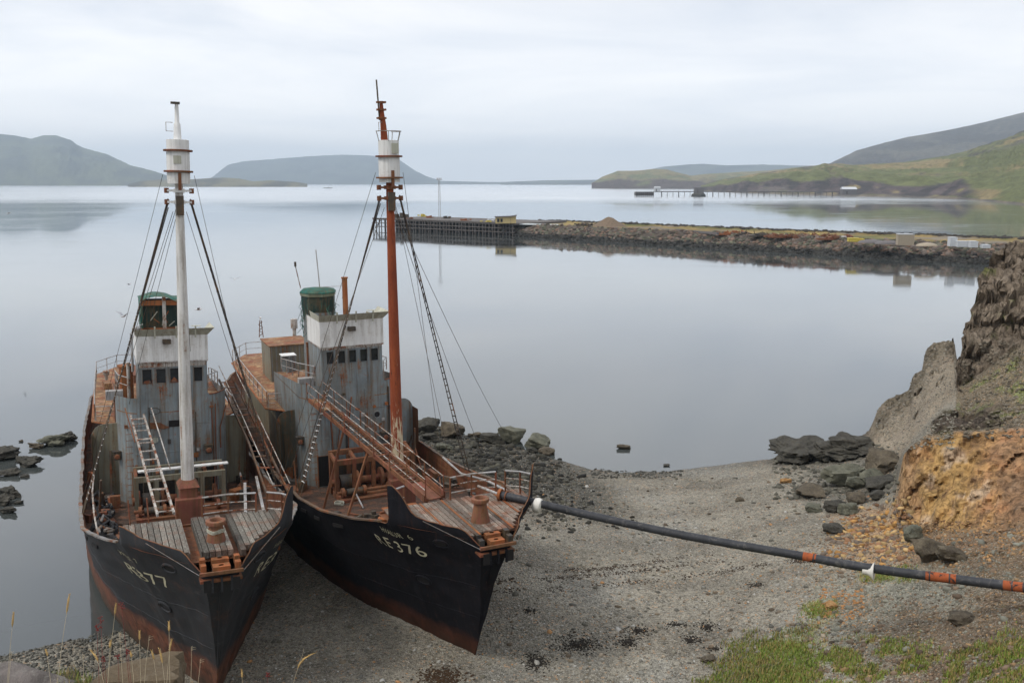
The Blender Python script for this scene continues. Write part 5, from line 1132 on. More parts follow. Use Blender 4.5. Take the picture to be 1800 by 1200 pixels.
    for s in (-1, 1):
        foots = [-11.8, -12.3, -13.0] if s < 0 else [-11.9, -12.5]
        for i, xf in enumerate(foots): wire((top[0], s * 0.5, 19.6 - 0.2 * i), (xf, s * (Hx(xf) - 0.12), G(xf)), 0.024 if i else 0.03, 'shroud')
        n_ = 34; m_ = MB(); a0, a1 = Vector((top[0], s * 0.5, 19.6)), Vector((top[0], s * 0.5, 19.4)); b0, b1 = Vector((foots[0], s * (Hx(foots[0]) - .12), G(foots[0]))), Vector((foots[1], s * (Hx(foots[1]) - .12), G(foots[1])))
        rt = empty('ratlines'); rt.parent = S
        lo_ = 0.30 if (s < 0) else 0.16
        for i in range(1, n_):
            f_ = lo_ + (0.97 - lo_) * i / n_; p0, p1 = a0.lerp(b0, f_), a1.lerp(b1, f_); mid = p0.lerp(p1, 0.5); dv = (p1 - p0).normalized()
            hl = max((p1 - p0).length / 2 + 0.05, 0.14); m_ = MB(); m_.tube([mid - dv * hl, mid + dv * hl], 0.03, 4); m_.build('rung', M['white' if (i > 22 and s < 0) else ('darkmetal' if s > 0 else 'railgrey')], rt)
        wire((top[0], s * 0.7, 20.7), (-17.5 if k else -16.5, s * 4.75, 3.9), 0.012, 'backstay')
        wire((top[0], s * 0.3, 19.0), (-15.2, s * 4.8, 4.0), 0.012, 'backstay')
        if k == 1: wire((top[0] + 0.3, s * 0.1 - 0.1, 19.1), (-17.6, s * 1.6 - 0.6, 10.6), 0.014, 'halyard'); wire((top[0] + 0.3, s * 0.1, 19.1), (-17.4, s * 1.4 - 0.9, 8.4), 0.012, 'halyard')
    if k == 0:
        inv = S.matrix_world.inverted(); wire(mp(19.0, 0, 0.2), inv @ at(886, 760, 0.9), 0.016, 'mooring_wire', 0.4); wire(mp(18.9, 0, 0.2), inv @ at(848, 800, 0.6), 0.016, 'mooring_wire', 0.3)
        m_ = MB(); m_.tube([(-11.7 + 0.2 * math.cos(a) * 1.5, 3.95, 6.8 + 0.2 * math.sin(a)) for a in np.linspace(0, 6.28, 14)], 0.02, 4); B(m_, 'wire_coil', 'wire')
    # ---- house and bridge
    def back(y): return 1.35 * max(0, (abs(y) - 1.7) / 1.2) ** 2.2
    def arc(xf, hw, bow, n=12, y0=None): return [(xf - back(y), y) for y in np.linspace(-hw, hw, n)]
    YO = -0.32 if k == 0 else 0.0; n_before = set(sc.objects)
    def walls(outline, z0, z1, name, mat, th=0.05, parent=None, nz=6, topf=None):
        m_ = MB(); m_.grid(lambda i, j: (outline[i][0] + fbm(Vector((outline[i][1], j * .7, k)), 2) * 0.02, outline[i][1], z0 + ((topf(outline[i]) if topf else z1) - z0) * j / nz), len(outline), nz + 1); return B(m_, name, mat, parent, True, 30)
    XF = -17.1; HWL = 2.9; dk = G(-18) - 1.05
    fr0 = arc(XF, HWL, 1.5, 24); ol = [(-26.0, -HWL)] + fr0 + [(-26.0, HWL)]
    house = walls(ol, dk, 8.75, 'superstructure', 'grey', topf=lambda p_: (8.72 + (0.35 if abs(p_[1]) < 1.8 else 0)) if p_[0] > -20.5 else 8.0)
    m_ = MB(); m_.prism([(x, y, 7.85) for x, y in ol], (0, 0, 0.06)); m_.build('bridge_deck', M['rustdeck'], house)
    m_ = MB()
    pts = [(x + 0.02, y, 8.74) for x, y in fr0 if y > 1.8]; m_.tube(pts, 0.035, 5); m_.build('coaming', M['rust'], house, True)
    # weld seams, porthole, lamp, torn plate
    for z in (5.6, 7.15): m_ = MB(); m_.tube([(x + 0.015, y, z) for x, y in fr0], 0.014, 4); m_.build('seam', M['grey'], house)
    for yy in (-2.0, -1.0, 0.1, 1.1, 2.1):
        xx = XF - back(yy); m_ = MB(); m_.box((xx + 0.012, yy, (dk + 7.1) / 2), (0.02, 0.035, 7.1 - dk)); m_.build('seam', M['grey'], house)
    for yy, z in (((1.35, 6.7),) if k == 0 else ((-1.05, 6.35), (0.75, 6.5))):
        xx = XF - back(yy)
        m_ = MB(); m_.tube([(xx + 0.03, yy + 0.2 * math.cos(a), z + 0.2 * math.sin(a)) for a in np.linspace(0, 6.283, 17)], 0.035, 6, False); p_ = m_.build('porthole', M['grey'], house, True)
        m_ = MB(); m_.add([(xx + 0.02, yy + 0.19 * math.cos(a), z + 0.19 * math.sin(a)) for a in np.linspace(0, 6.283, 16, endpoint=False)], [tuple(range(16))]); m_.build('pane', M['glass'] if k == 0 else M['beige'], p_)
    for yy, z in ((1.75, 5.35) if k == 0 else (1.75, 5.6), (-3.0, 5.3)):
        xx = XF - back(min(abs(yy), HWL)); m_ = MB(); m_.box((xx + 0.18, yy, z), (0.34, 0.36, 0.40)); m_.box((xx + 0.14, yy, z + 0.26), (0.4, 0.46, 0.05)); l_ = m_.build('deck_lamp', M['darkmetal'], house)
        m_ = MB(); m_.rev((0, 0, 0), [(0.13, 0), (0.15, 0.05), (0.1, 0.08)], 14); m_.v = [(xx + 0.35 + z_, yy + x_, z + y_) for x_, y_, z_ in m_.v]; m_.build('lens', M['rust'], l_)
    if k == 1:
        m_ = MB(); m_.prism([(XF + .03, -1.35, 7.35), (XF + .03, -0.75, 7.30), (XF + .06, -0.3, 7.0), (XF + .05, -0.55, 6.93), (XF + .04, -1.35, 7.0)], (0.02, 0, 0)); m_.build('torn_plate', M['rust'], house)
        m_ = MB(); m_.box((XF + .02, 0.0, 7.2), (0.03, 0.62, 0.36)); m_.build('hole', M['black'], house)
        m_ = MB(); m_.tube([(XF + .15, -1.05 + 0.3 * math.cos(a), 8.0 + 0.18 * math.sin(a)) for a in np.linspace(0, 6.283, 15)], 0.02, 4, False); m_.build('hanging_wire_coil', M['wire'], house)
    else:
        for yy, z, w_, h_2 in ((0.2, 7.15, .4, .16), (1.2, 7.2, .3, .2), (0.75, 6.5, .1, .9), (1.55, 6.1, .2, .16), (2.1, 7.0, .14, .2), (1.5, 5.9, .1, .4)):
            xx = XF - back(yy); m_ = MB(); pp = [(xx + 0.03, yy + w_ / 2 * math.cos(a) * rs.uniform(.6, 1.1), z + h_2 / 2 * math.sin(a) * rs.uniform(.6, 1.1)) for a in np.linspace(0, 6.28, 11, endpoint=False)]; m_.prism(pp, (0.006, 0, 0)); m_.build('rust_patch', M['orange'], house)
    # conduits, brackets, rungs and doorways on the front of the house
    for j in range(7):
        yy = rs.uniform(-2.6, 2.6); z0_ = rs.uniform(dk, 6.0); z1_ = rs.uniform(6.5, 8.6); xx = XF - back(yy)
        m_ = MB(); m_.tube([(xx + .06, yy, z0_), (xx + .06, yy + rs.uniform(-.02, .02), (z0_ + z1_) / 2), (xx + .06, yy + (rs.uniform(-.4, .4) if j % 3 == 0 else 0), z1_)], rs.uniform(.018, .04), 6); m_.build('conduit', M[['rust', 'grey', 'darkmetal'][j % 3]], house)
    for j in range(9):
        yy = rs.uniform(-2.5, 2.5); z_ = rs.uniform(4.6, 9.0 if abs(yy) < 1.6 else 8.3); xx = XF - back(yy); m_ = MB(); m_.box((xx + .07, yy, z_), (.12, rs.uniform(.08, .3), rs.uniform(.08, .3))); m_.build('bracket', M[['rust', 'darkmetal', 'orange', 'railgrey'][j % 4]], house)
    for j in range(12):
        yy = -2.35; xx = XF - back(yy); z_ = dk + .5 + j * .36; m_ = MB(); m_.tube([(xx + .04, yy - .18, z_), (xx + .16, yy - .18, z_), (xx + .16, yy + .18, z_), (xx + .04, yy + .18, z_)], .014, 4); m_.build('rung', M['rust'], house)
    for yy in (-1.9, 1.7):
        xx = XF - back(yy); m_ = MB(); m_.box((xx + .03, yy, dk + 1.05), (.04, .7, 1.8)); d_ = m_.build('doorway', M['black'], house)
        m_ = MB(); m_.tube([(xx + .06, yy - .37, dk + .12), (xx + .06, yy - .37, dk + 1.98), (xx + .06, yy + .37, dk + 1.98), (xx + .06, yy + .37, dk + .12)], .04, 5); m_.build('frame', M['rust'], d_)
    # rusty pieces in the side passages and on the boat deck
    for j in range(22):
        s_ = -1 if j % 2 else 1; x = rs.uniform(-24, -14.5); y = s_ * rs.uniform(3.2, 4.3); z = G(x) - .95; m_ = MB()
        if j % 3 == 0: m_.beam((x, y, z), (x + rs.uniform(-1.5, 1.5), y + rs.uniform(-.3, .3), z + rs.uniform(.8, 2.6)), rs.uniform(.05, .12)); B(m_, 'fallen_bar', ['rust', 'darkrust', 'whiterust'][rs.randint(3)])
        else: m_.box((x, y, z + .25), (rs.uniform(.3, 1.2), rs.uniform(.2, .6), rs.uniform(.3, .9)), Matrix.Rotation(rs.uniform(0, 3), 3, 'Z')); B(m_, 'deck_fitting', ['rust', 'darkmetal', 'orange'][rs.randint(3)])
    for j in range(12):
        x = rs.uniform(-41, -26); y = rs.uniform(-3.5, 3.5); m_ = MB()
        if k == 0 and -35.2 < x < -31.2 and -2.7 < y < .8: continue
        if j % 2: m_.rev((x, y, 6.05), [(.12, 0), (.11, .6), (.22, .75), (.24, 1.0), (.1, 1.05)], 10); B(m_, 'vent_cowl', ['rust', 'whiterust'][j % 4 // 2], None, True)
        else: m_.box((x, y, 6.3), (rs.uniform(.5, 1.4), rs.uniform(.4, 1.0), rs.uniform(.3, .6)), Matrix.Rotation(rs.uniform(-.1, .1), 3, 'Z')); B(m_, 'deck_locker', ['rustdeck', 'grey', 'rust'][rs.randint(3)])
    # wheelhouse: front and side walls pierced by windows
    WH, WX = 1.76, -17.13
    wh = empty('wheelhouse'); wh.parent = S
    z0w, z1w, zt = (9.95, 10.68, 10.92) if k == 0 else (9.52, 10.32, 10.70)
    wins = [(-1.52 + 0.655 * i, 0.43) for i in range(5)] if k == 0 else [(-1.60, 0.50), (-0.88, 0.50), (-0.17, 0.50), (1.08, 0.46)]
    m_ = MB(); m_.box((WX, 0, (7.9 + z0w) / 2), (0.08, 2 * WH, z0w - 7.9)); m_.box((WX, 0, (z1w + zt) / 2), (0.08, 2 * WH, zt - z1w)); cur = -WH
    for (y_, w_) in wins + [(WH, 0)]:
        if y_ - cur > 0.01: m_.box((WX, (cur + y_) / 2, (z0w + z1w) / 2), (0.08, y_ - cur, z1w - z0w))
        cur = y_ + w_
    for s in (-1, 1): m_.box((WX - 1.6, s * WH, (7.9 + zt) / 2), (3.12, 0.08, zt - 7.9))
    m_.box((WX - 3.2, 0, (7.9 + zt) / 2), (0.08, 2 * WH + .08, zt - 7.9)); m_.build('wall', M['whiterust' if k else 'grey'] if False else M['grey'], wh)
    m_ = MB(); m_.box((WX + 0.045, 0, (z1w + zt) / 2 + 0.05), (0.02, 2 * WH, zt - z1w - 0.1)); m_.build('fascia', M['whiterust'], wh)
    for (y_, w_) in wins:
        m_ = MB(); m_.box((WX - 0.06, y_ + w_ / 2, (z0w + z1w) / 2), (0.02, w_ + .04, z1w - z0w + .04)); f_ = m_.build('window', M['glass'], wh)
        m_ = MB(); zc, hz2 = (z0w + z1w) / 2, (z1w - z0w) / 2
        m_.tube([(WX + .05, y_, zc - hz2), (WX + .05, y_ + w_, zc - hz2), (WX + .05, y_ + w_, zc + hz2), (WX + .05, y_, zc + hz2), (WX + .05, y_, zc - hz2)], 0.02, 4); m_.build('frame', M['grey' if k == 0 else 'railworn'], f_)
        if rs.rand() < (0.6 if k else 0.25): m_ = MB(); m_.prism([(WX - .04, y_ + w_ * .1, z0w + .02), (WX - .04, y_ + w_ * .95, z0w + .02), (WX - .04, y_ + w_ * rs.uniform(.3, .9), z0w + rs.uniform(.12, .3)), (WX - .04, y_ + w_ * .15, z0w + .12)], (0.005, 0, 0)); m_.build('broken_pane', M['railworn'], f_)
    # white open bridge above
    OB = empty('open_bridge'); OB.parent = S; zb, zt2 = (10.92, 12.42) if k == 0 else (10.70, 12.15)
    m_ = MB(); c_ = [(WX - 3.1, -WH - .1), (WX + .12, -WH - .1), (WX + .12, WH + .1), (WX - 3.1, WH + .1)]
    m_.grid(lambda i, j: (c_[i][0], c_[i][1], zb + (zt2 - zb) * j / 3), 4, 4); m_.build('bulwark', M['white'], OB)
    m_ = MB(); m_.grid(lambda i, j: (c_[i][0] - .06 if i in (1, 2) else c_[i][0], c_[i][1] * .96, zb + (zt2 - zb) * j / 3), 4, 4); m_.build('bulwark_lining', M['beige'], OB)
    m_ = MB(); m_.prism([(WX + .12, -WH - .1, zb - .04), (WX + .12, WH + .1, zb - .04), (WX - 3.2, WH + .1, zb - .04), (WX - 3.2, -WH - .1, zb - .04)], (0, 0, .08)); m_.build('floor', M['whiterust'], OB)
    m_ = MB(); fl_ = 0.34                      # flared wind deflector
    o1 = [(WX - 2.0, -WH - .1), (WX + .12, -WH - .1), (WX + .12, WH + .1), (WX - 2.0, WH + .1)]; o2 = [(WX - 2.0, -WH - .1 - fl_ * (.2 if k == 0 else .2)), (WX + .12 + fl_, -WH - .1 - .1), (WX + .12 + fl_, WH + .1 + fl_), (WX - 2.0, WH + .1 + fl_)]
    m_.grid(lambda i, j: (o1[i][0] + (o2[i][0] - o1[i][0]) * j / 2, o1[i][1] + (o2[i][1] - o1[i][1]) * j / 2, zt2 + 0.42 * j / 2), 4, 3); m_.build('wind_deflector', M['beige'], OB)
    for yy in (-.9, 0.2, 1.2): m_ = MB(); m_.beam((WX + .3, yy, zt2 - .1), (WX + .42, yy, zt2 + .55), .08, .05); m_.build('deflector_bracket', M['beige'], OB)
    m_ = MB(); m_.box((WX + .26, (-.05 if k == 0 else -.3), 11.95 if k == 0 else 11.85), (0.28, .42, .24)); m_.build('floodlight', M['darkmetal'], OB)
    m_ = MB(); m_.box((WX - .3, 1.3, zt2 + .45), (.3, .5, .02)); m_.build('bridge_instrument', M['beige'], OB)
    for o_ in set(sc.objects) - n_before:
        if o_.parent is S: o_.location.y = YO
    if k == 0:
        m_ = MB(); m_.box((WX + .0, -.32, 9.0), (.12, .01, .01))
    # pipes and searchlight beside the wheelhouse
    for (x, y, z0_, z1_, r, mt) in ((-19.6, -1.9, 7.9, 12.1, .13, 'rust'), (-20.6, -2.1, 7.9, 10.6, .1, 'rust'), (-20.8, 0.35, 10.5, 14.4, .17, 'orange')) if k == 0 else ((-20.8, -2.3, 7.9, 9.9, .38, 'orange'), (-18.6, -2.25, 7.9, 10.4, .09, 'whiterust'), (-19.0, -2.0, 9.9, 12.0, .07, 'railgrey')):
        m_ = MB(); m_.rev((x, y, 0), [(r, z0_), (r, z1_), (r * 1.25, z1_ + .01), (r * 1.25, z1_ + .1)], 12); m_.build('vent_pipe', M[mt], S, True)
    # funnel
    fu = empty('funnel'); fu.parent = S; fxx, fyy = -23.2, (-0.75 if k == 0 else -0.15)
    m_ = MB(); m_.rev((fxx, fyy, 0), [(1.0, 7.9), (0.95, 11.5), (0.92, 12.2)] if k == 0 else [(1.15, 7.9), (1.1, 11.9)], 20, 1.25, 1.0 if k == 0 else 1.05); m_.build('casing', M['grey' if k == 0 else 'orange'], fu, True)
    if k == 0:
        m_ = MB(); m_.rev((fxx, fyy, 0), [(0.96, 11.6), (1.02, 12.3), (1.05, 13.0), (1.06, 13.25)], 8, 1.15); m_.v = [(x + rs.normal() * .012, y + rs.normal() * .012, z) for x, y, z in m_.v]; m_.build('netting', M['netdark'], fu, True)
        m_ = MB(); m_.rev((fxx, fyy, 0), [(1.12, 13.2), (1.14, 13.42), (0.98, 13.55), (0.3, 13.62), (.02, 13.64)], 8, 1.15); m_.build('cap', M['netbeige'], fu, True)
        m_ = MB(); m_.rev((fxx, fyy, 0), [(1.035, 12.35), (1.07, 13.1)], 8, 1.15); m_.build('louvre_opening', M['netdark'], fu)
        m_ = MB(); m_.rev((fxx, fyy, 0.012), [(1.15, 13.36), (1.15, 13.43), (1.0, 13.57), (0.35, 13.64), (.02, 13.66)], 8, 1.15); m_.build('netting', M['green'], fu, True)
        m_ = MB()
        for i in range(90): a = rs.uniform(0, 6.28); z_ = rs.uniform(11.0, 13.2); rr = 1.06; p_ = Vector((fxx + rr * 1.25 * math.cos(a), fyy + rr * math.sin(a), z_)); m_.tube([p_, p_ + Vector((rs.normal() * .1, rs.normal() * .1, -.3)), p_ + Vector((rs.normal() * .2, rs.normal() * .2, -.7))], .014, 4)
        m_.build('net_strand', M['green'], fu)
        wire((fxx - .3, fyy + .2, 13.6), (fxx - .3, fyy + .05, 16.0), .035, 'aerial', 0, 'railgrey'); wire((fxx - .8, fyy - .9, 13.6), (fxx - .9, fyy - 1.15, 15.0), .03, 'aerial', 0, 'whiterust')
        m_ = MB(); m_.box((fxx - .9, fyy - 1.15, 15.1), (.12, .12, .3)); B(m_, 'lantern', 'darkmetal')
        m_ = MB(); m_.tube([(fxx + .6, fyy + .2, 13.75), (fxx + 1.0, fyy + 1.4, 13.8), (fxx + .9, fyy + 1.3, 13.0)], .02, 4); m_.build('cap_rail', M['railgrey'], fu)
    else:
        x0_, x1_, w_ = fxx - 1.1, fxx + 1.1, 1.12; zl, zh = 11.9, 13.55
        for (xx, yy) in ((x1_, -w_), (x1_, w_), (x0_, -w_), (x0_, w_)): m_ = MB(); m_.beam((xx, fyy + yy, zl), (xx, fyy + yy, zh), .1); m_.build('corner_post', M['green'], fu)
        m_ = MB(); m_.beam((x1_ + .05, fyy + .12, zl - .3), (x1_ + .05, fyy + .12, zh + .25), .2, .08); m_.build('centre_post', M['whiterust'], fu)
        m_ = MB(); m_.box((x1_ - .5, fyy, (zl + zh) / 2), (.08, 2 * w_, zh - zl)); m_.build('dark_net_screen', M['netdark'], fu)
        m_ = MB(); m_.box((fxx - .2, fyy, (zl + zh) / 2), (1.2, 2 * w_ - .3, zh - zl - .1)); m_.build('uptake', M['black'], fu)
        m_ = MB(); m_.box((x1_, fyy, zh - .12), (.12, 2 * w_ + .1, .3)); m_.build('header', M['orange'], fu)
        for j in range(6): m_ = MB(); a = (x1_ - .1, fyy + rs.uniform(-.9, .8), zl + rs.uniform(.1, .5)); m_.tube([a, (a[0] + .1, a[1] + rs.uniform(-.4, .4), a[2] + rs.uniform(.1, .6))], .03, 4); m_.build('wreckage', M['beige' if j % 2 else 'orange'], fu)
        m_ = MB(); m_.grid(lambda i, j: (x0_ - .15 + (x1_ - x0_ + .35) * i / 6, fyy - w_ - .12 + (2 * w_ + .2) * j / 6, zh + .05 + .28 * math.sin(math.pi * min(1, j / 5)) + rs.normal() * .02 - .05 * (i == 6)), 7, 7); m_.build('netting_roof', M['green'], fu, True)
        m_ = MB(); m_.grid(lambda i, j: (x1_ - (x1_ - x0_) * i / 6, fyy - w_ - .08 + rs.normal() * .02, zl + (zh - zl) * j / 6), 7, 7); m_.build('netting_side', M['green'], fu, True)
        m_ = MB(); m_.tube([(x1_ + .2, fyy - 1.1, 12.2), (x1_ + .22, fyy - 1.5, 12.0)], .03, 4); m_.rev((x1_ + .1, fyy - 1.45, 11.6), [(.05, 0), (.25, .15), (.27, .4), (.2, .42)], 12); m_.build('searchlight', M['railgrey'], fu, True)
    # boat deck and aft house
    BD = 6.0
    m_ = MB(); pl_ = [(-22.5, -2.9), (-24.0, -4.2), (-40, -3.9), (-43, -2.4), (-43, 2.4), (-40, 3.9), (-24, 4.2), (-22.5, 2.9)]; m_.prism([(x, y, BD) for x, y in pl_], (0, 0, 0.08)); bd = B(m_, 'boat_deck', 'rustdeck')
    m_ = MB(); m_.tube([(x, y, BD + .04) for x, y in pl_ + [pl_[0]]], .06, 5); m_.build('deck_edge', M['orange'], bd)
    ah = [(-42, -2.2), (-40, -3.0), (-25.5, -3.0), (-24.5, -2.2), (-24.5, 2.2), (-25.5, 3.0), (-40, 3.0), (-42, 2.2), (-42, -2.2)]
    walls(ah, dk - .1, BD, 'aft_house', 'ochreplate' if k == 0 else 'rust')
    rail([(-24.2, -4.05, BD + .08), (-31, -4.0, BD + .08), (-40, -3.8, BD + .08), (-42.9, -2.3, BD + .08), (-42.9, 2.3, BD + .08)], 1.0, 2, 1.7, 'railing', 'whiterust', 'railgrey', 0.026)
    rail([(-24.0, -4.0, BD + .08), (-23.8, -2.9, BD + .08)], .9, 3, 1.1, 'railing', 'whiterust', 'whiterust', 0.026)
    rail([(-24.2, 4.05, BD + .08), (-34, 3.95, BD + .08)], 1.0, 2, 1.7, 'railing', 'whiterust', 'railgrey', 0.026)
    # side screens: tall plate with rounded top, both sides of the house
    for s in (-1, 1):
        n_ = 10; prof = [(s * 2.9, dk), (s * 4.25, dk + .2), (s * 4.3, 5.9)] + [(s * (3.5 + .8 * math.cos(a)), 5.9 + .9 * math.sin(a)) for a in np.linspace(0.15, 1.57, n_)] + [(s * 2.9, 6.85)]
        m_ = MB(); m_.prism([(-19.0 - abs(y) * .25, y, z) for y, z in prof], (-0.07, 0, 0)); sc_ = B(m_, 'side_screen', 'greydark' if (k == 0 and s < 0) else ('grey' if k == 0 else 'ochreplate'))
        m_ = MB(); m_.grid(lambda i, j: (-19.1 - 4.4 * i / 8, s * (4.28 - .02 * i), dk + (6.2 - dk) * j / 3), 9, 4); m_.build('side_plate', M['greydark' if (k == 0 and s < 0) else 'rust'], sc_)
    if k == 0:
        m_ = MB(); m_.box((-19.9, -3.45, 4.3), (.05, .95, 2.2)); B(m_, 'patch_plate', 'greydark')
        # orange-roofed box aft
        bx = empty('deckhouse'); bx.parent = S
        m_ = MB(); m_.box((-33.2, -.95, 7.35), (3.4, 2.9, 2.55)); 
        m_.build('wall', M['ochreplate'], bx)
        for i in range(9): m_ = MB(); m_.box((-31.48, -2.3 + i * .33, 7.35), (.03, .05, 2.5)); m_.build('seam', M['grey'], bx)
        m_ = MB(); m_.box((-33.2, -.95, 8.66), (3.55, 3.05, .08)); m_.build('roof', M['rustdeck'], bx)
        m_ = MB(); m_.rev((-26.0, -2.25, 0), [(.12, BD), (.12, 7.4), (.5, 7.45), (.52, 8.9), (.48, 9.0)], 4, 1, 1); m_.build('cowl_box', M['grey'], S)
        m_ = MB(); m_.box((-26.0, -2.25, 9.02), (.95, .95, .05)); B(m_, 'cowl_cover', 'white')
        m_ = MB(); m_.rev((-35.5, 0.2, 0), [(.14, 8.6), (.14, 9.2), (.26, 9.2), (.26, 9.9)], 8); B(m_, 'small_funnel', 'whiterust')
        m_ = MB()
        for i in range(5): m_.beam((-36, -2.2 + (.15 if i % 2 else -.15), 8.7 + i * .22), (-36, -2.2 - (.15 if i % 2 else -.15), 8.92 + i * .22), .04)
        m_.tube([(-36, -2.35, 8.6), (-36, -2.25, 9.9)], .03, 4); m_.tube([(-36, -2.05, 8.6), (-36, -2.15, 9.9)], .03, 4); B(m_, 'lattice_post', 'rust')
    else:
        m_ = MB(); m_.box((-34, 0, 6.7), (4, 3, 1.3)); B(m_, 'deckhouse', 'rust')
        m_ = MB(); m_.prism([(-22.6, -2.95, 8.0), (-23.4, -2.95, 6.0), (-26.5, -2.95, 6.0), (-26.5, -2.95, 8.0)], (0, .05, 0)); B(m_, 'torn_side', 'rust')
    # signal-lamp platform at the wing
    m_ = MB(); m_.box((-19.2, -2.6 if k == 0 else -3.0, 8.6), (.5, .9, .5)); B(m_, 'wing_locker', 'railgrey')
    # pipe stubs above the house side
    rail([(-18.7, 2.0, 8.75), (-20.5, 2.75, 8.6), (-25.5, 2.8, 8.0)], .8, 2, 1.6, 'railing', 'whiterust', 'railgrey', 0.026)
    rail([(-18.6, -2.2, 8.7), (-20.5, -2.75, 8.6), (-25.5, -2.8, 8.0)], .9, 2, 1.6, 'railing', 'whiterust', 'railgrey', 0.026)
    # ---- gangway from the bridge to the gun platform (ship L: only stringers and a few treads are left)
    A1, A2 = (Vector((-17.3, -2.55, 7.95)), Vector((-2.5, -0.75, 6.45))) if k == 0 else (Vector((-16.6, -1.95, 7.9)), Vector((-3.9, -1.45, 6.35)))
    hw_ = .36 if k == 0 else .33; ax = (A2 - A1).normalized(); sd2 = Vector((-ax.y, ax.x, 0)).normalized()
    gw = empty('gangway'); gw.parent = S
    for s in (-1, 1):
        m_ = MB(); m_.beam(A1 + sd2 * s * hw_, A2 + sd2 * s * hw_, .09, .22 if k == 0 else .14); m_.build('stringer', M['rust' if k == 0 else 'rail'], gw)
        if k == 0:
            for j, hh_ in enumerate((.5, 1.0)):
                m_ = MB(); m_.tube([A1 + sd2 * s * .45 + Vector((0, 0, hh_)), A2 + sd2 * s * .45 + Vector((0, 0, hh_))], .021, 5); m_.build('handrail', M['rail'], gw)
            for i in range(9): p_ = A1.lerp(A2, i / 8) + sd2 * s * .45; m_ = MB(); m_.beam(p_, p_ + Vector((0, 0, 1.02)), .045); m_.build('stanchion', M['rust'], gw)
    if k == 0:
        m_ = MB(); m_.beam(A1.lerp(A2, .0) + Vector((0, 0, .02)), A1.lerp(A2, .14), .7, .04); m_.build('walkway_plate', M['rustdeck'], gw)
        for i in range(34):
            p_ = A1.lerp(A2, .12 + .86 * i / 34); m_ = MB(); m_.box(p_, (.07, .72, .03), Matrix.Rotation(math.atan2(ax.y, ax.x), 3, 'Z')); m_.build('tread', M['darkrust'], gw)
        m_ = MB(); e0 = A2 - ax * 1.9; m_.prism([e0 - sd2 * .5, A2 - sd2 * .5, A2 + sd2 * .5, e0 + sd2 * .5], (0, 0, .05)); m_.build('foot_plate', M['tabern'], gw)
        for s in (-1, 1): m_ = MB(); m_.beam(e0 + sd2 * s * .5 + Vector((0, 0, .15)), A2 + sd2 * s * .5 + Vector((0, 0, .12)), .06, .32); m_.build('foot_cheek', M['tabern'], gw)
        for xx, w_ in ((.52, 1), (.3, 1)):
            p_ = A1.lerp(A2, xx); m_ = MB(); m_.beam((p_.x + .3, p_.y - 1.4, G(p_.x) - 1.05), p_ - Vector((0, 0, .1)), .11); m_.build('prop', M['rust'], gw)
    else:
        for i, u in enumerate((.06, .12, .2, .3, .34, .43, .52, .62, .71, .8, .9, .985)):
            p_ = A1.lerp(A2, u); m_ = MB(); m_.box(p_ + Vector((0, 0, .06)), (.2 if i % 3 == 0 else .08, .68, .045), Matrix.Rotation(math.atan2(ax.y, ax.x) + rs.uniform(-.06, .06), 3, 'Z')); m_.build('tread', M['rail' if i % 2 else 'whiterust'], gw)
        m_ = MB(); m_.beam(A1 + Vector((.6, .7, .5)), A1.lerp(A2, .45) + Vector((0, 1.0, -.9)), .05); m_.build('fallen_handrail', M['whiterust'], gw)
        m_ = MB(); m_.beam(A1 + Vector((.2, -.6, .5)), A1.lerp(A2, .25) + Vector((0, -.4, -.3)), .05); m_.build('fallen_handrail', M['rust'], gw)
        m_ = MB(); m_.box((-14.6, .2, 5.35), (.35, 4.6, .06), Matrix.Rotation(.05, 3, 'Z')); B(m_, 'loose_plank', 'white')
    # port side gangway, collapsed between the ships (L)
    if k == 1:
        cg = empty('collapsed_gangway'); cg.parent = S; a, b = Vector((-23.5, 3.6, 8.3)), Vector((-10.5, 4.4, 4.6))
        for dy_ in (-.4, .45):
            mid_ = a.lerp(b, .55) + Vector((0, dy_ + .25, -.35)); m_ = MB(); m_.beam(a + Vector((0, dy_, 0)), mid_, .08, .16); m_.beam(mid_, b + Vector((0, dy_ * 1.3, 0)), .08, .16); m_.build('stringer', M['darkrust'], cg)
            m_ = MB(); m_.tube([a + Vector((0, dy_, .9)), a.lerp(b, .5) + Vector((0, dy_ + .1, .8)), b + Vector((0, dy_ + .2, .5))], .03, 5); m_.build('handrail', M['whiterust'], cg)
        for i in range(20):
            if i in (2, 3, 7, 9, 10, 14, 17): continue
            u_ = (i + .5) / 20; p_ = a.lerp(b, u_) + Vector((0, .25, -.35)) * (1 - abs(u_ - .55) / .55); m_ = MB(); m_.box(p_, (.14, .8, .03), Matrix.Rotation(rs.uniform(-.25, .25), 3, 'Z') @ Matrix.Rotation(rs.uniform(-.4, .4), 3, 'Y')); m_.build('tread', M['darkrust' if i % 3 else 'rust'], cg)
        for i in range(7): p_ = a.lerp(b, (i + .3) / 7); m_ = MB(); m_.beam(p_ + Vector((0, .45, 0)), p_ + Vector((0, .5, .85)), .04); m_.build('stanchion', M['rust'], cg)
    # ---- winch and frame ahead of the house
    wn_ = empty('whale_winch'); wn_.parent = S; zf_ = G(-14.5) - 1.05
    for xx, zz_ in ((-15.6, 5.15), (-14.3, 4.95)): m_ = MB(); m_.beam((xx, -2.3, zz_), (xx, 2.3, zz_), .22, .28); m_.build('cross_beam', M['rust' if k == 0 else 'ochreplate'], wn_)
    for yy in (-2.2, -1.1, 0.2, 1.3, 2.2): m_ = MB(); m_.beam((-15.6, yy, 5.15), (-14.3, yy, 4.95), .16, .2); m_.build('tie_beam', M['rust'], wn_)
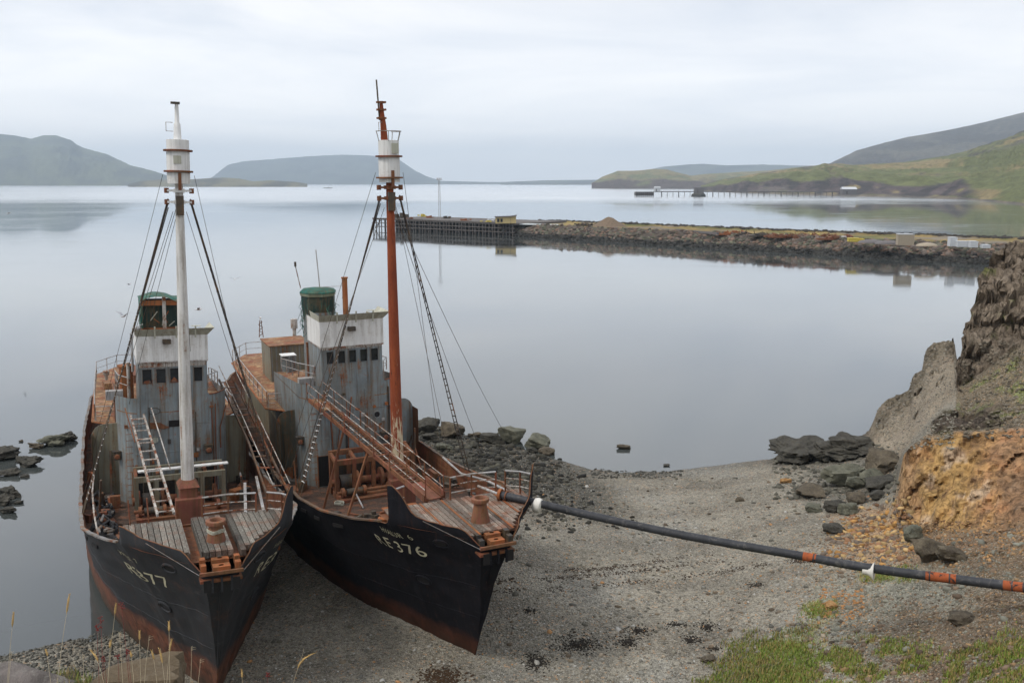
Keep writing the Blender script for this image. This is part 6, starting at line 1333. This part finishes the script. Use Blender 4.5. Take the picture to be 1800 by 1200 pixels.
    for yy in (-2.2, -1.2, -.1, 1.1, 2.2):
        for xx in (-15.5, -14.3): m_ = MB(); m_.beam((xx, yy, zf_), (xx, yy, 5.0), .2, .24); m_.build('leg', M['rust' if k == 0 else 'ochreplate'], wn_)
    for (xx, zz_, r_) in ((-14.9, zf_ + .75, .42), (-13.4, zf_ + .65, .2)):
        m_ = MB(); m_.tube([(xx, -2.4, zz_), (xx, 2.4, zz_)], r_ * .5, 14); m_.build('shaft', M['rust'], wn_, True)
        for yy in (-2.1, -.9, .5, 1.8): m_ = MB(); m_.tube([(xx, yy - .08, zz_), (xx, yy + .08, zz_)], r_ * 1.35, 16); m_.build('flange', M['rust'], wn_, True)
        m_ = MB(); m_.tube([(xx, -1.9, zz_), (xx, -1.0, zz_)], r_, 16); m_.build('drum', M['darkmetal'], wn_, True)
    m_ = MB(); m_.box((-13.9, 0, zf_ + .2), (2.0, 4.6, .35)); m_.build('bed', M['rust'], wn_)
    m_ = MB(); m_.box((-15.9, 0, zf_ + .9), (.5, 3.6, 1.6)); m_.build('gear_case', M['darkmetal'], wn_)
    # bollards, hatch, vents, coils on the foredeck
    def bollard(x, y, s=1):
        e = empty('bollard'); e.parent = S; z = G(x) - 1.02
        m_ = MB(); m_.box((x, y, z + .05), (.75 * s, .38 * s, .1)); m_.build('base', M['rust'], e)
        for dx_ in (-.22, .22): m_ = MB(); m_.rev((x + dx_ * s, y, z), [(.11 * s, 0), (.10 * s, .42 * s), (.145 * s, .44 * s), (.145 * s, .52 * s)], 12); m_.build('post', M['darkmetal'], e, True)
    for x, y in ((-5.2, -2.9), (-5.4, 2.6), (-8.6, -3.6), (-8.6, 3.5), (-6.6, -1.2)): bollard(x, y)
    for x, y, r_, mt in ((-6.2, -2.0, .28, 'orange'), (-5.4, -1.6, .22, 'orange'), (-4.4, -2.5, .2, 'rust'), (-7.4, 1.6, .24, 'darkmetal')):
        m_ = MB(); z = G(x) - 1.02; m_.rev((x, y, z), [(r_ * .6, 0), (r_ * .55, .3), (r_, .34), (r_, .42), (r_ * .2, .47)], 14); B(m_, 'mushroom_vent', mt, None, True)
    m_ = MB(); m_.box((-7.6, -.6, G(-7.6) - .85), (1.2, 1.7, .35)); B(m_, 'hatch', 'rust')
    m_ = MB(); m_.box((-7.6, -.6, G(-7.6) - .66), (1.3, 1.8, .05)); B(m_, 'hatch_cover', 'orange' if k == 0 else 'rust')
    for j in range(9):                        # tangled gear along the side deck
        x = -6.0 - j * 1.2 + rs.uniform(-.4, .4); y = -(Hx(x) - .8 - rs.uniform(0, .6)); z = G(x) - .9
        if k == 0 and j > 4: y = -y
        typ = rs.randint(3); m_ = MB()
        if typ == 0:
            m_.tube([(x + .34 * math.cos(a), y + .34 * math.sin(a), z + .05 + .2 * math.cos(a) * (j % 2)) for a in np.linspace(0, 6.283, 17)], .11, 7, False); B(m_, 'tyre', 'tyre', None, True)
        elif typ == 1:
            m_.tube([(x + (.3 + .05 * math.sin(a * .7)) * math.cos(a), y + (.3 + .05 * math.cos(a)) * math.sin(a), z + .01 * a) for a in np.linspace(0, 25, 70)], .035, 5); B(m_, 'rope_coil', 'tyre' if k else 'rust')
        else:
            for _ in range(6): m_.box((x + rs.normal() * .25, y + rs.normal() * .2, z + rs.uniform(0, .4)), (rs.uniform(.2, .6), rs.uniform(.1, .3), rs.uniform(.1, .4)), Matrix.Rotation(rs.uniform(0, 3), 3, 'Z') @ Matrix.Rotation(rs.uniform(-.6, .6), 3, 'X'))
            B(m_, 'scrap_pile', ['darkmetal', 'tyre', 'rust'][rs.randint(3)])
    for j in range(26):
        x = rs.uniform(-13.2, -4.2); y = rs.uniform(-.75, .75) * Hx(x); z = G(x) - .95; m_ = MB(); tp = rs.randint(4)
        if abs(y) < .9 and x > -11.5 and x < -8.5: continue
        if tp == 0: a = rs.uniform(0, 3.1); l_ = rs.uniform(.8, 2.4); m_.tube([(x, y, z), (x + l_ * math.cos(a), y + .4 * l_ * math.sin(a), z + rs.uniform(0, .35))], rs.uniform(.03, .06), 6); B(m_, 'loose_pipe', ['rust', 'darkmetal', 'railgrey'][rs.randint(3)], None, True)
        elif tp == 1: m_.box((x, y, z + .12), (rs.uniform(.3, .9), rs.uniform(.25, .6), rs.uniform(.15, .5)), Matrix.Rotation(rs.uniform(0, 3), 3, 'Z')); m_.box((x, y, z + .4), (.2, .2, .25)); B(m_, 'deck_fitting', ['rust', 'orange', 'darkmetal'][rs.randint(3)])
        elif tp == 2: m_.tube([(x + .25 * math.cos(a) + .04 * math.sin(a * 3), y + .25 * math.sin(a), z + .006 * a) for a in np.linspace(0, 19, 60)], .025, 4); B(m_, 'rope_coil', ['tyre', 'beige', 'rust'][rs.randint(3)])
        else: m_.box((x, y, z + .03), (rs.uniform(.6, 1.8), rs.uniform(.15, .5), .05), Matrix.Rotation(rs.uniform(0, 3), 3, 'Z') @ Matrix.Rotation(rs.uniform(-.1, .1), 3, 'Y')); B(m_, 'loose_plate', ['rust', 'deck', 'wood_L'][rs.randint(3)])
    if k == 1:
        for j in range(16):
            x = -10 - j * .55; y = -(Hx(x) - .7 - rs.uniform(0, .7)); z = G(x) - .9; m_ = MB()
            pts = [(x + .5 * math.cos(a) * rs.uniform(.5, 1.2), y + .35 * math.sin(a) * rs.uniform(.5, 1.2), z + rs.uniform(0, .55)) for a in np.linspace(0, 5.6, 7)]
            m_.tube(pts, .08, 5); B(m_, 'black_hose', 'tyre' if j % 4 else 'railworn', None, True)
        m_ = MB(); m_.tube([(-8.2, -4.1, 4.2), (-9.5, -4.25, 4.9), (-12.5, -4.3, 5.1), (-16, -4.2, 5.0)], .04, 5); B(m_, 'loose_pipe', 'whiterust')
        m_ = MB(); m_.beam((-6.8, 3.2, 4.4), (-14, 3.9, 4.6), .14, .08); B(m_, 'loose_plank', 'railgrey')
        m_ = MB(); m_.beam((-6.4, 2.2, 4.3), (-12, 3.0, 4.9), .14, .08); B(m_, 'loose_plank', 'railgrey')
        for x_ in (-4.6, -5.1): m_ = MB(); m_.box((x_, 2.9, 5.1), (.3, .28, .5)); B(m_, 'canister', 'white')
    else:
        m_ = MB(); m_.tube([(-5, 4.0, 5.3), (-8.5, 4.35, 4.75), (-12, 4.3, 4.1), (-15, 4.35, 4.2)], .06, 6); B(m_, 'loose_pipe', 'railgrey', None, True)
        m_ = MB(); m_.box((-6.3, 3.3, G(-6.3) - .75), (.5, .4, .5)); m_.box((-5.7, 2.9, G(-5.7) - .8), (.4, .4, .35)); B(m_, 'scrap_pile', 'tyre')
        for j in range(12):                  # timber lining showing on the inside of the port bulwark
            x = -4.2 - j * .42; m_ = MB(); m_.box((x, Hx(x) - .16, G(x) - .55), (.34, .05, .85)); B(m_, 'lining_board', 'wood_L' if j % 3 else 'rust')
    return S
shipR = build_ship(0, (-1.6499, 37.3508, .738, -1.1339, .0066, -.005), 'right-hand whaling ship with rust-red mast, number 376 and a black pipe ending at its bow',
    [('RE 376', -1, -3.2, -0.35, 4.55, 0.52, 'letter'), ('HVALUR  6', -1, -2.35, -0.45, 5.45, 0.26, 'letter_worn')])
shipL = build_ship(1, (-11.9266, 34.5072, .7625, -1.1451, -.0301, .0109), 'left-hand whaling ship with white mast and broken ladder, number 377 on its bow',
    [('RE377', -1, -2.9, 0.0, 4.35, 0.55, 'letter_w'), ('HVALUR  7', -1, -2.6, -0.9, 5.3, 0.24, 'letter_worn'), ('RE377', 1, -2.5, 0.1, 4.45, 0.55, 'letter_w'), ('HVALUR  7', 1, -2.0, -0.5, 5.4, 0.24, 'letter_worn')])
#PART4
# ------------------------------------------------------------------ pipe from the ship to the hillside
pp = [at(880, 869, 7.45), at(945, 884, 7.3), at(1040, 906, 7.0), at(1200, 940, 6.7), at(1400, 975, 6.55), at(1530, 998, 6.6), at(1700, 1020, 6.8), at(1800, 1032, 7.0), at(1930, 1046, 7.4)]
def cr(P_, t_):
    i = min(int(t_), len(P_) - 2); f = t_ - i; p0, p1, p2, p3 = P_[max(i - 1, 0)], P_[i], P_[i + 1], P_[min(i + 2, len(P_) - 1)]
    return 0.5 * ((2 * p1) + (-p0 + p2) * f + (2 * p0 - 5 * p1 + 4 * p2 - p3) * f * f + (-p0 + 3 * p1 - 3 * p2 + p3) * f ** 3)
pipe = empty('pipeline', pp[0], 'long black pipe with orange bands hanging from the bow to the hillside', 'pipeline'); off = pp[0]
fine = [cr(pp, t_) - off for t_ in np.linspace(0, len(pp) - 1.001, 90)]
RP = 0.17
mb = MB(); mb.tube(fine, RP, 14); mb.build('tube', M['pipe'], pipe, True)
def px_of(v_):
    w_ = v_ + off; fw = w_.y * cp_ - (w_.z - CH) * sp_; return 900 + F * w_.x / fw
for a, b in ((1411, 1436), (1627, 1681), (1762, 1830)):
    seg = [p_ for p_ in [cr(pp, t_) - off for t_ in np.linspace(0, len(pp) - 1.001, 700)] if a < px_of(p_) < b]
    mb = MB(); mb.tube(seg[::3] + [seg[-1]], RP + .006, 14); mb.build('orange_band', M['pipeorange'], pipe, True)
for i in range(1, 40):                       # weld beads between the lengths
    t_ = i / 40 * (len(pp) - 1.01); a, b = cr(pp, t_) - off, cr(pp, t_ + .01) - off
    mb = MB(); mb.tube([a, a + (b - a).normalized() * .05], RP + .014, 14); mb.build('weld_bead', M['pipe'], pipe, True)
a, b = cr(pp, 0) - off, cr(pp, .05) - off; dv = (b - a).normalized()
mb = MB(); mb.tube([a - dv * .08, a + dv * .04], RP + .10, 16); mb.build('flange', M['orange'], pipe, True)
mb = MB(); mb.tube([a + dv * .25, a + dv * .31], RP + .05, 16); mb.build('flange', M['rust'], pipe, True)
mb = MB(); mb.tube([a - dv * .08, a - dv * .55 + Vector((-.1, .1, .08)), a - dv * .9 + Vector((-.2, .3, .1))], .06, 8); mb.build('spigot', M['railgrey'], pipe, True)
for t_, r_ in ((1.0, .34), (4.98, .34)):
    a, b = cr(pp, t_) - off, cr(pp, t_ + .02) - off; dv = (b - a).normalized()
    mb = MB(); mb.tube([a - dv * .2, a - dv * .14, a, a + dv * .14, a + dv * .2], [r_ * .6, r_ * .88, r_, r_ * .88, r_ * .6] if t_ < 2 else [.18, .185, .19, r_ * .8, r_], 18); mb.v = [(x, y, z - .10) for x, y, z in mb.v]; mb.build('float_collar', M['float'], pipe, True)

# ------------------------------------------------------------------ foreground ledge: two rocks, turf, dry grass
def frock(px, py, y, r, sy, sz, mat, label, seed, rot=0):
    p = aty(px, py, y); V_, F_ = rockshape(seed, 4, 0.05, 9); V_ = V_ * np.array([r, r * sy, r * sz]) @ np.array(Matrix.Rotation(rot, 3, 'Z')).T
    o = fast_mesh('rock', V_, F_, M[mat], None, True); o.data.set_sharp_from_angle(angle=R(35)); o.location = p; tag(o, label, 'rock'); return o
frock(25, 1222, 4.9, .33, .8, .5, 'rockpink', 'pale pinkish-grey lichened rock at the bottom left corner', 301)
frock(212, 1238, 4.8, .36, .7, .62, 'rockslab', 'smooth brown slab rock with a straight top edge at the bottom of the view', 318, .3)
def blade_mesh(n, place, h0, h1, mat, name, w=.012):
    V_, F_, C_ = [], [], []; b = 0
    for _ in range(n):
        p = place()
        if p is None: continue
        h = rng.uniform(h0, h1); a = rng.uniform(0, 6.28); l = rng.uniform(.1, .7) * h; dx_, dy_ = math.cos(a), math.sin(a); ww = w * rng.uniform(.6, 1.3)
        side = Vector((-dy_, dx_, 0)) * ww; q0, q1, q2 = p, p + Vector((dx_ * l * .35, dy_ * l * .35, h * .6)), p + Vector((dx_ * l, dy_ * l, h))
        V_ += [q0 - side, q0 + side, q1 - side * .7, q1 + side * .7, q2, q2]; F_ += [(b, b + 1, b + 3, b + 2), (b + 2, b + 3, b + 4, b + 4 + 1)]
        u = rng.rand() + 0.5 * N3(Vector(p) * 0.7); c_ = (0.17, 0.23, 0.04) if u < .5 else ((0.29, 0.22, 0.08) if u < .95 else (0.10, 0.13, 0.03)); C_ += [c_] * 6; b += 6
    if not V_: return None
    Fq = np.array([f if f[2] != f[3] else f for f in F_]); o = fast_mesh(name, [tuple(v_) for v_ in V_], Fq, mat, None, False, C_); return tag(o, kind='stuff')
def grass_place():
    for _ in range(40):
        px, py = rng.uniform(1215, 1800), rng.uniform(985, 1230); h = hit(px, py)
        if h[0] is None: continue
        # same zones as the ground colour
        tt_ = 4 + (1200 - py) / 100.0; _, _, g_ = zones(px, tt_, h[0])
        if rng.rand() < g_: return h[0]
    return None
blade_mesh(20000, grass_place, .05, .2, M['stone'], 'meadow_grass', .016)
def turf_place():
    for _ in range(20):
        px, py = rng.uniform(-30, 345), rng.uniform(1135, 1230); h = hit(px, py)
        if h[0] is not None and h[0].y < 8: return h[0]
    return None
blade_mesh(1500, turf_place, .015, .06, M['stone'], 'ledge_turf', .0016)
M['straw'] = plain('dry_straw', (0.42, 0.28, 0.11), 0.8, 0.25, 30); M['straw2'] = plain('pale_straw', (0.45, 0.38, 0.26), 0.8, 0.2, 30); M['redstem'] = plain('red_seed_stem', (0.16, 0.035, 0.03), 0.8, 0.3, 30)
ST = [ # tip px, tip py, foot px, kind, head length (px), bend
 (122, 1043, 88, 0, 34, 0), (24, 1075, 5, 0, 26, 0), (204, 1059, 180, 0, 20, 0), (297, 1092, 300, 0, 17, 0), (245, 1108, 250, 0, 16, 0), (300, 1122, 288, 0, 22, .2), (282, 1138, 298, 0, 26, -.2), (268, 1140, 284, 0, 18, -.3),
 (210, 1112, 222, 1, 3, 0), (194, 1124, 186, 0, 14, .1), (165, 1138, 200, 0, 24, -.6), (82, 1140, 95, 0, 12, -.4), (230, 1143, 240, 0, 12, -.3), (20, 1145, 8, 1, 8, 0), (535, 1135, 492, 0, 40, 1.0), (425, 1176, 432, 0, 14, 0), (352, 1158, 345, 1, 8, .5), (146, 1150, 150, 1, 8, 0),
 (170, 1094, 178, 2, 16, 0), (177, 1083, 186, 2, 20, 0), (213, 1057, 236, 2, 14, 0), (181, 1152, 200, 2, 10, 0), (207, 1150, 214, 2, 10, 0), (224, 1140, 240, 2, 8, 0), (262, 1117, 252, 1, 10, .6), (336, 1136, 345, 1, 8, .7), (470, 1180, 474, 2, 8, 0)]
names = {0: 'dry golden grass stalk with a furry seed head rising before the beach', 1: 'thin pale grass stalk with a sparse bent tip rising before the beach', 2: 'dark red stalk with small seed clusters rising before the beach'}
UNI = {0: 'tallest golden grass stalk, its furry head against the water left of the ship', 1: 'golden grass stalk nearest the left edge, furry head against the water', 2: 'golden grass stalk with its head against the dark reflection of the left-hand hull',
 3: 'golden grass stalk standing straight with the highest head before the left-hand hull', 14: 'long arched golden grass stalk bending right over the shingle between the two ships', 15: 'short golden grass stalk alone below the stem of the left-hand ship', 10: 'golden stalk of the brown slab leaning left with the thickest bent head', 20: 'tallest dark red stalk with seed clusters, before the hull reflection',
 21: 'dark red stalk against the red boot-topping of the left-hand ship'}
for i, (tx, ty, fx_, kd, hl, bend) in enumerate(ST):
    Y = 4.35 + 0.35 * ((i * 37) % 10) / 10; tip = aty(tx, ty, Y); lab = UNI.get(i, names[kd]); foot = aty(fx_, 1290 if fx_ < 345 else 1330, Y - .1); e = empty('grass_stalk', foot, lab, 'grass stalk', ('golden', 'pale', 'dark red')[kd] + ' grass stalks in the foreground')
    t_ = tip - foot; q = Vector((bend * .06, 0, 0)); pts = [Vector((0, 0, 0)), t_ * .35 - q * .3, t_ * .7 - q * .2 + Vector((0, 0, .01)), t_ * .92, t_]
    mat = (M['straw2'], M['straw2'], M['redstem'])[kd]; k_ = Y / F
    mb = MB(); mb.tube(pts, [.0014, .0013, .0011, .0009, .0006], 5); mb.build('stem', mat, e)
    mb = MB(); L_ = hl * k_ * 1.1; d_ = (t_ - pts[2]).normalized()
    if kd == 0:
        rs = np.random.RandomState(i); bx2 = Vector((bend, 0, -abs(bend) * .6))
        def hp(s_): return t_ - d_ * L_ * (1 - s_) + bx2 * L_ * .5 * s_ * s_
        mb.tube([hp(s_) for s_ in (0, .2, .5, .8, 1)], [.001, .0042, .005, .0035, .0008], 7)
        for j in range(46):
            s_ = rs.uniform(.02, .98); p_ = hp(s_); o_ = Vector((rs.normal(), rs.normal() * .6, 0)).normalized(); mb.tube([p_, p_ + o_ * .0065 + d_ * .009], [.0012, .0003], 3)
        mb.build('seed_head', M['straw'], e)
    elif kd == 1:
        for j in range(5): p_ = t_ - d_ * L_ * .2 * j; mb.tube([p_, p_ + Vector((.012 * (1 if j % 2 else -.4) + bend * .02, 0, .008 - .006 * abs(bend)))], [.0012, .0006], 3)
        mb.build('seed_head', M['straw2'], e)
    else:
        rs = np.random.RandomState(i)
        for j in range(12): p_ = t_ - d_ * L_ * rs.uniform(0, 1) + Vector((rs.normal() * .006, rs.normal() * .004, 0)); mb.box(p_, (.005, .004, .006), Matrix.Rotation(rs.uniform(0, 3), 3, 'Y'))
        mb.build('seed_head', M['redstem'], e)

# ------------------------------------------------------------------ gulls
def gull(loc, s, ang, flap, label, perched=False):
    e = empty('seagull', loc, label, 'seagull'); e.rotation_euler = (0, 0, ang)
    mb = MB(); mb.tube([(-.22 * s, 0, .01 * s), (-.12 * s, 0, 0), (0, 0, 0), (.1 * s, 0, .01 * s), (.16 * s, 0, .04 * s), (.20 * s, 0, .045 * s), (.25 * s, 0, .035 * s)], [.01 * s, .04 * s, .06 * s, .055 * s, .035 * s, .034 * s, .006 * s], 8); mb.build('body', M['birdwhite'], e, True)
    for sd3 in (-1, 1):
        mb = MB()
        if perched: pr_ = [(.08, .05, .03), (.0, .065, .0), (-.22, .03, .0), (-.18, .02, .05)]
        else: pr_ = [(.08, .04, .02), (.12, .3, .02 + flap * .25), (.0, .62, .02 + flap * .32), (-.04, .34, .02 + flap * .22), (-.08, .04, .02)]
        mb.prism([(x * s, sd3 * y * s, z * s) for x, y, z in pr_], (0, 0, .012 * s)); mb.build('wing', M['bird'], e)
    if perched:
        for sd3 in (-1, 1): mb = MB(); mb.tube([(0, sd3 * .03 * s, -.16 * s), (0, sd3 * .03 * s, -.03 * s)], .008 * s, 5); mb.build('leg', M['yellow'], e)
    return e
gull(aty(217, 556, 60), 1.1, 1.2, .8, 'seagull with raised wings flying left of the green-netted funnel')
gull(aty(349, 544, 60), 1.0, 0.2, .5, 'seagull gliding over the water right of the white mast')
gull(aty(15, 375, 160), 1.6, 0.5, .2, 'white seagull over the mountain reflection at far left')
gull(aty(413, 491, 80), .9, 2.0, .6, 'small seagull flying between the two ships above the water')
gull(aty(227, 500, 90), .9, 0.0, .4, 'small pale seagull low over the water above the left funnel')
gull(shipR.matrix_world @ Vector((-36, -2.2, 10.1)), 1.0, -1.0, 0, 'seagull perched on the lattice post of the right-hand ship', True)
